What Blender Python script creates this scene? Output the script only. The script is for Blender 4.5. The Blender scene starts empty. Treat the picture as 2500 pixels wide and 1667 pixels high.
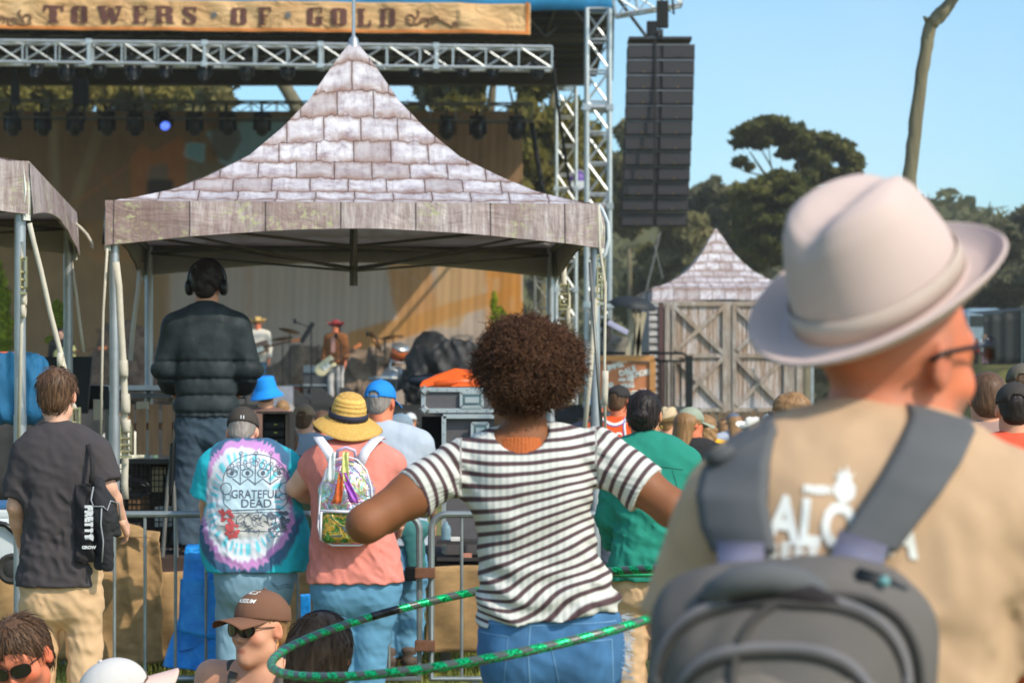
import bpy, bmesh, math, random
import numpy as np
from mathutils import Vector, Matrix, Euler
from mathutils.bvhtree import BVHTree

# ------------------------------------------------------------------ camera, light, exposure
SC = bpy.context.scene
COL = SC.collection
F = 5903.0            # focal length in photo pixels (2500 wide)
HZ = 1040.0           # horizon row of the photograph
EYE = 1.55
cam = bpy.data.cameras.new('camera'); camo = bpy.data.objects.new('camera', cam); COL.objects.link(camo)
camo.location = (0, 0, EYE); camo.rotation_euler = (math.pi/2, 0, 0)
cam.sensor_width = 36; cam.lens = 85; cam.shift_y = (HZ-833.5)/2500; cam.clip_start = .1; cam.clip_end = 3000
cam.dof.use_dof = True; cam.dof.focus_distance = 9.6; cam.dof.aperture_fstop = 5.6
SC.camera = camo
EL, AZ = math.radians(41), math.radians(134)       # sun: behind the camera, to its right
SUN = Vector((math.sin(AZ)*math.cos(EL), math.cos(AZ)*math.cos(EL), math.sin(EL)))
W = bpy.data.worlds.new("World"); SC.world = W; W.use_nodes = True
n = W.node_tree.nodes; n.clear(); l = W.node_tree.links
sky = n.new('ShaderNodeTexSky'); sky.sky_type = 'NISHITA'; sky.sun_disc = False
sky.sun_elevation = EL; sky.sun_rotation = AZ; sky.air_density = 1.0; sky.dust_density = 1.6; sky.ozone_density = 1.6
bg = n.new('ShaderNodeBackground'); bg.inputs[1].default_value = .15
wo = n.new('ShaderNodeOutputWorld'); tn = n.new('ShaderNodeMixRGB'); tn.blend_type = 'MULTIPLY'; tn.inputs[0].default_value = 1; tn.inputs[2].default_value = (.88, 1.15, 1.22, 1); l.new(sky.outputs[0], tn.inputs[1]); tc = n.new('ShaderNodeTexCoord'); cn = n.new('ShaderNodeTexNoise'); cn.inputs['Scale'].default_value = 5.5; cn.inputs['Detail'].default_value = 3; cn.inputs['Distortion'].default_value = .6; l.new(tc.outputs['Generated'], cn.inputs['Vector']); cr = n.new('ShaderNodeValToRGB'); cr.color_ramp.elements[0].position = .42; cr.color_ramp.elements[0].color = (.98, 1, 1.0, 1); cr.color_ramp.elements[1].position = .62; cr.color_ramp.elements[1].color = (1.16, 1.04, 1.01, 1); l.new(cn.outputs['Fac'], cr.inputs[0]); t2 = n.new('ShaderNodeMixRGB'); t2.blend_type = 'MULTIPLY'; t2.inputs[0].default_value = 1; l.new(tn.outputs[0], t2.inputs[1]); l.new(cr.outputs[0], t2.inputs[2]); l.new(t2.outputs[0], bg.inputs[0]); l.new(bg.outputs[0], wo.inputs[0])
sd = bpy.data.lights.new('sun', 'SUN'); sd.energy = 3.15; sd.angle = math.radians(.6); sd.color = (1, .91, .77)
so = bpy.data.objects.new('sun', sd); COL.objects.link(so); so.rotation_euler = SUN.to_track_quat('Z', 'Y').to_euler()
so.location = (10, -10, 20)
SC.view_settings.view_transform = 'Standard'; SC.view_settings.look = 'None'
SC.view_settings.gamma = 1; SC.view_settings.exposure = .24
SC.cycles.max_bounces = 6; SC.cycles.transparent_max_bounces = 12

# ------------------------------------------------------------------ helpers
R = math.radians
rnd = random.Random(7)
def S(d): return F/d
def P(px, py, d): return Vector(((px-1250)*d/F, d, EYE-(py-HZ)*d/F))
def c(r, g=None, b=None):
    if g is None: r, g, b = r
    return tuple((x/255/12.92 if x/255 <= .04045 else ((x/255+.055)/1.055)**2.4) for x in (r, g, b))

class NT:
    def __init__(s, name):
        s.m = bpy.data.materials.new(name); s.m.use_nodes = True
        s.t = s.m.node_tree; s.b = s.t.nodes['Principled BSDF']
    def n(s, kind, **kw):
        x = s.t.nodes.new('ShaderNode'+kind)
        for k, v in kw.items():
            if k.startswith('i_'): x.inputs[int(k[2:]) if k[2:].isdigit() else k[2:].replace('_', ' ')].default_value = v
            else: setattr(x, k, v)
        return x
    def l(s, a, b): s.t.links.new(a, b)
    def mix(s, fac, a, b, blend='MIX'):
        x = s.n('MixRGB', blend_type=blend)
        for i, v in enumerate((fac, a, b)):
            if hasattr(v, 'links') or hasattr(v, 'is_linked'): s.l(v, x.inputs[i])
            else: x.inputs[i].default_value = v if i == 0 else (*v, 1)
        return x.outputs[0]
    def coords(s, scale=(1, 1, 1), attr=None):
        if attr: src = s.n('Attribute', attribute_name=attr).outputs['Vector']
        else: src = s.n('TexCoord').outputs['Object']
        mp = s.n('Mapping'); mp.inputs['Scale'].default_value = scale; s.l(src, mp.inputs['Vector'])
        return mp.outputs[0]
    def noise(s, vec, scale, detail=4, rough=.55, dist=0):
        x = s.n('TexNoise'); x.inputs['Scale'].default_value = scale; x.inputs['Detail'].default_value = detail
        x.inputs['Roughness'].default_value = rough; x.inputs['Distortion'].default_value = dist; s.l(vec, x.inputs['Vector'])
        return x.outputs['Fac']
    def ramp(s, fac, stops):
        x = s.n('ValToRGB'); e = x.color_ramp.elements
        while len(e) < len(stops): e.new(.5)
        for k, (p, col) in enumerate(stops):
            e[k].position = p; e[k].color = (*col, 1) if len(col) == 3 else col
        s.l(fac, x.inputs[0]); return x.outputs[0]
    def bump(s, h, strength=.3, dist=.01):
        x = s.n('Bump'); x.inputs['Strength'].default_value = strength; x.inputs['Distance'].default_value = dist
        s.l(h, x.inputs['Height']); s.l(x.outputs[0], s.b.inputs['Normal'])

def translucent(t, amt, tint=None):
    """thin cloth or leaf: part of the light passes through"""
    tr = t.n('BsdfTranslucent'); ms = t.n('MixShader'); ms.inputs[0].default_value = amt; out = [q for q in t.t.nodes if q.type == 'OUTPUT_MATERIAL'][0]
    src = t.b.inputs['Base Color'].links[0].from_socket; t.l(src, tr.inputs[0]); t.l(t.b.outputs[0], ms.inputs[1]); t.l(tr.outputs[0], ms.inputs[2]); t.l(ms.outputs[0], out.inputs[0])
_M = {}
def M(name, col, rough=.75, metal=0., var=.14, scale=6., bump=0., bscale=60., st=(1, 1, 1), bdist=.004, sss=0., spec=.4, coat=0., dirt=0., trans=0.):
    if name in _M: return _M[name]
    t = NT(name); v = t.coords(st)
    f = t.noise(v, scale, 5, .6)
    hi = tuple(min(1, x*(1+var)) for x in col); lo = tuple(x*(1-var) for x in col)
    o = t.ramp(f, [(.3, lo), (.7, hi)])
    if dirt:
        f2 = t.noise(v, scale*.35, 6, .7, .6)
        o = t.mix(t.ramp(f2, [(.5, (0, 0, 0)), (.75, (dirt,)*3)]), o, tuple(x*.35 for x in col))
    t.l(o, t.b.inputs['Base Color'])
    t.b.inputs['Roughness'].default_value = rough; t.b.inputs['Metallic'].default_value = metal
    t.b.inputs['Specular IOR Level'].default_value = spec
    if coat: t.b.inputs['Coat Weight'].default_value = coat
    if trans: t.b.inputs['Transmission Weight'].default_value = trans
    if sss:
        t.b.inputs['Subsurface Weight'].default_value = sss; t.b.inputs['Subsurface Scale'].default_value = .02
        t.b.inputs['Subsurface Radius'].default_value = (1, .35, .2)
    if bump: t.bump(t.noise(v, bscale, 4, .6), bump, bdist)
    _M[name] = t.m; return t.m
def MC(name, rough=.85, bump=.3, bscale=300., bdist=.002, sss=0., spec=.25, var=.1):
    """material whose colour is the mesh's own dye / print / complexion (attribute Col)"""
    if name in _M: return _M[name]
    t = NT(name); v = t.coords()
    f = t.noise(v, 25, 5, .65)
    a = t.n('Attribute', attribute_name='Col').outputs['Color']
    o = t.mix(1.0, a, t.ramp(f, [(.25, (1-var,)*3), (.75, (1, 1, 1))]), 'MULTIPLY')
    t.l(o, t.b.inputs['Base Color']); t.b.inputs['Roughness'].default_value = rough
    t.b.inputs['Specular IOR Level'].default_value = spec
    if sss:
        t.b.inputs['Subsurface Weight'].default_value = sss; t.b.inputs['Subsurface Scale'].default_value = .012
        t.b.inputs['Subsurface Radius'].default_value = (1, .35, .2)
    if bump: t.bump(t.noise(v, bscale, 3, .6), bump, bdist)
    _M[name] = t.m; return t.m

def fast_mesh(name, V, Fc, smooth=True):
    """V (n,3) array; Fc (m,k) int array with k = 3 or 4"""
    me = bpy.data.meshes.new(name); V = np.asarray(V, np.float32); Fc = np.asarray(Fc, np.int32)
    me.vertices.add(len(V)); me.vertices.foreach_set('co', V.ravel())
    k = Fc.shape[1]; me.loops.add(Fc.size); me.loops.foreach_set('vertex_index', Fc.ravel())
    me.polygons.add(len(Fc)); me.polygons.foreach_set('loop_start', np.arange(0, Fc.size, k, dtype=np.int32))
    me.polygons.foreach_set('loop_total', np.full(len(Fc), k, np.int32))
    me.update(calc_edges=True); me.validate()
    me.polygons.foreach_set('use_smooth', np.full(len(me.polygons), smooth))
    return me
def attr_col(me, C):
    a = me.color_attributes.new('Col', 'FLOAT_COLOR', 'POINT')
    C = np.clip(np.asarray(C, np.float32), 0, 1); a.data.foreach_set('color', np.c_[C, np.ones(len(C), np.float32)].ravel())
def attr_vec(me, name, A):
    a = me.attributes.new(name, 'FLOAT_VECTOR', 'POINT'); a.data.foreach_set('vector', np.asarray(A, np.float32).ravel())
def link(name, me, mat=None, parent=None, loc=None, rot=None):
    o = bpy.data.objects.new(name, me); COL.objects.link(o)
    if mat is not None:
        for m_ in (mat if isinstance(mat, (list, tuple)) else [mat]): me.materials.append(m_)
    if parent: o.parent = parent
    if loc is not None: o.location = loc
    if rot is not None: o.rotation_euler = rot
    return o
def tag(o, label=None, cat=None, group=None, kind=None):
    if label: o['label'] = label
    if cat: o['category'] = cat
    if group: o['group'] = group
    if kind: o['kind'] = kind
    return o
def empty(name, loc=(0, 0, 0), rot=(0, 0, 0), label=None, cat=None, group=None):
    o = bpy.data.objects.new(name, None); COL.objects.link(o); o.location = loc; o.rotation_euler = rot
    o.empty_display_size = .1
    return tag(o, label, cat, group)
def kids(o): return [x for x in bpy.data.objects if x.parent is o]
def copy_tree(o, parent=None):
    k = o.copy(); COL.objects.link(k); k.parent = parent
    for ch in kids(o): copy_tree(ch, k)
    return k

def frame(d, up=Vector((0, 0, 1))):
    d = d.normalized(); a = up if abs(d.dot(up)) < .95 else Vector((0, 1, 0))
    x = d.cross(a).normalized(); return x, x.cross(d).normalized()
class MB:
    def __init__(s): s.V = []; s.Fc = []
    def add(s, V, Fc):
        k = len(s.V); s.V += [tuple(v) for v in V]; s.Fc += [tuple(i+k for i in f) for f in Fc]; return s
    def box(s, cen, size, rot=None, taper=1.):
        x, y, z = (q/2 for q in size); cen = Vector(cen)
        V = [Vector((sx*x*(taper if sz > 0 else 1), sy*y*(taper if sz > 0 else 1), sz*z)) for sz in (-1, 1) for sy in (-1, 1) for sx in (-1, 1)]
        if rot is not None:
            m = rot if isinstance(rot, Matrix) else Euler(rot).to_matrix(); V = [m @ v for v in V]
        return s.add([v+cen for v in V], [(0, 2, 3, 1), (4, 5, 7, 6), (0, 1, 5, 4), (2, 6, 7, 3), (0, 4, 6, 2), (1, 3, 7, 5)])
    def bar(s, a, b, w, h, up=Vector((0, 0, 1))):
        a = Vector(a); b = Vector(b); x, y = frame(b-a, up); V = []
        for p in (a, b):
            for u, v in ((-1, -1), (1, -1), (1, 1), (-1, 1)): V.append(p+x*u*w/2+y*v*h/2)
        return s.add(V, [(3, 2, 1, 0), (4, 5, 6, 7), (0, 1, 5, 4), (1, 2, 6, 5), (2, 3, 7, 6), (3, 0, 4, 7)])
    def tube(s, pts, r, n=8, closed=False):
        pts = [Vector(p) for p in pts]; m = len(pts); V = []; Fc = []
        rr = r if isinstance(r, (list, tuple)) else [r]*m
        x = None
        for i, p in enumerate(pts):
            if closed: d = pts[(i+1) % m]-pts[i-1]
            else: d = pts[min(i+1, m-1)]-pts[max(i-1, 0)]
            if d.length < 1e-9: d = Vector((0, 0, 1))
            if x is None: x, y = frame(d)
            else:
                d.normalize(); x = (x-d*x.dot(d)); x = x.normalized() if x.length > 1e-6 else frame(d)[0]; y = x.cross(d).normalized()
            for k in range(n):
                a = 2*math.pi*k/n; V.append(p+(x*math.cos(a)+y*math.sin(a))*rr[i])
        for i in range(m if closed else m-1):
            j = (i+1) % m
            for k in range(n): Fc.append((i*n+k, i*n+(k+1) % n, j*n+(k+1) % n, j*n+k))
        if not closed:
            Fc.append(tuple(range(n))[::-1]); Fc.append(tuple((m-1)*n+k for k in range(n)))
        return s.add(V, Fc)
    def ribbon(s, pts, w, t=.003, side=Vector((1, 0, 0))):
        """strap of width w and thickness t along pts; side = direction of its width"""
        pts = [Vector(p) for p in pts]; V = []; Fc = []; m = len(pts)
        for i, p in enumerate(pts):
            d = (pts[min(i+1, m-1)]-pts[max(i-1, 0)]).normalized(); x = (side-d*side.dot(d)).normalized(); y = d.cross(x)
            for u, v in ((-1, -1), (1, -1), (1, 1), (-1, 1)): V.append(p+x*u*w/2+y*v*t/2)
        for i in range(m-1):
            for k in range(4): Fc.append((i*4+k, i*4+(k+1) % 4, i*4+4+(k+1) % 4, i*4+4+k))
        Fc.append((3, 2, 1, 0)); Fc.append(tuple((m-1)*4+k for k in range(4)))
        return s.add(V, Fc)
    def lathe(s, prof, cen=(0, 0, 0), n=24, rot=None, sx=1., sy=1.):
        cen = Vector(cen); V = []; Fc = []; m = len(prof)
        for r_, z in prof:
            for k in range(n):
                a = 2*math.pi*k/n; v = Vector((r_*sx*math.cos(a), r_*sy*math.sin(a), z))
                V.append((rot @ v if rot is not None else v)+cen)
        for i in range(m-1):
            for k in range(n): Fc.append((i*n+k, i*n+(k+1) % n, (i+1)*n+(k+1) % n, (i+1)*n+k))
        if prof[0][0] > 1e-5: Fc.append(tuple(range(n))[::-1])
        if prof[-1][0] > 1e-5: Fc.append(tuple((m-1)*n+k for k in range(n)))
        return s.add(V, Fc)
    def poly(s, pts2, y, t, org=Vector((0, 0, 0))):
        """extruded polygon in the xz plane: front at y, thickness t (towards +y)"""
        k = len(pts2); V = [Vector((p[0], y, p[1]))+org for p in pts2]+[Vector((p[0], y+t, p[1]))+org for p in pts2]
        return s.add(V, [tuple(range(k)), tuple(range(2*k-1, k-1, -1))]+[(i, i+k, (i+1) % k+k, (i+1) % k) for i in range(k)])
    def sheet(s, fn, nu, nv, t=0.):
        V = [Vector(fn(i/nu, j/nv)) for j in range(nv+1) for i in range(nu+1)]; Fc = []
        for j in range(nv):
            for i in range(nu):
                a = j*(nu+1)+i; Fc.append((a, a+1, a+nu+2, a+nu+1))
        if t:
            N = [Vector((0, 0, 0)) for _ in V]
            for f in Fc:
                nn = (V[f[1]]-V[f[0]]).cross(V[f[3]]-V[f[0]])
                for i in f: N[i] += nn
            k = len(V); B = [v-nn.normalized()*t if nn.length > 0 else v for v, nn in zip(V, N)]
            F2 = [tuple(i+k for i in f[::-1]) for f in Fc]
            bd = [i for i in range(nu)]+[j*(nu+1)+nu for j in range(nv)]+[nv*(nu+1)+i for i in range(nu, 0, -1)]+[j*(nu+1) for j in range(nv, 0, -1)]
            F3 = [(bd[(i+1) % len(bd)], bd[i], bd[i]+k, bd[(i+1) % len(bd)]+k) for i in range(len(bd))]
            return s.add(V+B, Fc+F2+F3)
        return s.add(V, Fc)
    def build(s, name, mat=None, parent=None, smooth=False, bevel=0., loc=None, rot=None):
        me = bpy.data.meshes.new(name); me.from_pydata(s.V, [], s.Fc); me.update()
        if bevel or smooth == 'auto':
            bm = bmesh.new(); bm.from_mesh(me)
            if bevel:
                es = [e for e in bm.edges if len(e.link_faces) == 2 and e.calc_face_angle(0) > .5]
                bmesh.ops.bevel(bm, geom=es, offset=bevel, segments=2, affect='EDGES', profile=.6, clamp_overlap=True)
            if smooth == 'auto':
                for e in bm.edges: e.smooth = not (len(e.link_faces) == 2 and e.calc_face_angle(0) > .6)
            for f in bm.faces: f.smooth = bool(smooth)
            bm.to_mesh(me); bm.free()
        else: me.polygons.foreach_set('use_smooth', [bool(smooth)]*len(me.polygons))
        return link(name, me, mat, parent, loc, rot)

# ------------------------------------------------------------------ signed-distance modelling + surface nets
def nz(Pn, f, seed=0):
    """cheap smooth pseudo-noise in about [-1,1]"""
    r_ = np.random.RandomState(seed); o = 0
    for k in range(4):
        a = r_.uniform(-1, 1, 3); a /= np.linalg.norm(a); b = r_.uniform(-1, 1, 3); b /= np.linalg.norm(b)
        o = o+np.sin(f*(1+.35*k)*(Pn @ a)+r_.uniform(0, 6)+1.4*np.sin(f*.8*(Pn @ b)+r_.uniform(0, 6)))
    return o/4
def cap(a, b, ra, rb=None, sq=(1, 1, 1), k=.03, flat=False, flat0=False): return dict(t='cap', a=np.array(a, float), b=np.array(b, float), ra=ra, rb=ra if rb is None else rb, sq=np.array(sq, float), k=k, flat=flat, flat0=flat0)
def ell(cn, r, k=.03, rot=None): return dict(t='ell', c=np.array(cn, float), r=np.array(r, float), k=k, rot=None if rot is None else np.array(rot))
def bx(cn, h, rr=.01, k=.01, rot=None): return dict(t='box', c=np.array(cn, float), h=np.array(h, float), rr=rr, k=k, rot=None if rot is None else np.array(rot))
def sub(p, k=.01): p['op'] = 'sub'; p['k'] = k; return p
def cut(pt, nrm, k=0.): return dict(t='cut', c=np.array(pt, float), n=np.array(nrm, float)/np.linalg.norm(nrm), k=k)
def chain(pts, rs, sq=(1, 1, 1), k=.02): return [cap(pts[i], pts[i+1], rs[i], rs[i+1], sq, k) for i in range(len(pts)-1)]
def _bb(p):
    if p['t'] == 'cap':
        m = max(p['ra'], p['rb'])*np.maximum(p['sq'], .01); return np.minimum(p['a'], p['b'])-m, np.maximum(p['a'], p['b'])+m
    if p['t'] == 'ell': m = p['r'] if p['rot'] is None else np.full(3, p['r'].max())
    else: m = p['h'] if p['rot'] is None else np.full(3, np.linalg.norm(p['h']))
    return p['c']-m, p['c']+m
def _dist(p, X):
    if p['t'] == 'cap':
        q = (X-p['a'])/p['sq']; d = (p['b']-p['a'])/p['sq']; L = max(d @ d, 1e-9)
        tr = (q @ d)/L; t = np.clip(tr, 0, 1)
        o = np.linalg.norm(q-t[..., None]*d, axis=-1)-(p['ra']+(p['rb']-p['ra'])*t)
        o *= (1+p['sq'].min())/2
        if p['flat']: o = np.maximum(o, (tr-1)*math.sqrt(L))
        if p['flat0']: o = np.maximum(o, -tr*math.sqrt(L))
        return o
    q = X-p['c']
    if p['rot'] is not None: q = q @ p['rot']
    if p['t'] == 'ell':
        k0 = np.linalg.norm(q/p['r'], axis=-1); k1 = np.linalg.norm(q/p['r']**2, axis=-1)+1e-9
        return k0*(k0-1)/k1
    w = np.abs(q)-(p['h']-p['rr'])
    return np.linalg.norm(np.maximum(w, 0), axis=-1)+np.minimum(w.max(-1), 0)-p['rr']
def snet(prims, h, disp=None, pad=.02):
    los, his = zip(*[_bb(p) for p in prims if p['t'] != 'cut' and p.get('op') != 'sub'])
    lo = np.min(los, 0)-pad-2*h; hi = np.max(his, 0)+pad+2*h
    nn = np.ceil((hi-lo)/h).astype(int)+1
    ax = [lo[i]+h*np.arange(nn[i]) for i in range(3)]
    D = np.full(nn, .12)
    for p in prims:
        k = p.get('k', .02)
        if p['t'] == 'cut':
            X = ax[0][:, None, None]*p['n'][0]+ax[1][None, :, None]*p['n'][1]+ax[2][None, None, :]*p['n'][2]-p['c'] @ p['n']
            if k > 0:
                hh = np.maximum(k-np.abs(D-X), 0)/k; D = np.maximum(D, X)+hh*hh*k/4
            else: D = np.maximum(D, X)
            continue
        a, b = _bb(p); m = k+pad+h
        i0 = np.clip(np.floor((a-m-lo)/h).astype(int), 0, nn-1); i1 = np.clip(np.ceil((b+m-lo)/h).astype(int)+1, 1, nn)
        sl = tuple(slice(i0[i], i1[i]) for i in range(3))
        if any(i1[i] <= i0[i] for i in range(3)): continue
        X = np.stack(np.meshgrid(*[ax[i][sl[i]] for i in range(3)], indexing='ij'), -1)
        d = _dist(p, X); E = D[sl]
        if p.get('op') == 'sub':
            d = -d; hh = np.maximum(k-np.abs(E-d), 0)/max(k, 1e-6); D[sl] = np.maximum(E, d)+hh*hh*k/4
        else:
            hh = np.maximum(k-np.abs(E-d), 0)/max(k, 1e-6); D[sl] = np.minimum(E, d)-hh*hh*k/4
    if disp is not None:
        msk = np.abs(D) < .06+2*h; idx = np.argwhere(msk); X = lo+idx*h
        D[msk] = D[msk]-disp(X)
    for s_ in (0, -1):
        D[s_] = np.maximum(D[s_], h); D[:, s_] = np.maximum(D[:, s_], h); D[:, :, s_] = np.maximum(D[:, :, s_], h)
    I = D < 0; cn = nn-1; cnt = np.zeros(cn, np.int16); acc = np.zeros((*cn, 3), np.float32)
    quads = []
    for a in range(3):
        s0 = [slice(None)]*3; s1 = [slice(None)]*3; s0[a] = slice(0, -1); s1[a] = slice(1, None)
        cr = I[tuple(s0)] != I[tuple(s1)]; e = np.argwhere(cr); D0 = D[tuple(s0)][cr]; D1 = D[tuple(s1)][cr]
        t = D0/(D0-D1); pos = e.astype(np.float32); pos[:, a] += t
        b, c_ = (a+1) % 3, (a+2) % 3
        ok = np.ones(len(e), bool)
        for q in (b, c_): ok &= (e[:, q] > 0) & (e[:, q] < nn[q]-1)
        for db in (0, 1):
            for dc in (0, 1):
                ce = e.copy(); ce[:, b] -= db; ce[:, c_] -= dc
                v = ok
                np.add.at(acc, tuple(ce[v].T), pos[v]); np.add.at(cnt, tuple(ce[v].T), 1)
        e = e[ok]; fl = (D0 < 0)[ok]; q4 = []
        for db, dc in ((1, 1), (0, 1), (0, 0), (1, 0)):
            ce = e.copy(); ce[:, b] -= db; ce[:, c_] -= dc; q4.append(np.ravel_multi_index(ce.T, cn))
        q4 = np.stack(q4, 1); q4[~fl] = q4[~fl][:, ::-1]; quads.append(q4)
    act = np.flatnonzero(cnt.ravel()); mp = np.full(cnt.size, -1, np.int64); mp[act] = np.arange(len(act))
    V = acc.reshape(-1, 3)[act]/cnt.ravel()[act][:, None]*h+lo
    return V, mp[np.concatenate(quads)]
def relax(V, Q, it=1, lam=.5):
    for _ in range(it):
        A = np.zeros_like(V); C = np.zeros(len(V))
        for i in range(4):
            for j in ((i+1) % 4, (i+3) % 4): np.add.at(A, Q[:, i], V[Q[:, j]]); np.add.at(C, Q[:, i], 1)
        V = V+(A/np.maximum(C, 1)[:, None]-V)*lam
    return V
def blob(name, prims, h, mat, parent=None, disp=None, colf=None, attf=None, it=1, extra=None, loc=None, rot=None, post=None):
    V, Q = snet(prims, h, disp); V = relax(V, Q, it)
    if extra:
        for pr, h2, ds in extra:
            V2, Q2 = snet(pr, h2, ds); V2 = relax(V2, Q2, 1); Q = np.concatenate([Q, Q2+len(V)]); V = np.concatenate([V, V2])
    if post is not None: V = post(V)
    me = fast_mesh(name, V, Q)
    if colf is not None: attr_col(me, colf(V))
    if attf is not None: attr_vec(me, 'uvw', attf(V))
    return link(name, me, mat, parent, loc, rot)
def mixc(a, b, t): t = np.clip(t, 0, 1)[..., None]; return np.asarray(a)*(1-t)+np.asarray(b)*t
def ss(e0, e1, x): t = np.clip((x-e0)/(e1-e0), 0, 1); return t*t*(3-2*t)

def text_mesh(s, size=1., ext=0., bold=0., align='CENTER', shear=0., spacing=1.):
    cu = bpy.data.curves.new('lettering', 'FONT'); cu.body = s; cu.size = size; cu.extrude = ext; cu.offset = bold
    cu.align_x = align; cu.align_y = 'CENTER'; cu.shear = shear; cu.space_character = spacing; cu.resolution_u = 3
    o = bpy.data.objects.new('lettering', cu); COL.objects.link(o)
    dg = bpy.context.evaluated_depsgraph_get(); me = bpy.data.meshes.new_from_object(o.evaluated_get(dg))
    bpy.data.objects.remove(o); bpy.data.curves.remove(cu)
    return me
def stand_text(name, s, size, mat, parent, loc, bold=0., ext=.002, rot=(math.pi/2, 0, 0), sx=1., spacing=1.):
    me = text_mesh(s, size, ext, bold, spacing=spacing); o = link(name, me, mat, parent, loc, rot); o.scale = (sx, 1, 1); return o
def bvh(o):
    me = o.data; V = [v.co for v in me.vertices]; return BVHTree.FromPolygons(V, [p.vertices[:] for p in me.polygons])
def project(name, V2, Fc, tree, mat, parent, off=.002, y0=-1.2, dirn=Vector((0, 1, 0)), fine=.012):
    """lay flat artwork (x,z) on a garment's back: rays along +y in the garment's own space"""
    bm = bmesh.new(); vs = [bm.verts.new((v[0], 0, v[1])) for v in V2]
    for f in Fc:
        try: bm.faces.new([vs[i] for i in f])
        except Exception: pass
    bmesh.ops.triangulate(bm, faces=bm.faces)
    for _ in range(4):
        es = [e for e in bm.edges if e.calc_length() > fine]
        if not es: break
        bmesh.ops.subdivide_edges(bm, edges=es, cuts=1)
        bmesh.ops.triangulate(bm, faces=[f for f in bm.faces if len(f.verts) > 3])
    bad = []
    for v in bm.verts:
        hit = tree.ray_cast(Vector((v.co.x, y0, v.co.z)), dirn)
        if hit[0] is None: bad.append(v)
        else: v.co = hit[0]-dirn*off
    bmesh.ops.delete(bm, geom=bad, context='VERTS')
    me = bpy.data.meshes.new(name); bm.to_mesh(me); bm.free()
    return link(name, me, mat, parent)
def me2(me, m=Matrix.Identity(3), off=(0, 0)):
    V = [(m @ v.co) for v in me.vertices]; V = [(v.x+off[0], v.y+off[1]) for v in V]
    Fc = [tuple(p.vertices) for p in me.polygons]; return V, Fc

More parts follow.
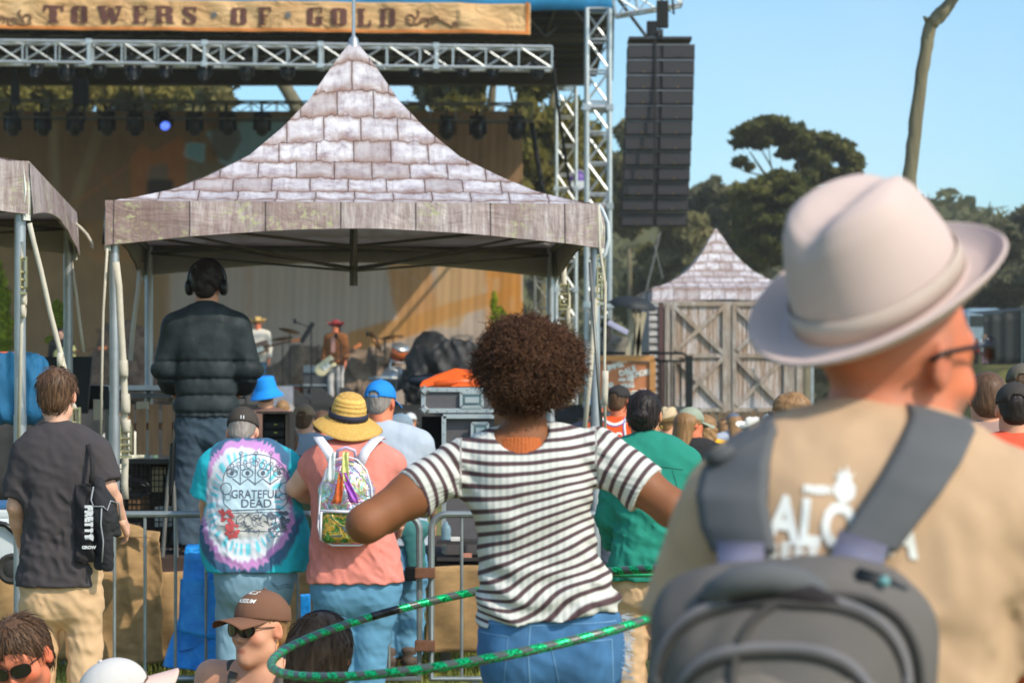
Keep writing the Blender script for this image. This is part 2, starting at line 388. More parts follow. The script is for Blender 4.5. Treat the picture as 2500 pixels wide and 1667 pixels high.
SLAB = {
 'T': [[(0,.86),(1,.86),(1,1),(0,1)], [(0,.66),(.13,.66),(.13,.88),(0,.88)], [(.87,.66),(1,.66),(1,.88),(.87,.88)], [(.31,.08),(.69,.08),(.66,.3),(.71,.5),(.66,.7),(.69,.88),(.31,.88),(.34,.7),(.29,.5),(.34,.3)], [(.2,0),(.8,0),(.8,.1),(.2,.1)]],
 'O': [[(.03,.15),(.16,.02),(.42,.02),(.38,.3),(.42,.5),(.38,.7),(.42,.98),(.16,.98),(.03,.85),(.06,.5)], [(.97,.15),(.84,.02),(.58,.02),(.62,.3),(.58,.5),(.62,.7),(.58,.98),(.84,.98),(.97,.85),(.94,.5)], [(.4,.9),(.6,.9),(.6,1),(.4,1)], [(.4,0),(.6,0),(.6,.1),(.4,.1)]],
 'W': [[(0,.88),(.38,.88),(.38,1),(0,1)], [(.04,.9),(.3,.9),(.42,.3),(.34,0),(.24,0)], [(.4,.9),(.62,.9),(.78,.2),(.7,0),(.58,0)], [(.36,.05),(.42,0),(.54,.9),(.46,.95)], [(.7,.05),(.78,.05),(.96,.9),(.86,.95)], [(.72,.88),(1,.88),(1,1),(.72,1)]],
 'E': [[(.1,.05),(.46,.05),(.42,.3),(.47,.5),(.42,.7),(.46,.95),(.1,.95),(.14,.7),(.09,.5),(.14,.3)], [(0,.9),(.95,.9),(.95,1),(0,1)], [(0,0),(.95,0),(.95,.1),(0,.1)], [(.82,.7),(.95,.7),(.95,.95),(.82,.95)], [(.82,.05),(.95,.05),(.95,.3),(.82,.3)], [(.44,.46),(.72,.46),(.72,.56),(.44,.56)]],
 'R': [[(.08,.05),(.4,.05),(.36,.3),(.41,.5),(.36,.7),(.4,.95),(.08,.95),(.12,.7),(.07,.5),(.12,.3)], [(0,.9),(.75,.9),(.75,1),(0,1)], [(0,0),(.48,0),(.48,.1),(0,.1)], [(.58,.55),(.82,.55),(.93,.66),(.93,.86),(.8,.98),(.58,.98)], [(.4,.46),(.75,.46),(.75,.56),(.4,.56)], [(.58,.52),(.82,.52),(.92,.4),(.92,.1),(1,.08),(1,0),(.7,0),(.62,.1)]],
 'S': [[(.1,.98),(.85,.98),(.95,1),(.95,.7),(.84,.7),(.72,.88),(.4,.88),(.4,.7),(.95,.42),(.95,.15),(.8,.02),(.15,.02),(.05,0),(.05,.32),(.16,.32),(.3,.12),(.6,.12),(.6,.3),(.05,.6),(.05,.85)]],
 'F': [[(.1,.05),(.46,.05),(.42,.3),(.47,.5),(.42,.7),(.46,.95),(.1,.95),(.14,.7),(.09,.5),(.14,.3)], [(0,.9),(.95,.9),(.95,1),(0,1)], [(0,0),(.56,0),(.56,.1),(0,.1)], [(.82,.68),(.95,.68),(.95,.95),(.82,.95)], [(.44,.46),(.74,.46),(.74,.56),(.44,.56)]],
 'G': [[(.03,.15),(.16,.02),(.42,.02),(.38,.3),(.42,.5),(.38,.7),(.42,.98),(.16,.98),(.03,.85),(.06,.5)], [(.4,.9),(.94,.9),(.94,1),(.4,1)], [(.82,.66),(.94,.66),(.94,.95),(.82,.95)], [(.4,0),(.7,0),(.7,.1),(.4,.1)], [(.6,.02),(.94,.02),(.94,.4),(1,.4),(1,.5),(.52,.5),(.52,.4),(.6,.4)]],
 'L': [[(.1,.05),(.48,.05),(.44,.3),(.49,.5),(.44,.7),(.48,.95),(.1,.95),(.14,.7),(.09,.5),(.14,.3)], [(0,.9),(.58,.9),(.58,1),(0,1)], [(0,0),(.97,0),(.97,.1),(0,.1)], [(.84,.05),(.97,.05),(.97,.36),(.84,.36)]],
 'D': [[(.08,.05),(.4,.05),(.36,.3),(.41,.5),(.36,.7),(.4,.95),(.08,.95),(.12,.7),(.07,.5),(.12,.3)], [(0,.9),(.7,.9),(.7,1),(0,1)], [(0,0),(.7,0),(.7,.1),(0,.1)], [(.6,.02),(.84,.02),(.97,.15),(.94,.5),(.97,.85),(.84,.98),(.6,.98),(.64,.5)]],
}
# ------------------------------------------------------------------ ground
t = NT('grass_ground'); v = t.coords()
f1 = t.noise(v, .8, 6, .65); f2 = t.noise(v, 14, 5, .7)
o = t.mix(t.ramp(f2, [(.35, (0, 0, 0)), (.7, (1, 1, 1))]), c(88, 98, 40), c(140, 138, 70))
o = t.mix(t.ramp(f1, [(.45, (0, 0, 0)), (.6, (1, 1, 1))]), o, c(120, 108, 66))
t.l(o, t.b.inputs['Base Color']); t.b.inputs['Roughness'].default_value = .95; t.bump(f2, .8, .03)
g = MB(); g.sheet(lambda u, v: ((u-.5)*500, -28+v*v*284, 0), 40, 60).build('ground', t.m); tag(bpy.data.objects['ground'], kind='structure')

def grass(y0, y1, x0, x1, nb, seed):
    r = np.random.RandomState(seed); q = nb
    y = r.uniform(y0, y1, q); x = r.uniform(x0, x1, q); hgt = r.uniform(.03, .09, q); a = r.uniform(0, 6.28, q); lean = r.uniform(0, .05, q)
    w = .004; dx, dy = np.cos(a), np.sin(a)
    V = np.zeros((q, 4, 3)); z0 = np.zeros(q)
    V[:, 0] = np.c_[x-dx*w, y-dy*w, z0]; V[:, 1] = np.c_[x+dx*w, y+dy*w, z0]
    V[:, 2] = np.c_[x+dx*w*.3+dy*lean, y+dy*w*.3-dx*lean, hgt]; V[:, 3] = np.c_[x-dx*w*.3+dy*lean, y-dy*w*.3-dx*lean, hgt]
    return V.reshape(-1, 3), np.arange(q*4).reshape(-1, 4)
V1, F1 = grass(13, 19, -3.4, 1.4, 42000, 1)
C = np.random.RandomState(3).uniform(0, 1, (len(V1)//4, 1)); C = np.repeat(C, 4, 0)
me = fast_mesh('grass', V1, F1); attr_col(me, np.asarray(c(96, 110, 38))*(1-C)+np.asarray(c(165, 160, 80))*C)
tag(link('grass', me, MC('grass_blade', .7, 0)), 'short trodden festival grass under the crowd barrier', 'grass', kind='stuff')

# ------------------------------------------------------------------ foliage and trees
def leafcloud(cl, nleaf, size, seed, shell=.5):
    r = np.random.RandomState(seed); Vs = []; vol = np.array([q[3]*q[4]*q[5] for q in cl])**.7; vol = vol/vol.sum()
    for q, w in zip(cl, vol):
        m = int(nleaf*w)+8; d = r.normal(size=(m, 3)); d /= np.linalg.norm(d, axis=1)[:, None]
        rad = r.uniform(shell, 1, m)**.6; lump = 1+.22*np.sin(d[:, 0]*5+q[0])*np.sin(d[:, 2]*6+q[2])
        Pp = np.array(q[:3])+d*(rad*lump)[:, None]*np.array(q[3:6])
        a = r.normal(size=(m, 3)); a /= np.linalg.norm(a, axis=1)[:, None]; b = np.cross(a, r.normal(size=(m, 3))); b /= np.linalg.norm(b, axis=1)[:, None]
        s = size*r.uniform(.5, 1.3, m)[:, None]
        Vs.append(np.stack([Pp-a*s, Pp-b*s*.45, Pp+a*s, Pp+b*s*.45], 1))
    V = np.concatenate(Vs).reshape(-1, 3); return V, np.arange(len(V)).reshape(-1, 4)
bark = M('bark', c(116, 108, 86), .95, var=.35, scale=3, bump=.6, bscale=9, st=(1, 1, .25), bdist=.06)
def leafmat(name, a, b, sc=.5):
    if name in _M: return _M[name]
    t = NT(name); v = t.coords(); f = t.noise(v, sc, 4, .6)
    o = t.ramp(f, [(.35, a), (.65, b)]); t.l(o, t.b.inputs['Base Color']); t.b.inputs['Roughness'].default_value = .75
    t.b.inputs['Specular IOR Level'].default_value = .2; translucent(t, .42); _M[name] = t.m; return t.m
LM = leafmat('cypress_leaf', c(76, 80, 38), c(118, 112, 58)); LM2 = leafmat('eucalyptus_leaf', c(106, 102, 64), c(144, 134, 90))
LM3 = leafmat('hazed_leaf', c(88, 88, 62), c(118, 114, 84))  # distance haze put into the paler leaf colours of the far trees
def tree(name, label, base, trunk, limbs, clumps, nleaf, size, seed, lm=LM, group=None, shell=.45):
    """trunk: list of (x,y,z,r) relative to base; limbs: list of such lists"""
    root = empty(name, base, label=label, cat='tree', group=group)
    m = MB(); tk = []
    for q0, q1 in zip(trunk[:-1], trunk[1:]):
        for f_ in (0, .25, .5, .75):
            w_ = q0[3]+(q1[3]-q0[3])*f_; jx = w_*.09; tk.append((q0[0]+(q1[0]-q0[0])*f_+rnd.uniform(-jx, jx), q0[1]+(q1[1]-q0[1])*f_+rnd.uniform(-jx, jx), q0[2]+(q1[2]-q0[2])*f_, w_*rnd.uniform(.93, 1.08)))
    tk.append(trunk[-1]); m.tube([q[:3] for q in tk], [q[3] for q in tk], 12)
    for L in limbs: m.tube([q[:3] for q in L], [q[3] for q in L], 6)
    m.build('trunk', bark, root, smooth=True)
    V, Fc = leafcloud(clumps, nleaf, size, seed, shell); me = fast_mesh('crown', V, Fc, False); link('crown', me, lm, root)
    return root
def pxc(base, L, d):     # clumps given as (px, py, depth offset, rx px, ry m, rz px)
    out = []
    for (px, py, dy, rx, ry, rz) in L:
        p = P(px, py, d+dy)-Vector(base); s = S(d+dy); out.append((p.x, p.y, p.z, rx/s, ry, rz/s))
    return out
def pxt(base, L, d):
    out = []
    for (px, py, dy, w) in L:
        p = P(px, py, d+dy)-Vector(base); out.append((p.x, p.y, p.z, w/2/S(d+dy)))
    return out
# umbrella-crowned cypress, right of the speakers
D = 125; b = Vector((P(1960, 0, D).x, D, 0))
tree('cypress_tree', 'tall flat-topped cypress with sky showing through its branches, right of the hanging speakers', b,
     pxt(b, [(1960, 1066, 0, 34), (1975, 800, 0, 26), (1985, 560, 0, 20), (1990, 470, 0, 12)], D),
     [pxt(b, q, D) for q in ([(1980, 600, 0, 12), (1920, 500, 1, 9), (1870, 430, 0, 7), (1830, 370, 0, 3)], [(1925, 500, 0, 8), (1890, 420, 2, 5), (1850, 350, 0, 3)],
      [(1940, 520, 0, 8), (1955, 430, -2, 6), (1940, 350, 0, 3)], [(1980, 520, 0, 9), (2020, 460, 0, 6), (2060, 400, 0, 3)], [(1870, 430, 0, 5), (1820, 420, 0, 3), (1792, 405, 0, 2)],
      [(1985, 560, 0, 7), (2040, 480, 1, 5), (2090, 430, 0, 3)], [(1890, 450, 0, 4), (1880, 390, 0, 3), (1875, 340, 0, 2)])],
     pxc(b, [(1835, 322, 0, 42, 3, 15), (1880, 308, 0, 46, 3, 16), (1925, 330, 1, 42, 3, 22), (1960, 355, 0, 40, 3, 26), (1812, 345, 1, 24, 2, 12), (1805, 395, 0, 16, 2, 6), (2000, 350, 0, 42, 3, 18),
             (2045, 370, 0, 36, 3, 20), (2080, 400, 0, 26, 2, 24), (1990, 400, 0, 40, 3, 34), (1965, 440, 0, 28, 3, 26), (2020, 430, 1, 32, 3, 14), (2070, 425, 0, 34, 2, 12), (1925, 370, 0, 26, 2, 14), (1860, 350, 0, 22, 2, 8), (1830, 408, 0, 10, 1, 5), (1900, 430, 0, 22, 2, 10), (1975, 480, 0, 40, 3, 16)], D), 26000, .22, 5, shell=.25)
D = 112; b = Vector((P(1880, 0, D).x, D, 0))
tree('cypress_tree', 'low rounded dark cypress under the flat-topped one', b,
     pxt(b, [(1880, 1075, 0, 26), (1885, 800, 0, 20), (1870, 620, 0, 14), (1860, 540, 0, 8)], D),
     [pxt(b, q, D) for q in ([(1872, 640, 0, 8), (1830, 570, 0, 5), (1805, 520, 0, 3)], [(1872, 620, 0, 8), (1920, 540, 0, 5), (1945, 500, 0, 3)])],
     pxc(b, [(1850, 480, 0, 60, 4, 32), (1900, 455, 0, 50, 4, 28), (1840, 520, 0, 48, 3, 32), (1920, 500, 0, 52, 4, 38), (1880, 550, 0, 70, 4, 26), (1955, 520, 0, 40, 3, 30), (1825, 560, 1, 34, 3, 26), (1960, 590, 1, 50, 4, 44), (1870, 610, 1, 70, 4, 44)], D), 26000, .23, 6)
# farther, paler trees on the slope behind the stage wing and the sheds
D = 150
for k, (x, top, w, lm, lab) in enumerate([
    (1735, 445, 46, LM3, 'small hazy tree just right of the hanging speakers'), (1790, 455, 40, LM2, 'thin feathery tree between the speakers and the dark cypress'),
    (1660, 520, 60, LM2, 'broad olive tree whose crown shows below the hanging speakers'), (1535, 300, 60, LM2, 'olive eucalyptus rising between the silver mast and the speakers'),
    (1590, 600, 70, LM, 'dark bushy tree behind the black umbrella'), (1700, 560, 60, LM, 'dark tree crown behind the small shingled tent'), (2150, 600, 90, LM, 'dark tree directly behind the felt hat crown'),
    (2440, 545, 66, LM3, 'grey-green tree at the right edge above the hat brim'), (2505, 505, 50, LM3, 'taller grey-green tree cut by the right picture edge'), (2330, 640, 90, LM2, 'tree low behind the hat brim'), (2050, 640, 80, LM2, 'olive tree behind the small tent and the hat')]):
    dd = D-3*(k % 4); b = Vector((P(x, 0, dd).x, dd, 0)); r = np.random.RandomState(20+k)
    cl = [(x+r.uniform(-.8, .8)*w, top+30+r.uniform(0, 1)**1.2*230, r.uniform(-5, 5), w*r.uniform(.4, .7), 4, r.uniform(24, 44)) for _ in range(13)]+[(x, top+24, 0, w*.5, 3, 24)]
    tree('background_tree', lab, b, pxt(b, [(x, 1060, 0, 22), (x+6, 800, 0, 17), (x, 600+k % 3*10, 0, 9)], dd), [], pxc(b, cl, dd), 12500, .38, 40+k, lm, 'trees on the far slope')
# trees behind the stage, seen under its roof
for k, (x, top, w, d, lab) in enumerate([(60, 60, 120, 84, 'yellow-olive tree behind the stage roof at the left edge'), (230, 40, 120, 90, 'yellow-olive tree behind the left half of the lighting trusses'),
    (430, 180, 100, 86, 'leafy tree with blue gaps behind the lit lamp'), (1010, 190, 70, 88, 'tree behind the right shoulder of the shingled tent roof'),
    (1180, 150, 90, 84, 'olive tree behind the right part of the stage'), (1330, 160, 80, 80, 'olive tree behind the two silver lattice masts'), (1400, 330, 60, 92, 'low leafy tree between the two silver masts')]):
    b = Vector((P(x, 0, d).x, d, 0)); r = np.random.RandomState(60+k)
    cl = [(x+r.uniform(-.9, .9)*w, top+r.uniform(0, 1)*460, r.uniform(-3, 3), w*r.uniform(.35, .6), 2.6, r.uniform(36, 60)) for _ in range(20)]
    tree('eucalyptus_tree', lab, b, pxt(b, [(x-20, 1120, 0, 40), (x, 700, 0, 32), (x+14, 300, 0, 24), (x+30, top, 0, 12)], d),
         [pxt(b, [(x+4, 500, 0, 14), (x-60, 330, 0, 9), (x-90, 200, 0, 5)], d)], pxc(b, cl, d), 11000, .29, 80+k, leafmat('stage_leaf', c(88, 84, 34), c(136, 124, 60), .35), 'trees behind the stage')
D = 78; b = Vector((P(730, 0, D).x, D, 0))
tree('leaning_tree', 'bare leaning limb crossing the sky gap left of the tent roof', b, pxt(b, [(900, 1110, 0, 60), (800, 600, 0, 50), (745, 300, 0, 40), (690, 200, 0, 30), (650, 120, 0, 22)], D),
     [], pxc(b, [(640, 80, 0, 60, 2, 30), (560, 170, 0, 40, 2, 18), (530, 240, 0, 26, 2, 26), (500, 300, 0, 30, 2, 30)], D), 2200, .4, 99, LM2)
D = 36; b = Vector((P(2215, 0, D).x, D, 0))
tree('bare_tree', 'bare crooked grey trunk rising out of the felt hat against the sky', b,
     pxt(b, [(2195, 1294, 0, 46), (2200, 900, 0, 42), (2216, 600, 0, 38), (2221, 430, 0, 35), (2232, 330, 0, 34), (2248, 200, 0, 32), (2262, 110, 0, 31), (2272, 62, 0, 33), (2292, 40, 0, 34), (2318, 12, 0, 30), (2334, -20, 0, 28), (2350, -80, 0, 26)], D),
     [pxt(b, [(2272, 60, 0, 20), (2262, 48, 0, 13), (2256, 42, -.2, 6)], D)], pxc(b, [(2370, -150, 0, 90, 2, 50)], D), 900, .16, 101, LM2)
# wooded slope far behind
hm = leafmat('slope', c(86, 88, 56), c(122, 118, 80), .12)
MB().sheet(lambda u, v: (-130+u*320, 165+v*60, -1+v*24+3*math.sin(u*19)*v+1.4*math.sin(u*47+2)*v), 60, 14).build('hillside', hm, smooth=True)
tag(bpy.data.objects['hillside'], kind='structure')
cl = []
r = np.random.RandomState(8)
for k in range(150):
    x = r.uniform(-60, 130); y = r.uniform(158, 200); cl.append((x, y, (y-165)*.4+r.uniform(0, 3), r.uniform(3, 6), 3, r.uniform(2.5, 4.5)))
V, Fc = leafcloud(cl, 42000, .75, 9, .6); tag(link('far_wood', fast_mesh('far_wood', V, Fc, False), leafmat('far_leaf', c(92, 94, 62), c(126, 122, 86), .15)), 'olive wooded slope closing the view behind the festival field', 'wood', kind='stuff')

# ------------------------------------------------------------------ stage
alu = M('aluminium', c(196, 198, 198), .38, .75, .12, 4, spec=.5); alu_dark = M('dull_steel', c(120, 118, 112), .5, .5, .2, 5)
black = M('stage_black', c(22, 22, 24), .8, var=.3, scale=3); blk_gloss = M('black_plastic', c(16, 16, 18), .35, var=.2)
def truss(label, p0, p1, w, step, r=.026, mat=alu, up=Vector((0, 0, 1)), group=None, name='lattice_truss', cat='truss', joints=0):
    p0 = Vector(p0); p1 = Vector(p1); root = empty(name, p0, label=label, cat=cat, group=group)
    d = p1-p0; L = d.length; d.normalize(); x = d.cross(up if abs(d.z) < .9 else Vector((0, 1, 0))).normalized(); y = x.cross(d).normalized()
    cs = [x*(sx*w/2)+y*(sy*w/2) for sx, sy in ((-1, -1), (1, -1), (1, 1), (-1, 1))]
    for cc in cs: MB().tube([cc, cc+d*L], r, 8).build('chord', mat, root, smooth='auto')
    m = MB(); k = max(1, round(L/step)); st = L/k
    for i in range(k):
        for f in range(4):
            a, b = cs[f], cs[(f+1) % 4]
            if (i+f) % 2: a, b = b, a
            m.tube([a+d*i*st, b+d*(i+1)*st], r*.55, 6)
            if joints != 2: m.tube([cs[f]+d*i*st, cs[(f+1) % 4]+d*i*st], r*.5, 6)
    for f in range(4): m.tube([cs[f]+d*L, cs[(f+1) % 4]+d*L], r*.6, 6)
    m.build('lacing', mat, root, smooth='auto')
    if joints:
        kk = int(L//2.4)
        for i in range(1, kk+1):
            q = MB()
            for f in range(4): q.bar(cs[f]+d*(i*L/(kk+1)-.06), cs[f]+d*(i*L/(kk+1)+.06), r*2.9, r*2.9)
            for f in range(4): q.tube([cs[f]+d*i*L/(kk+1), cs[(f+1) % 4]+d*i*L/(kk+1)], r*1.2, 6)
            q.build('coupling', mat, root)
    return root
DS = 50.
# roof
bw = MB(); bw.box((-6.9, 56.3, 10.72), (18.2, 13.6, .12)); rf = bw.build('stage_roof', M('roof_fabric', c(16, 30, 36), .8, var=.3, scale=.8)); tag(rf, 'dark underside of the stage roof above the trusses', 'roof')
m = MB()
for i in range(12):
    y0 = 50.2+i*1.1; m.bar((-15.8, y0, 10.6), (2.1, y0, 10.6), .07, .07)
for i in range(17):
    x0 = -15.5+i*1.1; m.bar((x0, 50, 10.5), (x0+.5*((-1)**i), 62.8, 10.55), .05, .08)
    m.bar((x0, 50, 10.5), (x0+.8, 52.2, 9.95), .05, .05); m.bar((x0+.8, 52.2, 9.95), (x0+1.1, 54.4, 10.5), .05, .05)
m.bar((-15.8, 52.2, 9.9), (2.1, 52.2, 9.9), .09, .09); m.bar((-15.8, 61.4, 10.35), (2.0, 61.4, 10.35), .3, .3)
m.build('rafters', M('rafter_metal', c(70, 60, 46), .6, .3), rf)
bl = MB(); bl.sheet(lambda u, v: (-8.6+u*10.7, 49.15+.03*math.sin(u*40), 9.98+.02*math.sin(u*23)+v*.9), 60, 4, .02)
tag(bl.build('roof_fascia', M('blue_tarpaulin', c(40, 128, 176), .5, var=.2, scale=3), None, True), 'bright blue fabric edge along the top of the stage roof', 'fascia')
# banner
D = 48.6
def bsurf(px, py): p = P(px, py, D); return Vector((p.x, D+.035*math.sin(p.x*2.1+1)+.02*math.sin(p.x*5.3+p.z*3)+(.06*math.sin((p.x*1.2+p.z*2.4)*2.2) if px > 1120 else .012*math.sin(p.x*9+p.z*7)), p.z))
BT = lambda x: -4+x/1295*14; BB = lambda x: 72+x/1295*13
bn = MB().sheet(lambda u, v: bsurf(-60+u*1355, BB(-60+u*1355)*(1-v)+BT(-60+u*1355)*v), 220, 14, .01)
t = NT('banner_cloth'); vv = t.coords(); f = t.noise(vv, 1.1, 5, .6, .5)
o = t.ramp(f, [(.3, c(184, 138, 90)), (.55, c(204, 162, 112)), (.75, c(216, 180, 134))]); t.l(o, t.b.inputs['Base Color']); t.b.inputs['Roughness'].default_value = .8
t.bump(t.noise(t.coords((1, 1, 2.2)), 1.6, 3, .5, 1.5), .5, .25)
bno = bn.build('banner', t.m, None, True); tag(bno, 'tan cloth banner lettered TOWERS OF GOLD across the stage front', 'banner')
e = MB()
e.sheet(lambda u, v: bsurf(-60+u*1353, BB(-60+u*1353)-1.5-v*7)-Vector((0, .02, 0)), 120, 1); e.sheet(lambda u, v: bsurf(1284+u*8, 84-v*78)-Vector((0, .02, 0)), 2, 12)
e.build('border', M('banner_edge', c(200, 120, 56), .8), bno, True)
dark = M('banner_print', c(94, 58, 50), .85, var=.2)
for ch, x0, x1 in (('T', 107, 155), ('O', 171, 216), ('W', 237, 300), ('E', 323, 362), ('R', 379, 427), ('S', 445, 482), ('O', 562, 604), ('F', 629, 664), ('G', 748, 789), ('O', 807, 849), ('L', 871, 907), ('D', 925, 967)):
    L = MB(); yb = 55+(x0/967)*11; yt = 13+(x0/967)*9
    for i_, pl in enumerate(SLAB[ch]):
        V = [bsurf(x0+p[0]*(x1-x0), yb+(yt-yb)*p[1])-Vector((0, .03+.001*i_, 0)) for p in pl]; L.add(V, [tuple(range(len(V)))])
    L.build('letter', dark, bno)
for cx, cy in ((523, 37), (704, 39)):
    L = MB()
    for k in range(8):
        a = k*math.pi/4; w = .19
        V = [bsurf(cx+4*math.cos(a+w*3), cy+4*math.sin(a+w*3))-Vector((0, .03+.001*k, 0)), bsurf(cx+13*math.cos(a), cy+13*math.sin(a))-Vector((0, .03+.001*k, 0)), bsurf(cx+4*math.cos(a-w*3), cy+4*math.sin(a-w*3))-Vector((0, .03+.001*k, 0)), bsurf(cx, cy)-Vector((0, .03+.001*k, 0))]
        L.add(V, [(0, 1, 2, 3)])
    L.build('star', M('banner_star', c(110, 110, 112), .8), bno)
def curl(pts, w=.03): L.tube([bsurf(*q)-Vector((0, .02, 0)) for q in pts], [w*(1-.5*abs(i/(len(pts)-1)-.4)) for i in range(len(pts))], 5)
def spiral(cx, cy, r, a0, turns, sg=1): return [(cx+r*(1-.75*i/18)*math.cos(a0+sg*turns*6.28*i/18), cy+r*(1-.75*i/18)*math.sin(a0+sg*turns*6.28*i/18)) for i in range(19)]
for s_, ox in ((1, 0), (-1, 2*532-2)):
    L = MB()
    T_ = lambda q: [(ox+s_*x if s_ > 0 else 2*0+(78-(x-992)*1.0)*1, y) for x, y in q]
    for q in ([(992, 55), (1005, 62), (1020, 60), (1040, 48), (1060, 44), (1085, 56), (1105, 68), (1118, 60)], spiral(1040, 58, 16, 3.4, .8), spiral(1000, 46, 12, 0, .8, -1), spiral(1066, 48, 10, 2, .9), [(1010, 56), (1020, 40), (1024, 30), (1018, 26)], spiral(1110, 62, 9, .5, .7, -1)):
        curl(T_(q), .026)
    L.build('scrollwork', M('banner_scroll', c(126, 92, 66), .85), bno)
# trusses
truss('bright silver lattice truss spanning under the banner', (-13, 48.2, 9.02), (P(1347, 0, 48.2).x, 48.2, 8.86), .42, .66, .034, joints=1, group='stage lighting trusses')
truss('dull lattice truss at the back of the stage carrying the lower lamps', (-13, 58, 9.15), (P(1300, 0, 58).x, 58, 9.05), .42, .6, .022, alu_dark, group='stage lighting trusses')
truss('dark lattice truss close under the roof behind the first one', (-13, 53, 9.85), (P(1340, 0, 53).x, 53, 9.8), .45, .7, .02, alu_dark, group='stage lighting trusses')
x0 = P(1460, 0, 49.2).x
truss('tall silver lattice mast at the right front corner of the stage', (x0, 49.2, 0), (x0, 49.2, 10.0), .46, .62, .05, name='lattice_mast', cat='mast', joints=1, group='silver masts beside the stage')
x0 = P(1382, 0, 57).x
truss('shorter silver lattice mast just left of the tall one', (x0, 57, 0), (x0, 57, 9.5), .46, .66, .04, name='lattice_mast', cat='mast', joints=1, group='silver masts beside the stage')
x0 = P(1330, 0, 60).x
truss('faint grey lattice mast low behind the right tent leg', (x0, 60, 0), (x0, 60, 6.4), .5, .66, .03, alu_dark, name='lattice_mast', cat='mast', group='silver masts beside the stage')
truss('short silver truss arm reaching from the mast to the hanging speakers', (P(1500, 0, 48.6).x, 48.6, 9.98), (P(1660, 0, 48.6).x, 48.6, 10.2), .4, .5, .03, name='truss_arm')
# stage lamps
def lamp(label, loc, tilt, lit=False, big=1., grp='moving stage lamps'):
    root = empty('stage_lamp', loc, (R(tilt), 0, R(rnd.uniform(-25, 25))), label, 'stage lamp', grp); s = big
    MB().bar((-.02, 0, .3*s), (-.02, 0, .12*s), .05, .05).box((0, 0, .1*s), (.26*s, .2*s, .1*s)).build('clamp_base', black, root)
    MB().box((-.15*s, 0, -.06*s), (.03, .12*s, .3*s)).box((.15*s, 0, -.06*s), (.03, .12*s, .3*s)).box((0, 0, .06*s), (.32*s, .12*s, .04)).build('yoke', black, root)
    MB().lathe([(.0, .06*s), (.09*s, .05*s), (.125*s, -.04*s), (.125*s, -.22*s), (.1*s, -.26*s), (.1*s, -.28*s)], n=14).build('lamp_head', blk_gloss, root, smooth='auto')
    if lit:
        em = NT('lit_blue_lens'); em.b.inputs['Emission Color'].default_value = (.05, .16, 1, 1); em.b.inputs['Emission Strength'].default_value = 1.1; lm_ = em.m
    else: lm_ = blk_gloss
    MB().lathe([(0, -.315*s), (.06*s, -.31*s), (.095*s, -.284*s)], n=14).build('lens', lm_, root, smooth=True)
    return root
xs = [30, 104, 183, 260, 330, 397, 475, 556, 640, 1092, 1167, 1262]
names = ['far-left', 'second', 'third', 'fourth', 'fifth, tilted', 'blue-lit', 'seventh', 'eighth', 'ninth', 'first right of the tent roof', 'second right of the tent roof', 'last at the right end']
for k, x in enumerate(xs):
    lab = 'stage lamp glowing blue under the rear truss' if k == 5 else f'dark stage lamp under the rear truss, {names[k]} from the left' if k < 9 else f'dark stage lamp under the rear truss, {names[k]}'
    lamp(lab, P(x, 282 if k < 9 else 292, 57.9)+Vector((0, 0, -.1)), -58 if k == 5 else 6 if k != 4 else 18, k == 5, 1.25)
xs = [90, 162, 243, 324, 405, 500, 602, 702, 1015, 1128, 1205, 1312]
for k, x in enumerate(xs):
    lamp(f'hanging lamp below the bright front truss, {"number %d from the left" % (k+1) if k < 8 else ["just right of the tent peak", "second right of the tent peak", "third right of the tent peak", "at the truss end"][k-8]}', P(x, 158, 48.2)+Vector((0, 0, -.05)), rnd.uniform(-30, 8), False, rnd.uniform(.72, .95), 'lamps under the front truss')
for x, lab in ((36, 'black hoist hanging at the far left under the stage roof'), (187, 'left of the two close black hoists in the upper left of the stage'), (205, 'right of the two close black hoists in the upper left of the stage')): tag(MB().bar(P(x, 195, 52), P(x+2, 258, 52), .16, .2).bar(P(x+1, 150, 52), P(x+1, 300, 52), .04, .04).build('chain_hoist', black), lab, 'hoist')
tag(MB().tube([P(1350, 150, 48.4), P(1362, 260, 49), P(1385, 420, 50), P(1395, 470, 52)], .03, 6).build('hanging_cable', black, None, True), 'thin black cable dropping from the end of the bright truss', 'cable')
tag(MB().tube([P(1298, 300, 57.8), P(1310, 380, 57.8), P(1325, 470, 57.8), P(1330, 520, 57.8)], .06, 6).build('cable_bundle', black, None, True), 'thick black cable bundle dropping from the end of the rear truss', 'cable')
# deck
dk = empty('stage_deck', (0, 0, 0), label='black stage deck the musicians stand on', cat='stage')
MB().box((-6.2, 56.5, 1.94), (16, 13, .12)).build('deck', M('deck_board', c(40, 38, 36), .7), dk)
MB().sheet(lambda u, v: (-14.2+u*16, 49.98-.03*math.sin(u*180), v*1.88), 240, 3, .01).build('skirt', M('stage_skirt', c(48, 46, 46), .9, var=.25), dk, True)
# painted backdrop
nu, nv = 420, 300; D = 62.3
U, Vv = np.meshgrid(np.linspace(-80, 1276, nu), np.linspace(272, 1010, nv))
def poly_in(px, py, pts):
    ins = np.zeros(px.shape, bool); q = len(pts)
    for i in range(q):
        x1, y1 = pts[i]; x2, y2 = pts[(i+1) % q]
        cnd = ((y1 > py) != (y2 > py)) & (px < (x2-x1)*(py-y1)/(y2-y1+1e-9)+x1); ins ^= cnd
    return ins
Pn = np.stack([U/60., Vv/60., U*0], -1)
wob = nz(Pn, 1.3, 2)
Cc = np.zeros((nv, nu, 3)); up_c = np.array(c(126, 92, 56)); gr = np.array(c(160, 144, 132))
w_ = ss(395, 430, U)*ss(560, 640, Vv); Cc[:] = up_c; Cc = mixc(Cc, gr, w_*(.85+.15*wob)); Cc = mixc(Cc, np.array(c(122, 98, 72)), (1-ss(395, 430, U))*ss(430, 700, Vv)*.8)
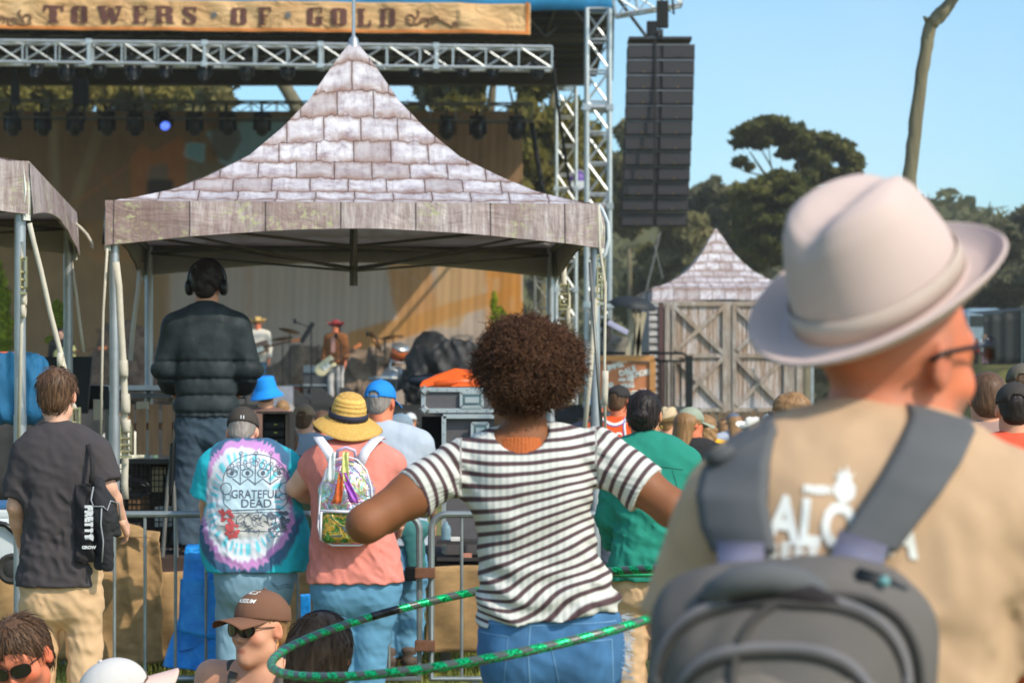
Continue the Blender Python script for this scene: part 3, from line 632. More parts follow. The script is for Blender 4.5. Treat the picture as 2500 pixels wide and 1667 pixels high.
def paint(pts, col, a=1.):
    global Cc
    I_ = poly_in(U+5*wob, Vv+5*wob, pts).astype(float)*a; Cc = mixc(Cc, np.array(c(col)), I_)
paint([(122, 280), (140, 280), (146, 520), (120, 520)], (150, 130, 88), .7); paint([(232, 310), (262, 300), (190, 520), (150, 560)], (142, 118, 76), .7)
paint([(318, 380), (345, 345), (372, 370), (440, 330), (450, 345), (462, 400), (462, 520), (318, 520)], (168, 98, 36), .8)
paint([(365, 405), (410, 400), (412, 440), (360, 440)], (120, 100, 84)); paint([(358, 440), (425, 440), (425, 500), (358, 500)], (70, 60, 56))
paint([(455, 348), (500, 352), (498, 400), (455, 385)], (130, 196, 220), .9); paint([(500, 320), (600, 290), (760, 290), (760, 480), (540, 400)], (120, 180, 205), .75)  # blue patches painted in for sky glimmering through the scrim
paint([(505, 285), (575, 290), (590, 340), (560, 400), (520, 380)], (92, 70, 48), .8); paint([(455, 400), (540, 400), (560, 470), (455, 470)], (110, 110, 92), .6)
for k in range(7): paint([(290-k*26, 420+k*22), (297-k*26, 420+k*22), (330-k*14, 640), (320-k*14, 640)], (150, 96, 44), .45)
paint([(160, 510), (330, 385), (334, 394), (165, 524)], (160, 100, 46), .6); paint([(230, 400), (340, 520), (332, 528), (225, 410)], (150, 96, 46), .5)
paint([(938, 600), (1052, 600), (1060, 700), (1075, 760), (1050, 800), (975, 820), (965, 760)], (176, 128, 80), .9)
paint([(1078, 600), (1200, 600), (1190, 690), (1120, 800), (1060, 800), (1062, 730)], (186, 148, 104), .85)
paint([(840, 870), (850, 810), (1000, 770), (1190, 712), (1276, 690), (1276, 725), (1110, 775), (1010, 815)], (212, 152, 84), .8)  # slanting ochre band across the lower right
paint([(1186, 560), (1276, 560), (1276, 860), (1192, 860)], (224, 150, 66), .9)
for x, y, w, h in ((1203, 600, 22, 26), (1236, 600, 30, 50), (1200, 678, 24, 34), (1246, 724, 10, 32), (1186, 745, 14, 50)): paint([(x, y), (x+w, y), (x+w, y+h), (x, y+h)], (150, 118, 84), .85)
paint([(604, 560), (608, 560), (608, 800), (604, 800)], (166, 120, 84), .7)
for k in range(16): paint([(430+k*32, 560), (434+k*32, 560), (436+k*32, 830), (431+k*32, 830)], (120, 108, 100), .14)
for k in range(4): paint([(560+k*90, 560), (568+k*90, 560), (800+k*90, 720), (800+k*90, 726)], (178, 158, 142), .3)
for _ in range(5):
    Cc[1:-1, 1:-1] = (Cc[1:-1, 1:-1]*2+Cc[:-2, 1:-1]+Cc[2:, 1:-1]+Cc[1:-1, :-2]+Cc[1:-1, 2:])/6
mott = nz(Pn, 3.1, 5)*.6+nz(Pn, 7.3, 6)*.4; Cc = Cc*(1+.16*mott[..., None])
lum = Cc.mean(-1, keepdims=True); Cc = lum+(Cc-lum)*np.where(Vv[..., None] < 540, .78, 1.)
Cc = Cc*(1.35+.45*ss(520, 640, Vv)[..., None]*(1-ss(900, 1000, U))[..., None]); Cc = Cc*np.minimum(1, .5/np.maximum(Cc.max(-1, keepdims=True), 1e-3))
V = np.stack([(U-1250)*D/F, D+.008*np.sin(U*.11)+.004*np.sin(U*.31+Vv*.01), EYE-(Vv-HZ)*D/F], -1).reshape(-1, 3)
ii = np.arange(nu*nv).reshape(nv, nu); Fq = np.stack([ii[:-1, :-1], ii[1:, :-1], ii[1:, 1:], ii[:-1, 1:]], -1).reshape(-1, 4)
me = fast_mesh('backdrop', V, Fq[:, ::-1]); attr_col(me, Cc.reshape(-1, 3)); bd = link('backdrop', me, MC('backdrop_cloth', .9, .1))
so_ = bd.modifiers.new('thickness', 'SOLIDIFY'); so_.thickness = .02
tag(bd, 'painted scenic cloth with trunks, a slanting band and houses at the back of the stage', 'backdrop')

# ------------------------------------------------------------------ line array
D = 46.; root = empty('line_array', P(1612, 100, D), label='long black hanging column of twelve loudspeakers against the sky', cat='speaker array')
grille = M('speaker_grille', c(50, 47, 50), .55, var=.12, scale=20, bump=.3, bscale=200); cabinet = M('speaker_cabinet', c(28, 27, 29), .7)
cab = M('cabinet_edge', c(112, 114, 124), .4)
px = 1617.; y = 108.
for k in range(12):
    hgt = 37.6; xc = 1615-(k*.9)-.06*k*k; p = P(xc, y+hgt/2, D+k*.006*k)-root.location; s = D/F; w = 168*s; h = hgt*s; a = R(.45*k)
    bx_ = MB().box((0, .32, 0), (w-.04, .6, h-.012), taper=1.).build('speaker_box', cabinet, root, loc=p, rot=(a, 0, 0))
    MB().box((-w/4-.005, 0, -.004), (w/2-.06, .02, h-.075)).box((w/4+.005, 0, -.004), (w/2-.06, .02, h-.075)).build('grille', grille, bx_)
    for sx in (-1, 1): MB().lathe([(0, .0), (.018, .0)], (sx*w/4, -.014, -h*.32), 8, rot=Matrix.Rotation(R(90), 3, 'X')).build('badge', M('bronze_badge', c(150, 120, 80), .4, .6), bx_)
    MB().box((0, .005, h/2-.016), (w-.03, .03, .022)).build('edge', cab, bx_)
    y += hgt-.45
MB().bar((-.1, -.03, .0), (-.12, .0, -3.4), .04, .03).build('cable', black, root)
MB().box((0, .3, .05), (1.2, .7, .05)).box((0, .3, .14), (.1, .8, .12)).build('rigging_frame', M('rig_steel', c(60, 58, 60), .5, .4), root)
MB().tube([(.0, .3, .15), (.05, .3, .9)], .02, 6).box((.06, .3, .55), (.22, .2, .5)).box((-.14, .3, .28), (.2, .2, .26)).tube([(.1, .3, .7), (.28, .3, .55), (.24, .3, .95)], .025, 6).build('chain_hoist', black, root)
MB().tube([P(1612, 566, D+.6)-root.location, P(1580, 700, D+.6)-root.location, P(1560, 880, D+.6)-root.location], .02, 5).tube([P(1590, 570, D)-root.location, P(1618, 680, D)-root.location], .012, 5).build('guy_cable', alu_dark, root)

# ------------------------------------------------------------------ shingle-print tents
t = NT('shingle_print'); at = t.n('Attribute', attribute_name='uvw').outputs['Vector']
def mth(op, a, b=None, c_=None, clamp=False):
    x = t.n('Math', operation=op, use_clamp=clamp)
    for i_, v_ in enumerate((a, b, c_)):
        if v_ is None: continue
        if isinstance(v_, (int, float)): x.inputs[i_].default_value = v_
        else: t.l(v_, x.inputs[i_])
    return x.outputs[0]
def tnoise(vec, sc, det=4., rg=.6, dist=0.):
    x = t.n('TexNoise', i_Scale=float(sc), i_Detail=float(det), i_Roughness=rg, i_Distortion=dist); t.l(vec, x.inputs['Vector']); return x.outputs['Fac']
def mpv(sc, loc=(0, 0, 0)):
    x = t.n('Mapping'); x.inputs['Scale'].default_value = sc; x.inputs['Location'].default_value = loc; t.l(at, x.inputs['Vector']); return x.outputs[0]
sp_ = t.n('SeparateXYZ'); t.l(at, sp_.inputs[0]); U_, V_ = sp_.outputs[0], sp_.outputs[1]
RH_, BW_ = .235, .245
low_ = tnoise(mpv((1, 1, 1)), 2.2, 2.); rag = tnoise(mpv((1, .35, 1)), 16, 4., .65)
v2 = mth('ADD', mth('DIVIDE', V_, RH_), mth('ADD', mth('MULTIPLY', mth('SUBTRACT', low_, .5), .5), mth('MULTIPLY', mth('SUBTRACT', rag, .5), .46)))
row = mth('FLOOR', v2); fv = mth('FRACT', v2)
wn = t.n('TexWhiteNoise', noise_dimensions='1D'); t.l(row, wn.inputs['W'])
u2 = mth('ADD', mth('DIVIDE', mth('ADD', U_, mth('MULTIPLY', mth('SUBTRACT', tnoise(mpv((1, 1, 1), (3, 5, 0)), 7, 2.), .5), .012)), BW_), mth('MULTIPLY', wn.outputs['Value'], 7.))
colw = mth('FLOOR', u2); fu_ = mth('FRACT', u2)
wn2 = t.n('TexWhiteNoise', noise_dimensions='2D'); cb = t.n('CombineXYZ'); t.l(colw, cb.inputs[0]); t.l(row, cb.inputs[1]); t.l(cb.outputs[0], wn2.inputs['Vector']); rnd1 = wn2.outputs['Value']
big = tnoise(mpv((1, 1, 1)), 7, 6., .7); stre = tnoise(mpv((30, 4, 1)), 1, 5., .7)
base = t.ramp(big, [(.3, c(138, 120, 128)), (.43, c(206, 196, 202)), (.57, c(238, 232, 236)), (.76, c(246, 243, 247))])
base = t.mix(mth('MULTIPLY', rnd1, .32), base, c(150, 134, 140)); base = t.mix(mth('MULTIPLY', wn2.outputs['Color'], 0.0) if False else mth('MULTIPLY', mth('GREATER_THAN', rnd1, .8), .3), base, c(150, 122, 104)); base = t.mix(t.ramp(stre, [(.5, (0, 0, 0)), (.75, (.6,)*3)]), base, c(134, 112, 118))
edge_b = t.ramp(fv, [(.0, (1, 1, 1)), (.06, (.8,)*3), (.42, (0, 0, 0))]); edge_t = t.ramp(fv, [(.86, (0, 0, 0)), (1., (.75,)*3)])
eu = mth('MINIMUM', fu_, mth('SUBTRACT', 1., fu_)); edge_u = t.ramp(eu, [(.0, (.7,)*3), (.09, (0, 0, 0))])
blot = mth('MULTIPLY_ADD', mth('SUBTRACT', tnoise(mpv((1, 1, 1), (9, 2, 0)), 9, 5., .7), .34), 4.6, .25, True)
rust = mth('MULTIPLY', mth('MAXIMUM', mth('MAXIMUM', edge_b, edge_t), edge_u), blot, None, True)
base = t.mix(rust, base, c(150, 112, 92)); base = t.mix(t.ramp(fv, [(.0, (1, 1, 1)), (.018, (.9,)*3), (.045, (0, 0, 0))]), base, c(84, 58, 56)); base = t.mix(t.ramp(eu, [(.0, (1, 1, 1)), (.009, (.9,)*3), (.018, (0, 0, 0))]), base, c(62, 50, 58))
t.l(base, t.b.inputs['Base Color']); t.b.inputs['Roughness'].default_value = .55; t.b.inputs['Specular IOR Level'].default_value = .35
t.bump(t.noise(t.coords(), 2.6, 3, .5), .4, .05); translucent(t, .22); shingle = t.m
t = NT('plank_print'); at = t.n('Attribute', attribute_name='uvw').outputs['Vector']
q = t.n('TexBrick', offset=0., squash=1.5, squash_frequency=3); q.inputs['Scale'].default_value = 1; q.inputs['Brick Width'].default_value = .31; q.inputs['Row Height'].default_value = 9; q.inputs['Mortar Size'].default_value = .006; q.inputs['Mortar Smooth'].default_value = .5
q.inputs['Color1'].default_value = (0, 0, 0, 1); q.inputs['Color2'].default_value = (1, 1, 1, 1); mq = t.n('Mapping'); mq.inputs['Location'].default_value = (.1, 4, 0); t.l(at, mq.inputs['Vector']); t.l(mq.outputs[0], q.inputs['Vector'])
mp = t.n('Mapping'); mp.inputs['Scale'].default_value = (34, 4, 1); t.l(at, mp.inputs['Vector']); st1 = t.n('TexNoise', i_Scale=1.0, i_Detail=6.0, i_Roughness=.75); t.l(mp.outputs[0], st1.inputs['Vector'])
lo = t.n('TexNoise', i_Scale=3.4, i_Detail=3.0); t.l(at, lo.inputs['Vector'])
base = t.ramp(st1.outputs['Fac'], [(.3, c(118, 98, 98)), (.5, c(176, 158, 154)), (.68, c(218, 206, 202))])
base = t.mix(t.ramp(q.outputs['Color'], [(0, (0, 0, 0)), (1, (.7,)*3)]), base, c(122, 100, 92))
sp = t.n('TexNoise', i_Scale=26.0, i_Detail=4.0, i_Roughness=.7); t.l(at, sp.inputs['Vector'])
lich = t.n('Math', operation='MULTIPLY', use_clamp=True); t.l(t.ramp(sp.outputs['Fac'], [(.5, (0, 0, 0)), (.6, (1, 1, 1))]), lich.inputs[0]); t.l(t.ramp(lo.outputs['Fac'], [(.5, (0, 0, 0)), (.62, (.85,)*3)]), lich.inputs[1])
base = t.mix(t.ramp(t.noise(mp.outputs[0] if False else at, 1.7, 5, .65, .5), [(.42, (0, 0, 0)), (.62, (.55,)*3)]), base, c(122, 92, 84)); base = t.mix(lich.outputs[0], base, c(178, 178, 130)); base = t.mix(q.outputs['Fac'], base, c(66, 54, 54))
t.l(base, t.b.inputs['Base Color']); t.b.inputs['Roughness'].default_value = .65; t.bump(t.noise(t.coords((1, 1, 2.)), 3.5, 3, .5, 1.), .4, .06); plank = t.m
t = NT('tent_lining'); v = t.coords(); t.l(t.ramp(t.noise(v, 1.5, 4), [(.3, c(184, 178, 170)), (.7, c(206, 200, 190))]), t.b.inputs['Base Color']); t.b.inputs['Roughness'].default_value = .8; t.bump(t.noise(v, 3, 4), .2, .03); translucent(t, .62); lining = t.m
HF = [(0, 0), (.1, .04), (.256, .125), (.39, .235), (.55, .39), (.69, .6), (.80, .80), (.9, 1.05), (.96, 1.19), (1, 1.26)]
hf = lambda u: float(np.interp(u, [q[0] for q in HF], [q[1] for q in HF]))
legm = M('tent_leg', c(168, 172, 176), .42, .6, .15, 5, dirt=.4)
def tent(label, cen, rot, Wd, ze, legs=True, vmat=None, fin=True, rise=1.26, scale_print=1., zfoot=0., hc=.165, hcor=.28):
    root = empty('shingled_tent', cen, (0, 0, rot), label, 'tent')
    k_ = rise/1.26; us = np.linspace(0, 1, 61); arc = np.concatenate([[0], np.cumsum([math.hypot((us[i+1]-us[i])*Wd/2, (hf(us[i+1])-hf(us[i]))*k_) for i in range(60)])])
    V = []; A = []; Fc = []; nt_ = 40
    for s_ in range(4):
        ang = s_*math.pi/2; ca, sa = math.cos(ang), math.sin(ang)
        for i, u in enumerate(us):
            for j in range(nt_+1):
                tt = -1+2*j/nt_; w = (1-u)*Wd/2*(1 if u < .97 else 1); x = tt*max(w, .02); y = -max(w, .02)
                sag = -.03*math.sin(min(1, u*1.1)*math.pi)*(1-tt*tt)*k_; fold = .006*math.sin(tt*30+u*8)*(1-u)*(1 if u < .9 else 0)
                V.append((x*ca-y*sa, x*sa+y*ca, ze+hf(u)*k_+sag+fold)); A.append(((x+s_*7.3)*scale_print, (arc[i]+.10*tt*tt*(1-u*.5)+.04)*scale_print, 0))
        o_ = s_*61*(nt_+1)
        for i in range(60):
            for j in range(nt_):
                a = o_+i*(nt_+1)+j; Fc.append((a, a+1, a+nt_+2, a+nt_+1))
    me = fast_mesh('roof', V, Fc); attr_vec(me, 'uvw', A); link('roof', me, shingle, root)
    V2 = [(x*.995, y*.995, z-.02) for x, y, z in V]; link('lining', fast_mesh('lining', V2, Fc), lining, root)
    for s_ in range(4):
        ang = s_*math.pi/2; ca, sa = math.cos(ang), math.sin(ang); V = []; A = []; Fc = []; q = 80
        for lay in (0, 1):
            for i in range(9):
                for j in range(q+1):
                    tt = -1+2*j/q; hb = hc+(hcor-hc)*abs(tt)**1.7; z = ze+.01-hb*i/8*1.0; x = tt*Wd/2*(1.006-.008*lay); y = -Wd/2*(1.008-.012*lay)-(.010*math.sin(tt*17+s_)+.005*math.sin(tt*41+i*.5+s_))*(1 if s_ == 0 else .25)*i/8-.02*i/8
                    V.append((x*ca-y*sa, x*sa+y*ca, z)); A.append(((x+s_*7.3)*scale_print, (ze-z)*scale_print, 0))
        for i in range(8):
            for j in range(q):
                a = i*(q+1)+j; Fc.append((a, a+q+1, a+q+2, a+1))
        n1 = 9*(q+1); me = fast_mesh('valance', V[:n1], Fc); attr_vec(me, 'uvw', A[:n1]); vo = link('valance', me, vmat or plank, root)
        link('lining', fast_mesh('lining', V[n1:], [f[::-1] for f in Fc]), lining, vo)
    w = Wd/2-.03; fr = M('tent_frame', c(96, 92, 84), .5, .5)
    for a, b in (((-w, -w), (w, -w)), ((w, -w), (w, w)), ((w, w), (-w, w)), ((-w, w), (-w, -w))):
        MB().tube([(*a, ze-.06), (*b, ze-.06)], .022, 8).build('eave_bar', fr, root, smooth='auto')
    m = MB().tube([(0, 0, ze-.42), (0, 0, ze+1.05*k_)], .028, 8)
    for sx in (-1, 1):
        for sy in (-1, 1):
            m.tube([(sx*w, sy*w, ze-.1), (0, 0, ze-.15)], .011, 6); m.tube([(sx*w, sy*w, ze-.1), (0, 0, ze-.32)], .009, 6)
    for a in ((w, 0), (-w, 0), (0, w), (0, -w)): m.tube([(*a, ze-.08), (0, 0, ze-.3)], .011, 6)
    m.build('centre_pole', fr, root, smooth='auto')
    if fin: MB().tube([(0, 0, ze+rise-.05), (0, 0, ze+rise+.75)], .012, 6).lathe([(.05, ze+rise-.07), (.03, ze+rise+.01), (.012, ze+rise+.03)]).build('finial', legm, root, smooth='auto')
    if legs:
        for sx, sy in ((-1, -1), (1, -1), (1, 1), (-1, 1)):
            lx, ly = sx*(w-.01), sy*(w-.01)
            lo = MB().tube([(lx, ly, ze-.05), (lx, ly, ze*.55)], .03, 12).tube([(lx, ly, ze*.55), (lx, ly, zfoot+.02)], .034, 12).build('leg', legm, root, smooth='auto')
            MB().box((lx, ly, zfoot+.01), (.16, .16, .012)).build('foot_plate', alu_dark, lo)
            # white corner piping
            MB().ribbon([(lx*1.022, ly*1.022, ze+.01), (lx*1.03, ly*1.03, ze-.14), (lx*1.025, ly*1.025, ze-hcor-.02)], .045, .01, Vector((sy, -sx, 0)).normalized()).build('corner_piping', M('white_webbing', c(214, 212, 202), .7), root)
    return root
ROT = R(4.5)
def corner_tent(cx, cy, rot, Wd, sx, sy):
    v = Vector((sx*Wd/2, sy*Wd/2, 0)); v.rotate(Euler((0, 0, rot))); return Vector((cx-v.x, cy-v.y, 0))
mc = corner_tent(P(262, 0, 14.9).x, 14.9, ROT, 3.07, -1, -1)
main_tent = tent('large shingle-print tent in the middle over the sound crew', mc, ROT, 3.07, 2.93)
lc = corner_tent(P(66, 0, 12.7).x, 12.7, R(5.6), 3.05, 1, -1)
tent('shingle-print tent cut off by the left picture edge', lc, R(5.6), 3.05, 2.93, hc=.17)
# far tent over the shed
D = 46.; fc_ = P(1764, 0, D); s_ = D/F
tent('small distant shingle-print tent topping the plank shed', (fc_.x, D+1.5, 0), R(3), 366*s_*.985, EYE+(HZ-703)*s_, legs=False, vmat=shingle, fin=False, rise=160*s_, scale_print=1., hc=.22, hcor=.36)
# ------------------------------------------------------------------ people
def trp(prims, Rm, off, s=1.):
    out = []
    for p in prims:
        q = dict(p)
        if p['t'] == 'cap': q['a'] = Rm @ (p['a']*s)+off; q['b'] = Rm @ (p['b']*s)+off; q['ra'] = p['ra']*s; q['rb'] = p['rb']*s
        else:
            q['c'] = Rm @ (p['c']*s)+off; q['rot'] = Rm @ (np.eye(3) if p['rot'] is None else p['rot'])
            if p['t'] == 'ell': q['r'] = p['r']*s
            else: q['h'] = p['h']*s; q['rr'] = p['rr']*s
        out.append(q)
    return out
def head_prims(fine=True, jaw=1.):
    L = [ell((0, -.012, .03), (.075, .094, .086), .02), ell((0, .03, -.03), (.06, .062, .082), .04), cap((-.042*jaw, .005, -.07), (-.008, .07, -.098), .024, .02, k=.03), cap((.042*jaw, .005, -.07), (.008, .07, -.098), .024, .02, k=.03),
         cap((0, .085, .006), (0, .103, -.028), .0085, .0115, k=.012), ell((0, .074, -.102), (.018, .015, .015), .02), ell((0, .058, -.075), (.034, .028, .04), .02)]
    for s in (-1, 1):
        L += [ell((s*.079, -.008, -.006), (.011, .02, .032), .008, Euler((R(-12), 0, R(s*22))).to_matrix())]
        if fine:
            L += [cap((s*.012, .083, .022), (s*.045, .07, .022), .012, .009, k=.015), ell((s*.044, .056, -.03), (.02, .02, .018), .025), sub(ell((s*.031, .096, .004), (.016, .016, .010), .01), .012), ell((s*.031, .078, .003), (.015, .012, .010), .004),
                  ell((s*.011, .096, -.032), (.007, .008, .006), .006), sub(ell((s*.087, -.003, -.004), (.006, .01, .018), .004), .006)]
    if fine: L += [ell((0, .0835, -.062), (.022, .010, .005), .008), ell((0, .083, -.0715), (.018, .010, .0055), .008), sub(cap((-.018, .096, -.0665), (.018, .096, -.0665), .0016), .003)]
    return L
def hand_prims(s, curl=.35, spread=.1):
    """hand along -z from the wrist at the origin, palm facing +x*s side in; fingers curl towards +y"""
    L = [bx((0, .0, -.05), (.014, .04, .045), .013, .01), cap((0, 0, .02), (0, 0, -.02), .024, .026, (.75, 1, 1), k=.02)]
    for i, (y, ln) in enumerate(((.031, .07), (.011, .078), (-.01, .073), (-.029, .057))):
        p0 = np.array((0, y, -.088)); a = curl*(.8+.15*i); d = np.array((-s*math.sin(a), spread*(y/.03)*.5, -math.cos(a))); p1 = p0+d*ln*.5
        a2 = a*2.1; d2 = np.array((-s*math.sin(a2), spread*(y/.03)*.3, -math.cos(a2))); p2 = p1+d2*ln*.3; a3 = a*2.9; p3 = p2+np.array((-s*math.sin(a3), 0, -math.cos(a3)))*ln*.26
        L += [cap(p0+np.array((0, 0, .01)), p1, .0095, .0085, k=.005), cap(p1, p2, .0085, .0078, k=.003), cap(p2, p3, .0078, .007, k=.003)]
    L += [cap((0, .03, -.025), (-s*.018, .058, -.05), .014, .0105, k=.01), cap((-s*.018, .058, -.05), (-s*.03, .066, -.078), .0105, .009, k=.003)]
    return L
def aim(d, hint=(0, 1, 0)):
    """rotation taking -z to d, +y near hint"""
    z = -Vector(d).normalized(); y = Vector(hint); y = (y-z*y.dot(z)).normalized(); x = y.cross(z)
    return np.array(Matrix((x, y, z)).transposed())
def stance(H, lean=0., **kw):
    J = dict(pelvis=(0, 0, .53), waist=(0, 0, .62), chest=(0, lean*.4, .74), neck=(0, lean*.75, .835), head=(0, lean+.008, .925),
             hipL=(-.052, 0, .51), hipR=(.052, 0, .51), kneeL=(-.058, .012, .285), kneeR=(.058, .012, .285), ankL=(-.062, -.005, .045), ankR=(.062, -.005, .045),
             shL=(-.108, lean*.6, .8), shR=(.108, lean*.6, .8), elL=(-.14, lean*.4, .63), elR=(.14, lean*.4, .63), wrL=(-.15, .05+lean*.4, .49), wrR=(.15, .05+lean*.4, .49))
    J = {k: np.array(v)*H for k, v in J.items()}
    for k, v in kw.items(): J[k] = np.array(v, float)
    return J
LEV = [(.46, .094, .060), (.50, .098, .064), (.56, .090, .058), (.62, .080, .052), (.68, .086, .056), (.74, .096, .060), (.785, .100, .054), (.81, .088, .040)]
def spine(J, H, z):
    ks = [J['pelvis'], J['waist'], J['chest'], J['neck']]; zs = [.53, .62, .74, .835]
    return np.array([np.interp(z, zs, [k[i] for k in ks]) for i in range(2)]+[np.interp(z, [.46]+zs, [J['pelvis'][2]-.07*H]+[k[2] for k in ks])])
def torso(J, H, bw, fit, zmin=.46, zmax=.82, belly=0., hipw=1., k=.06, bustk=1.):
    L = []; hx = J['hipR']-J['hipL']; hx = hx/np.linalg.norm(hx); sx = J['shR']-J['shL']; sx = sx/np.linalg.norm(sx)
    for z in np.linspace(zmin, zmax, max(3, int((zmax-zmin)/.03))):
        w = np.interp(z, [q[0] for q in LEV], [q[1] for q in LEV])*H*bw*(hipw if z < .58 else 1+(hipw-1)*max(0, (.66-z)/.08)); dp = np.interp(z, [q[0] for q in LEV], [q[2] for q in LEV])*H*bw**.8
        if belly: b_ = belly*math.exp(-((z-.6)/.07)**2)*H; dp += b_*.5; w += b_*.6
        w += fit; dp += fit; t_ = np.clip((z-.53)/.27, 0, 1); a = hx*(1-t_)+sx*t_; a /= np.linalg.norm(a); cn = spine(J, H, z)+np.array((0, (belly*.5*math.exp(-((z-.6)/.07)**2)*H), 0))
        L.append(cap(cn-a*(w-dp), cn+a*(w-dp), dp, k=k))
    return L
def folds(amp, f=18, seed=0, z0=None, zr=.12, aniso=(1, 1, 2.2)):
    A = np.array(aniso); sk_ = (seed % 2*2-1)*.45
    def fn(X):
        q = np.stack([X[..., 0]*A[0], X[..., 1]*A[1], (X[..., 2]+sk_*X[..., 0])*A[2]], -1); n1 = nz(q, f, seed); n2 = nz(q*np.array((1.2, 1, .6)), f*2.1, seed+1); n3 = nz(q, f*3.4, seed+2); v = amp*(.55-np.abs(n1)*1.5)*.7+amp*(.35-np.abs(n2))*.8+amp*.18*n3
        if z0 is not None: v = v*(.35+1.1*np.exp(-((X[..., 2]-z0)/zr)**2))
        return v
    return fn
SKIN = dict(tan=(222, 160, 128), fair=(226, 172, 146), red=(222, 128, 92), brown=(142, 88, 56), olive=(196, 140, 106))
skinm = MC('skin', .6, .15, 420, .0008, sss=.06, spec=.35, var=.12)
def rotm(yaw=0, pitch=0, roll=0):   # yaw + = turn to the right (clockwise from above), pitch + = nod down
    return np.array((Matrix.Rotation(-R(yaw), 3, 'Z') @ Matrix.Rotation(-R(pitch), 3, 'X') @ Matrix.Rotation(R(roll), 3, 'Y')))
def person(label, loc, rot=0., H=1.75, J=None, bw=1., h=.01, skin='tan', head=(0, 0, 0), hs=None, top=None, bottom=None, group=None, belly=0., hipw=1., fine=False, hands=(1, 1), handdir=(None, None), curl=(.35, .35), shoes=None, stubble=None, legs=True, neckr=.034, armr=1., cat='person', ears=1., nape=None):
    if J is None: J = stance(H)
    hs = hs or (H/1.75)**.5; Rh = rotm(*head); HC = J['head']; sk = np.array(c(SKIN[skin]))
    pr = [] ; g = bw**.7
    pr += torso(J, H, bw*.9, 0, .5, .8, belly*.7, hipw, .05)
    pr += [cap(J['neck']-np.array((0, 0, .03)), HC+Rh @ np.array((0, -.018, -.06))*hs, neckr*H*g*.95, neckr*H*.88*g, k=.03), cap(J['shL'], J['neck'], .03*H*g, .03*H*g, k=.04), cap(J['shR'], J['neck'], .03*H*g, .03*H*g, k=.04)]
    hpz = head_prims(fine)
    if ears != 1: hpz += [ell((0, .084, -.116), (.034, .026, .034), .02)]
    pr += trp(hpz, Rh, HC, hs)
    extra = []
    for i, s in enumerate('LR'):
        a, b, w = J['sh'+s], J['el'+s], J['wr'+s]
        pr += [cap(a, a*.5+b*.5, .031*H*armr, .028*H*armr, k=.03), cap(a*.5+b*.5, b, .028*H*armr, .024*H*armr, k=.03), cap(b, b*.6+w*.4, .0245*H*armr, .0235*H*armr, k=.02), cap(b*.6+w*.4, w, .0235*H*armr, .0155*H, k=.02)]
        if hands[i]:
            d = handdir[i] if handdir[i] is not None else (w-b); Rr = aim(d, (0, 1, .3)); hp = trp(hand_prims(-1 if s == 'L' else 1, curl[i]), Rr, w, H/1.75)
            if h <= .012: extra.append((hp, .0042, None))
            else: pr += hp[:2]+[cap(w, w+np.array(Rr @ np.array((0, 0, -.15))), .022, .016, k=.02)]
        if legs: pr += [cap(J['hip'+s], J['knee'+s], .045*H*g, .03*H*g, k=.03), cap(J['knee'+s], J['ank'+s], .03*H*g, .022*H, k=.02)]
    hloc = lambda V: (V-HC) @ Rh/hs
    def colf(V):
        q = hloc(V); C = np.repeat(sk[None], len(V), 0); n_ = nz(V, 30, 4)*.06; C = C*(1+n_[:, None])
        dd = lambda cn, r: np.linalg.norm((q-np.array(cn))/np.array(r), axis=1)
        C = mixc(sk*np.array((.78, .42, .40)), C, np.minimum(1, ss(.7, 1.1, dd((0, .1, -.067), (.024, .03, .011)))+.25))
        for s in (-1, 1):
            C = mixc(C, sk*np.array((1.0, .72, .68)), .6*(1-ss(.3, 1, dd((s*.045, .07, -.03), (.03, .04, .03)))))
            C = mixc(C, sk*.32, .85*(1-ss(.6, 1, dd((s*.031, .09, .027), (.021, .03, .0055))))); C = mixc(C, np.array((.03, .02, .02)), .9*(1-ss(.5, 1, dd((s*.031, .09, .003), (.013, .03, .005)))))
            C = mixc(C, sk*np.array((1.02, .7, .62)), .6*(1-ss(.5, 1.2, dd((s*.083, -.008, -.006), (.02, .03, .04)))))
        if nape is not None:
            m_ = (1-ss(.0, .04, q[:, 1]))*ss(-.09, -.05, q[:, 2])*(1-ss(.04, .06, q[:, 2])); C = mixc(C, np.array(c(nape)), (.55+.2*nz(V, 90, 3))*m_)
            C = C*(1-.10*np.clip(nz(V*np.array((1, 1, 2.5)), 45, 8), 0, 1))[:, None]
        if stubble is not None:
            m_ = (1-ss(-.05, -.035, q[:, 2]))*ss(.02, .05, q[:, 1])*ss(-.14, -.12, q[:, 2]); C = mixc(C, np.array(c(stubble)), .75*m_)
        return C
    root = blob('person', pr, h, skinm, None, colf=colf, it=2 if not fine else 1, extra=extra, loc=loc, rot=(0, 0, R(rot)))
    tag(root, label, cat, group)
    root['_'] = 0; del root['_']
    info = dict(root=root, J=J, H=H, HC=Vector(HC), RH=Matrix(Rh.tolist()), hs=hs, h=h, bw=bw, belly=belly, hipw=hipw)
    if top: shirt(info, **top)
    if bottom: trousers(info, **bottom)
    return info
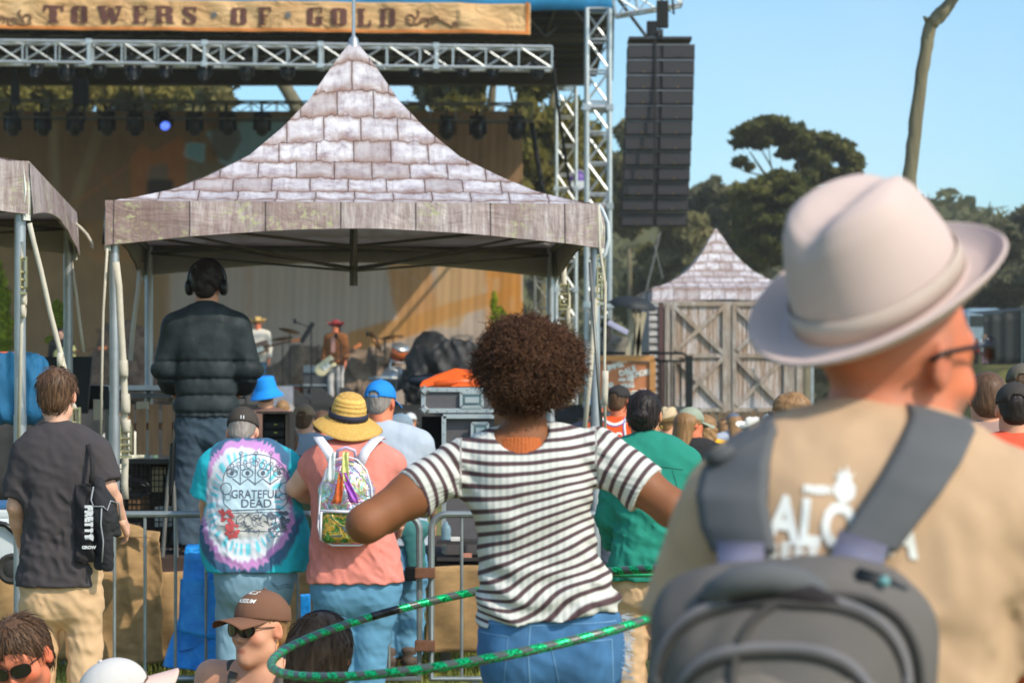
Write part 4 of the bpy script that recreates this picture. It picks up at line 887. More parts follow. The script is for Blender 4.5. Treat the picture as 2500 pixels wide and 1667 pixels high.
def shirt(I, mat, hem=None, sleeve=.6, fit=.012, amp=.005, colf=None, attf=None, disp=None, name='shirt', zmax=.81, collar=True, h=None, sl_fit=None, seed=1, strap=False, hemdir=(0, 0, -1), f=16):
    J, H, bw = I['J'], I['H'], I['bw']; hem = hem if hem is not None else .47*H; sl_fit = fit if sl_fit is None else sl_fit
    pr = torso(J, H, bw, fit, .46, zmax, I['belly'], I['hipw']*1.02); nk = J['neck']; g = bw**.7
    if not strap:
        for s in 'LR':
            a, b, w = J['sh'+s], J['el'+s], J['wr'+s]; pr.append(cap(a, nk-np.array((0, 0, .012)), .037*H*g+fit*.6, .036*H+fit*.5, k=.05)); r0 = .036*H*g+sl_fit
            if sleeve <= 0: continue
            if sleeve <= 1: e = a+(b-a)*sleeve; pr.append(cap(a, e, r0, .031*H+sl_fit*1.5, k=.035, flat=True))
            else:
                e = b+(w-b)*(sleeve-1); pr += [cap(a, b, r0, .029*H+sl_fit, k=.04), cap(b, e, .029*H+sl_fit, .019*H+sl_fit, k=.03, flat=True)]
        if collar:
            nd = (J['head']-nk); nd = nd/np.linalg.norm(nd); pr.append(cap(nk-nd*.03, nk+nd*(.03 if collar is True else collar), .04*H+fit*.4, .034*H+.006, k=.02, flat=True))
    else:
        for s in 'LR': pr.append(cap(J['sh'+s]*.55+nk*.45, J['chest']*.5+J['sh'+s]*.5, .032*H, .04*H, k=.03))
    pr.append(cut((0, 0, hem), hemdir))
    d_ = disp or (folds(amp, f*1.7, seed, z0=hem+.12*H, zr=.16*H, aniso=(1.1, 1, 1.5)) if amp else None)
    return blob(name, pr, h or I['h'], mat, I['root'], d_, colf, attf, it=1)
def trousers(I, mat, length=1., fit=.012, amp=.006, name='trousers', top=.575, h=None, seed=5, colf=None, cuff=0.):
    J, H, bw = I['J'], I['H'], I['bw']; pr = torso(J, H, bw*.97, fit*.8, .475, top, I['belly']*.7, I['hipw'], k=.05); g = bw**.7
    for s in 'LR':
        a, k_, an = J['hip'+s], J['knee'+s], J['ank'+s]
        m_ = a*.5+k_*.5; pr += [cap(a, m_, .05*H*g+fit, .043*H*g+fit, k=.03), cap(m_, k_, .043*H*g+fit, .036*H*g+fit, k=.03)]
        if length > .5: e = k_+(an-k_)*(length-.5)*2; pr.append(cap(k_, e, .036*H*g+fit, .03*H+fit*1.3, k=.03, flat=True))
    pr.append(cut((0, 0, top*H+.005), (0, 0, 1))) if abs(J['pelvis'][2]-.53*H) < .05 else None
    d_ = folds(amp*1.05, 19, seed, aniso=(1.0, 1, 1.5)) if amp else None
    o = blob(name, pr, h or I['h'], mat, I['root'], d_, colf, it=1)
    for s in 'LR':
        an = J['ank'+s]
        blob('shoe', [cap(an+np.array((0, -.04, -.045)), an+np.array((0, .13, -.055)), .038, .034, (1.1, 1, .9), k=.03), cap(an, an+np.array((0, 0, -.04)), .04, .04, k=.03), cut((0, 0, .004), (0, 0, -1))] if an[2] < .2 else
             [cap(an+np.array((0, -.04, -.045)), an+np.array((0, .13, -.055)), .038, .034, k=.03), cap(an, an+np.array((0, 0, -.04)), .04, .04, k=.03)], max(.009, I['h']), M('shoe_leather', c(84, 64, 48), .7, var=.3), I['root'])
    return o
def on_head(I, o):
    o.parent = I['root']; o.location = I['HC']; o.rotation_euler = I['RH'].to_euler(); o.scale = (I['hs'],)*3; return o
def strandy(amp, f=60, axis=(0, 0, 1), seed=3):
    def fn(X):
        r_ = np.arctan2(X[..., 0], X[..., 1]+.01); ph = X[..., 2]*12
        return amp*(np.sin(r_*26+1.8*np.sin(X[..., 2]*35+r_*3)+ph*.2)*.6+np.sin(r_*57+2*np.sin(X[..., 2]*50))*.5)
    return fn
def hairmat(name, a, b):
    if name in _M: return _M[name]
    t = NT(name); v = t.coords((30, 30, 2.4)); f = t.noise(v, 3, 6, .7, .4); o = t.ramp(f, [(.3, a), (.7, b)]); t.l(o, t.b.inputs['Base Color'])
    t.b.inputs['Roughness'].default_value = .5; t.b.inputs['Specular IOR Level'].default_value = .3; t.bump(f, .6, .004); _M[name] = t.m; return t.m
HM = dict(brown=hairmat('brown_hair', c(58, 38, 26), c(120, 88, 64)), dark=hairmat('dark_hair', c(18, 14, 14), c(52, 40, 36)), grey=hairmat('grey_hair', c(110, 98, 92), c(170, 160, 152)), fair=hairmat('light_brown_hair', c(110, 76, 46), c(176, 134, 90)), afro=hairmat('curly_hair', c(44, 26, 18), c(124, 82, 54)))
def strands(root_me, n, ln, seed, rr=.0016, zc=.03, gr=(0, 0, -1), spread=.25):
    """fine hair locks lying over a hair shell, added to its mesh data"""
def hair(I, kind='short', col='brown', h=None, seed=0, locks=0):
    h = h or min(I['h'], .008); pr = []; name = 'hair'
    if kind == 'short': pr = [ell((0, -.016, .036), (.084, .104, .092), .02), ell((0, -.055, -.03), (.066, .045, .052), .03), sub(ell((0, .1, -.035), (.075, .085, .085), .02), .02), sub(ell((.088, .0, -.02), (.02, .03, .035)), .01), sub(ell((-.088, .0, -.02), (.02, .03, .035)), .01)]
    if kind == 'crop': pr = [ell((0, -.014, .03), (.0775, .097, .088), .02), ell((0, -.06, -.035), (.058, .034, .04), .03), sub(ell((0, .1, -.03), (.075, .1, .085), .02), .02)]
    if kind == 'nape': pr = [ell((0, -.045, -.02), (.074, .06, .05), .03), sub(ell((0, .06, -.03), (.09, .08, .09)), .02)]
    if kind == 'mop': pr = [ell((0, -.014, .035), (.09, .11, .095), .03), ell((0, -.05, -.035), (.08, .06, .062), .04), ell((-.06, .03, .03), (.034, .05, .05), .03), ell((.06, .03, .03), (.034, .05, .05), .03), sub(ell((0, .115, -.045), (.07, .08, .085), .02), .02)]
    if kind == 'bun': pr = [ell((0, -.014, .034), (.083, .102, .092), .02), ell((0, -.055, -.03), (.07, .048, .055), .03), ell((.01, -.118, -.012), (.036, .03, .033), .012), sub(ell((0, .1, -.03), (.07, .085, .085), .02), .02)]
    if kind == 'long': pr = [ell((0, -.016, .034), (.086, .104, .092), .02), cap((-.03, -.06, .0), (-.04, -.085, -.2), .06, .05, k=.04), cap((.03, -.06, .0), (.04, -.085, -.22), .06, .045, k=.04), cap((0, -.07, .0), (0, -.1, -.27), .06, .035, k=.04), sub(ell((0, .11, -.03), (.07, .085, .09), .02), .02)]
    if kind == 'curly': pr = [ell((0, -.02, .03), (.09, .11, .09), .02)]+[ell((.075*math.cos(a), -.03-.06*abs(math.sin(a)), z), (.035, .035, .035), .015) for a in np.linspace(3.3, 6.1, 7) for z in (-.02, -.06, -.1)]+[sub(ell((0, .11, -.03), (.07, .085, .09), .02), .02)]
    dp = strandy(.0022) if kind != 'curly' else (lambda X: .007*nz(X, 75, seed))
    o = blob('hair', pr, h, HM[col], None, dp, it=1)
    if locks:
        V = np.array([v.co for v in o.data.vertices]); N = np.array([v.normal for v in o.data.vertices]); r_ = np.random.RandomState(seed+9); m = MB(); k = 0
        while k < locks:
            i = r_.randint(len(V)); p = Vector(V[i]); nn = Vector(N[i]); k += 1
            dn = Vector((0, -.15, -1)) if kind != 'mop' else Vector((r_.uniform(-.4, .4), -.2, -1)); tg = (dn-nn*dn.dot(nn)); tg = tg.normalized() if tg.length > .1 else Vector((r_.normal(), r_.normal(), 0)).normalized()
            ln = r_.uniform(.025, .06); pts = [p+tg*(ln*q)+nn*(.001+.006*math.sin(q*3.0)*r_.uniform(.4, 1))+Vector((r_.normal(), r_.normal(), 0))*.0022*q for q in (0, .33, .66, 1)]
            m.tube(pts, [.0012, .0014, .0011, .0003], 3)
        b = len(o.data.vertices); bm = bmesh.new(); bm.from_mesh(o.data); vs = [bm.verts.new(v) for v in m.V]
        for f_ in m.Fc: 
            fa = bm.faces.new([vs[i] for i in f_]); fa.smooth = True
        bm.to_mesh(o.data); bm.free()
    return on_head(I, o)
def ballcap(I, mat, turn=0., gap=True, brim=True, tilt=-6, hgt=.088, brimlen=.075, under=None, h=None, back=False):
    pr = [ell((0, -.012, .042), (.0865, .107, hgt), .01), cut((0, 0, .028), (0, .0, -1)), sub(ell((0, -.012, .02), (.079, .099, .085)), .002)]
    if gap: pr.append(sub(ell((0, -.118, .038), (.034, .04, .021)), .004))
    dp = lambda X: -.0016*np.exp(-(np.minimum(np.abs(np.sin(3*np.arctan2(X[..., 0], X[..., 1]+.012))), 1)/.09)**2)
    o = blob('cap', pr, h or .0055, mat, None, dp, it=1)
    if gap: MB().tube([(.036*math.cos(a), -.1085+.018*abs(math.cos(a))**2, .029) for a in np.linspace(0, math.pi, 9)], .005, 6).build('strap', mat, o, True)
    MB().lathe([(0, .006), (.006, .004), (.008, 0)], (0, -.012, .042+hgt), 10).build('button', mat, o, True)
    if brim:
        b = MB().sheet(lambda u, v: ((.078+.004*math.sin(v*3.14))*math.sin((u-.5)*2.3)*(1-.08*v), (.098*math.cos((u-.5)*2.3)-.012)*(1-v)+v*(.048+brimlen+.07*math.cos((u-.5)*2.2)), .034-.018*v-.020*((u-.5)*2)**2*(.4+v)), 22, 8, .003)
        b.build('brim', under or mat, o, True)
    on_head(I, o); o.rotation_euler = (I['RH'] @ Matrix.Rotation(R(turn), 3, 'Z') @ Matrix.Rotation(R(tilt), 3, 'X')).to_euler(); return o
def hat(I, prof, mat, crown_sx=.85, name='hat', tilt=(0, 0), dz=.045, band=None, brimfn=None, n=56, yaw=0, bandz=(.0, .03), bandr=.1, t=.003, hk_=1.):
    """prof: (radius, height) from crown top out to the brim edge"""
    m = MB(); V = []; Fc = []; q = len(prof)
    def pt(r_, z, a):
        x = r_*math.cos(a)*(crown_sx if r_ < .12 else crown_sx+(1-crown_sx)*min(1, (r_-.12)/.06)*.4); y = r_*math.sin(a)
        if brimfn: x, y, z = brimfn(x, y, z, r_, a)
        return (x, y, z)
    dense = []
    for i in range(q-1):
        for s in range(3): dense.append((prof[i][0]+(prof[i+1][0]-prof[i][0])*s/3, prof[i][1]+(prof[i+1][1]-prof[i][1])*s/3))
    dense.append(prof[-1])
    for r_, z in dense:
        for k in range(n): V.append(pt(r_, z, 2*math.pi*k/n))
    for i in range(len(dense)-1):
        for k in range(n): Fc.append((i*n+k, (i+1)*n+k, (i+1)*n+(k+1) % n, i*n+(k+1) % n))
    m.add(V, Fc); o = m.build(name, mat, None, True); sm = o.modifiers.new('thickness', 'SOLIDIFY'); sm.thickness = t; sm.offset = -1
    if band:
        b = MB(); V = []; Fc = []
        for r_, z in ((bandr+.0025, bandz[0]), (bandr-.002+.0025, bandz[1])):
            for k in range(n): V.append(pt(r_, z, 2*math.pi*k/n))
        for k in range(n): Fc.append((k, (k+1) % n, n+(k+1) % n, n+k))
        bo = b.add(V, Fc).build('hat_band', band, o, True); s2 = bo.modifiers.new('thickness', 'SOLIDIFY'); s2.thickness = .002; s2.offset = 1
    on_head(I, o); o.location = I['HC']+I['RH'] @ Vector((0, -.006, dz))*I['hs']; o.scale = (I['hs']*hk_,)*3
    o.rotation_euler = (I['RH'] @ Matrix.Rotation(R(yaw), 3, 'Z') @ Matrix.Rotation(R(tilt[0]), 3, 'X') @ Matrix.Rotation(R(tilt[1]), 3, 'Y')).to_euler(); return o
def shades(I, lens=(.027, .022), col=(14, 14, 18), wire=True, shape='round', dz=0.):
    fm = M('sunglass_frame', c(30, 26, 26), .3, .3); lm = M('sunglass_lens', c(*col), .08, var=.02, spec=.8, coat=.6)
    m = MB()
    for s in (-1, 1):
        m.tube([(s*.062, .080, .010+dz), (s*.076, .03, .008+dz), (s*.081, -.015, .004+dz)], .0018, 6)
    m.tube([(-.012, .101, .009+dz), (0, .106, .012+dz), (.012, .101, .009+dz)], .0016, 6)
    for s in (-1, 1):
        pts = []
        for k in range(20):
            a = 2*math.pi*k/20; e = .75 if shape == 'square' else 1; cx = math.copysign(abs(math.cos(a))**e, math.cos(a))*lens[0]; cz = math.copysign(abs(math.sin(a))**e, math.sin(a))*lens[1]
            if shape == 'round': cx *= 1-.12*(cz/lens[1])*-1*0
            pts.append((s*.034+cx, .107-abs(s*.034+cx)**2*5.5, .002+dz+cz))
        m.tube(pts, .0018, 5, closed=True)
    o = m.build('sunglasses', fm, None, True)
    for s in (-1, 1):
        V = [(s*.034, .1075-.034**2*5.5+.002, .002+dz)]; 
        for k in range(20):
            a = 2*math.pi*k/20; e = .75 if shape == 'square' else 1; cx = math.copysign(abs(math.cos(a))**e, math.cos(a))*lens[0]; cz = math.copysign(abs(math.sin(a))**e, math.sin(a))*lens[1]
            V.append((s*.034+cx, .107-abs(s*.034+cx)**2*5.5, .002+dz+cz))
        MB().add(V, [(0, 1+k, 1+(k+1) % 20) for k in range(20)]).build('lens', lm, o, True)
    return on_head(I, o)
def flat_onto(name, o, polys, mat, parent, y0=-1.2, off=.0025, fine=.012):
    tr_ = bvh(o); V = []; Fc = []
    for p in polys: Fc.append(tuple(range(len(V), len(V)+len(p)))); V += list(p)
    return project(name, V, Fc, tr_, mat, parent, off, y0, fine=fine)
def text_onto(name, o, s, size, xz, mat, parent, rot=0., bold=0., sx=1., y0=-1.2, fine=.01, spacing=1.):
    me = text_mesh(s, size, 0, bold, spacing=spacing); mm = Matrix.Rotation(R(rot), 3, 'Z') @ Matrix.Diagonal((sx, 1, 1)); V, Fc = me2(me, mm, xz)
    return project(name, V, Fc, bvh(o), mat, parent, .0028, y0, fine=fine)
def line2(pts, w):
    """flat stroke as quads in (x,z)"""
    out = []
    for (x0, z0), (x1, z1) in zip(pts[:-1], pts[1:]):
        dx, dz = x1-x0, z1-z0; L = math.hypot(dx, dz)+1e-9; nx, nz_ = -dz/L*w/2, dx/L*w/2
        out.append([(x0-nx, z0-nz_), (x1-nx, z1-nz_), (x1+nx, z1+nz_), (x0+nx, z0+nz_)])
    return out
# ------------------------------------------------------------------ woman in the striped tee with the hoop (6.6 m away)
D = 6.6; jean = M('blue_denim', c(68, 114, 158), .85, var=.34, scale=9, bump=.35, bscale=420, st=(1, 1, .6), bdist=.001)
X0 = .045
def wp(px, py, dy=0.): d = D+dy; p = P(px, py, d); return np.array((p.x-X0, dy, p.z))
J = stance(1.76, neck=wp(1278, 1075, .02), head=wp(1276, 930, .05), chest=wp(1292, 1190, .0), waist=wp(1315, 1360, .0), pelvis=wp(1345, 1500, .0), shL=wp(1118, 1136, -.0), shR=wp(1462, 1105, .02),
           elL=wp(893, 1278, -.12), elR=wp(1640, 1240, -.04), wrL=wp(1010, 1225, .16), wrR=wp(1760, 1290, .16), hipL=wp(1270, 1545), hipR=wp(1425, 1545), kneeL=wp(1275, 1900, .06), kneeR=wp(1425, 1900, .06), ankL=wp(1270, 2270), ankR=wp(1430, 2270))
t = NT('striped_rib_knit'); at = t.n('Attribute', attribute_name='uvw'); sp_ = t.n('SeparateXYZ'); t.l(at.outputs['Vector'], sp_.inputs[0])
mm = t.n('Math', operation='PINGPONG'); t.l(sp_.outputs[0], mm.inputs[0]); mm.inputs[1].default_value = .0142
st_ = t.ramp(mm.outputs[0], [(0, (1, 1, 1)), (.0039, (1, 1, 1)), (.0050, (0, 0, 0))]); o = t.mix(st_, c(208, 205, 198), c(82, 58, 62)); 
rb = t.n('Math', operation='SINE'); r2 = t.n('Math', operation='MULTIPLY'); t.l(sp_.outputs[1], r2.inputs[0]); r2.inputs[1].default_value = 330.; t.l(r2.outputs[0], rb.inputs[0])
t.l(o, t.b.inputs['Base Color']); t.b.inputs['Roughness'].default_value = .9; t.bump(rb.outputs[0], .3, .0018); stripem = t.m
Hh = 1.76
I = person('woman in a striped tee with dark curly hair, seen from behind inside a green hoop', (X0, D, 0), 0, Hh, J, .93, .007, 'brown', (-50, 8, 0), 1.08, fine=True, hands=(1, 1), neckr=.03, armr=1.18, hipw=1.13)
hoopw = I
def st_disp(X):
    x, y, z = X[..., 0], X[..., 1], X[..., 2]
    low = ss(1.22, 1.08, z); a = .0035*np.abs(nz(np.stack([x*.7, y, z*1.0-x*.35], -1), 26, 7))*1.2
    ring = .013*low*(.5+.5*np.sin(z*96+4.4*np.sin(x*11+1)+3.6*nz(X, 11, 3)))+.006*ss(1.3, 1.1, z)*nz(X*np.array((1, 1, 2.5)), 34, 8)
    ua = .006*np.exp(-((np.abs(x-X0*0)-.19)/.05)**2)*np.sin(x*90+z*120)
    diag = .008*np.exp(-((z-1.3)/.14)**2)*np.sin((z*46+np.abs(x+.02)*-30))
    return ring+ua*.6+diag*.6+a*.4
shLv, shRv, elLv, elRv = J['shL'], J['shR'], J['elL'], J['elR']
def st_att(V):
    x, y, z = V[:, 0], V[:, 1], V[:, 2]
    low = ss(1.25, 1.06, z)
    tors = z-(.07+.26*ss(1.48,1.25,z)*ss(1.0,1.15,z))*(x+.02)-.10*np.abs(x+.05)*ss(1.5, 1.25, z)-.55*(x-.02)**2*ss(1.1, 1.5, z)+low*(.020*np.sin(x*16+z*14)+.010*nz(V, 12, 5))+.003*nz(V, 22, 8)
    u = tors.copy(); r = x.copy()
    for a, b, s in ((shLv, elLv, -1), (shRv, elRv, 1)):
        d = b-a; L = np.linalg.norm(d); d = d/L; tt = (V-a) @ d; perp = np.linalg.norm(V-a-tt[:, None]*d, axis=1)
        m_ = ((x-a[0])*s > -.012+(z-a[2])*-.10) & (tt > -.08) & (perp < .12) & ((x-a[0])*s*1.0+(a[2]-z)*.05 > -.012)
        u[m_] = (tt+.10*(z-a[2]))[m_]*1.0+.2; r[m_] = (z-y)[m_]
    return np.stack([u, r, u*0], 1)
pr = torso(J, Hh, .91, .009, .49, .80, 0, 1.15, k=.05)
for s in 'LR':
    a, b = J['sh'+s], J['el'+s]; e = a+(b-a)*(.50 if s == 'L' else .66); pr += [cap(a, J['neck']-np.array((0, 0, .02)), .058, .056, k=.05), cap(a, e, .066, .071, k=.03, flat=True)]
nk = J['neck']; pr += [cap(nk-np.array((0, 0, .035)), nk+np.array((-.004, .0, .018)), .092, .074, k=.03, flat=True), sub(cap(nk+np.array((-.004, -.04, -.006)), nk+np.array((-.01, -.08, .07)), .068, .085), .006), cut(wp(1330, 1500), (.10, 0, -1))]
tee = blob('striped_shirt', pr, .006, stripem, I['root'], st_disp, None, st_att, it=1)
rust = M('rust_rib_knit', c(176, 92, 44), .85, var=.1, scale=20)
blob('rust_collar', [cap(nk+np.array((-.004, -.012, -.05)), nk+np.array((-.004, -.008, .004)), .099, .080, k=.02, flat=True)], .005, rust, I['root'], lambda X: .0022*np.sin(np.arctan2(X[..., 0]-nk[0], X[..., 1]-nk[1])*56), it=0)
MB().tube([Vector(nk)+Vector((.060*math.cos(a), .058*math.sin(a), .034+.004*math.sin(a))) for a in np.linspace(0, 2*math.pi, 30)[:-1]], .0014, 5, closed=True).build('necklace', M('necklace_cord', c(60, 40, 24), .4, .6), I['root'], True)
# shorts
pr = torso(J, Hh, .93, .002, .44, .575, 0, 1.2, k=.05)
for s in 'LR': pr.append(cap(J['hip'+s], J['hip'+s]*.62+J['knee'+s]*.38, .098, .1, k=.03, flat=True))
pr.append(cut(wp(1345, 1485), (.05, 0, 1)))
sh = blob('denim_shorts', pr, .007, jean, I['root'], folds(.004, 16, 5), it=1)
stm = M('denim_seam', c(104, 146, 184), .85)
wx = lambda px, py: (P(px, py, D-.1).x-X0, P(px, py, D-.1).z)
seams = line2([wx(1296, 1500), wx(1290, 1600), wx(1296, 1700)], .004)+line2([wx(1240, 1552), wx(1228, 1700)], .003)+line2([wx(1172, 1545), wx(1240, 1552)], .003)+line2([wx(1345, 1570), wx(1372, 1700)], .003)+line2([wx(1345, 1570), wx(1495, 1560)], .003)+line2([wx(1495, 1560), wx(1500, 1700)], .003)+line2([wx(1170, 1520), wx(1296, 1526), wx(1520, 1516)], .003)
flat_onto('seam', sh, seams, stm, sh, off=.0015)
fr = MB(); r = np.random.RandomState(2)
for k in range(120):
    z = r.uniform(-.1, .0); p = Vector(wp(1535, 1500+r.uniform(0, 160), r.uniform(-.05, .05))); fr.tube([p-Vector((.02, 0, 0)), p+Vector((r.uniform(.0, .018), r.uniform(-.01, .01), r.uniform(-.018, .01)))], .0006, 3)
fr.build('frayed_edge', M('frayed_threads', c(190, 205, 220), .9), sh)
# curls
core = blob('hair', [ell((0, -.02, .045), (.12, .13, .105), .03), ell((.05, -.02, .02), (.09, .11, .095), .03), ell((0, -.06, -.03), (.1, .08, .085), .03), sub(ell((0, .12, -.05), (.07, .085, .09)), .03), sub(ell((-.12, .03, -.09), (.072, .12, .072)), .02)], .008, HM['afro'], None, lambda X: .018*nz(X, 24, 3)+.011*nz(X, 55, 4), it=0)
V = np.array([v.co for v in core.data.vertices]); N = np.array([v.normal for v in core.data.vertices]); r = np.random.RandomState(4)
NC = 7200; idx = r.randint(0, len(V), NC); VV = []; FF = []; seg = 11
tt = np.linspace(0, 1, seg)
for k, i in enumerate(idx):
    p = V[i]; nn = N[i]+r.normal(size=3)*.35; nn /= np.linalg.norm(nn); a = np.cross(nn, r.normal(size=3)); a /= np.linalg.norm(a); b = np.cross(nn, a)
    ln = r.uniform(.010, .044)*(1.45 if nn[2] > .6 and r.rand() < .12 else 1); rad = r.uniform(.0035, .0085); tw = r.uniform(6, 14); ph = r.uniform(0, 6.28); rr_ = rad*(1-.3*tt)
    bend = np.array((r.normal()*.006, r.normal()*.006, -.007))
    cc = p+np.outer(tt*ln, nn)+np.outer(np.cos(ph+tw*tt)*rr_, a)+np.outer(np.sin(ph+tw*tt)*rr_, b)+np.outer(tt**2, bend); w = .00125*(1-.35*tt)
    dd = np.gradient(cc, axis=0); dd /= np.linalg.norm(dd, axis=1)[:, None]+1e-9; s1 = np.cross(dd, nn); s1 /= np.linalg.norm(s1, axis=1)[:, None]+1e-9; s2 = np.cross(dd, s1)
    ring = np.stack([cc+s1*w[:, None], cc+(-.5*s1+.87*s2)*w[:, None], cc+(-.5*s1-.87*s2)*w[:, None]], 1).reshape(-1, 3); o_ = k*seg*3; VV.append(ring)
    for q in range(seg-1):
        for e_ in range(3): FF.append((o_+q*3+e_, o_+q*3+(e_+1) % 3, o_+q*3+3+(e_+1) % 3, o_+q*3+3+e_))
VV = np.concatenate(VV); q0 = np.array([p.vertices[:] for p in core.data.polygons]); me = fast_mesh('hair', np.concatenate([V, VV]), np.concatenate([q0, np.array(FF)+len(V)])); me.materials.append(HM['afro']); core.data = me; on_head(I, core)
core.rotation_euler = (0, 0, R(-8)); core.scale = (.98, .98, .90); core.location = Vector(wp(1286, 905, .03))
# hoop
t = NT('hoop_tape'); at = t.n('Attribute', attribute_name='uvw'); sp_ = t.n('SeparateXYZ'); t.l(at.outputs['Vector'], sp_.inputs[0])
m1 = t.n('Math', operation='PINGPONG'); t.l(sp_.outputs[0], m1.inputs[0]); m1.inputs[1].default_value = .5
gm = t.ramp(m1.outputs[0], [(.20, (1, 1, 1)), (.25, (0, 0, 0))]); nn_ = t.n('TexNoise', i_Scale=160.0, i_Detail=2.0); t.l(t.coords(), nn_.inputs['Vector'])
gr_ = t.ramp(nn_.outputs['Fac'], [(.38, c(0, 104, 58)), (.6, c(20, 214, 130))]); o = t.mix(gm, gr_, c(84, 92, 86)); bt = t.n('Math', operation='COMPARE'); t.l(sp_.outputs[1], bt.inputs[0]); bt.inputs[1].default_value = 1.; bt.inputs[2].default_value = .5
o = t.mix(bt.outputs[0], o, c(26, 24, 28)); t.l(o, t.b.inputs['Base Color']); inv = t.n('Math', operation='SUBTRACT'); inv.inputs[0].default_value = 1.; t.l(gm, inv.inputs[1])
mt = t.n('Math', operation='MULTIPLY'); t.l(inv.outputs[0], mt.inputs[0]); mt.inputs[1].default_value = .5; t.l(mt.outputs[0], t.b.inputs['Metallic']); t.b.inputs['Roughness'].default_value = .3; t.bump(nn_.outputs['Fac'], .35, .003)
Hc = P(1205, 1512, 6.58); u_ = Vector((1, 0, (200/1100)*1.02)).normalized(); v_ = Vector((-.0, 1, .075)).normalized(); Rr = .612
nseg, ns = 400, 12; V = []; A = []; Fc = []; w_ = u_.cross(v_).normalized()
for i in range(nseg):
    a = 2*math.pi*i/nseg; ct = Hc+u_*math.cos(a)*Rr+v_*math.sin(a)*Rr; rad_ = (u_*math.cos(a)+v_*math.sin(a))
    for k in range(ns):
        b = 2*math.pi*k/ns; V.append(ct-Hc+(rad_*math.cos(b)+w_*math.sin(b))*.0125); s_ = i/nseg*62+k/ns
        A.append((s_, 1. if 131 < i < 142 else 0., 0))
    for k in range(ns):
        j = (i+1) % nseg; Fc.append((i*ns+k, i*ns+(k+1) % ns, j*ns+(k+1) % ns, j*ns+k))
me = fast_mesh('hoop', V, Fc); attr_vec(me, 'uvw', A); ho = link('hoop', me, t.m, None, Hc); tag(ho, 'green metallic hoop wound with grey tape, spinning round the waist of the woman in stripes', 'hoop')

# ------------------------------------------------------------------ man in the felt hat with the backpack (3.4 m away)
D = 3.4; X0 = .52
J = stance(1.86, neck=wp(2103, 1112, .02), head=wp(2186, 872, .07), chest=wp(2110, 1350, 0), waist=wp(2100, 1750, 0), pelvis=wp(2100, 2030, 0), shL=wp(1812, 1262, .0), shR=wp(2450, 1262, -.02), elL=wp(1668, 1620, .06), elR=wp(2560, 1650, .05),
           wrL=wp(1690, 1950, .25), wrR=wp(2500, 1950, .25), hipL=wp(1940, 2100), hipR=wp(2260, 2100), kneeL=wp(1930, 2780, .04), kneeR=wp(2280, 2780, .04), ankL=wp(1920, 3560), ankR=wp(2290, 3560))
I = person('man in a light felt hat and tan tee carrying a grey backpack', (X0, D, 0), 0, 1.86, J, 1.04, .009, 'red', (53, 0, 4), 1.27, ears=1.1, fine=True, hands=(1, 1), neckr=.046, stubble=(158, 128, 112), nape=(176, 118, 92))
hatman = I
tan = M('tan_cotton', c(192, 158, 126), .9, var=.1, scale=7, bump=.2, bscale=300, bdist=.001)
tee2 = shirt(I, tan, hem=.83, sleeve=.75, fit=.018, amp=.013, collar=.035, h=.010, seed=11, f=11, sl_fit=.018, name='tan_shirt')
trousers(I, M('charcoal_trousers', c(60, 60, 64), .9), h=.014)
wprint = M('white_print', c(236, 234, 228), .8)
wx = lambda px, py: (P(px, py, D-.13).x-X0, P(px, py, D-.13).z); y0_ = -1.2
text_onto('lettering', tee2, 'ALOHA', .083, wx(2058, 1290), wprint, tee2, -7, .0035, .70, spacing=1.02)
text_onto('lettering', tee2, 'BEER CO', .030, wx(1990, 1350), wprint, tee2, -4, .0012, .9, spacing=1.3)
text_onto('lettering', tee2, 'FRESH', .014, wx(1998, 1196), wprint, tee2, -3, .001, 1.)
pa = [wx(2064+26*math.cos(a), 1196+30*math.sin(a)) for a in np.linspace(0, 6.28, 17)[:-1]]
lf = [[wx(2052, 1172), wx(2040, 1156), wx(2056, 1162)], [wx(2052, 1170), wx(2056, 1142), wx(2066, 1160)], [wx(2060, 1168), wx(2074, 1136), wx(2078, 1162)], [wx(2070, 1170), wx(2092, 1152), wx(2082, 1168)], [wx(2050, 1176), wx(2054, 1156), wx(2078, 1156), wx(2080, 1176)]]
flat_onto('emblem', tee2, [pa]+lf, wprint, tee2)
felt = M('cream_felt', c(202, 178, 170), .95, var=.05, scale=5, bump=.15, bscale=300, bdist=.001); feltb = M('felt_band', c(188, 168, 155), .85)
def fed(x, y, z, r_, a):
    if z > .055:   # pinched, creased crown
        k_ = (z-.055)/.085; x *= 1-.26*k_*ss(-.02, .10, y)-.06*k_; z -= .020*math.exp(-(x/.026)**2)*k_
        y *= 1-.05*k_
    if r_ > .112: e = (r_-.112)/.085; z += .030*e*e*(math.cos(a)**2)+.012*e*e-.010*e*(math.sin(a) > 0)*math.sin(a)
    return x, y, z
ht = hat(I, [(0, .150), (.03, .152), (.06, .150), (.084, .140), (.097, .118), (.105, .085), (.112, .04), (.1155, .004), (.120, -.001), (.14, -.003), (.15, -.001), (.163, .004), (.170, .008)], felt, .86, 'felt_hat', tilt=(33, 3), dz=.058, band=feltb, brimfn=fed, bandz=(.006, .034), bandr=.1155, t=.005, n=72)
MB().tube([(.078, .078, .020), (.087, .02, .014), (.090, -.02, .008), (.086, -.035, .0)], .003, 6).box((.058, .090, .014), (.035, .006, .026), rot=(0, 0, R(-32))).build('glasses', blk_gloss, ht, True)
ht.location = ht.location+Vector((-.020, 0, .012)); ht.scale = (1.17,)*3
gl = [q for q in kids(ht) if q.name.startswith('glasses')][0]; gl.parent = I['root']; on_head(I, gl)
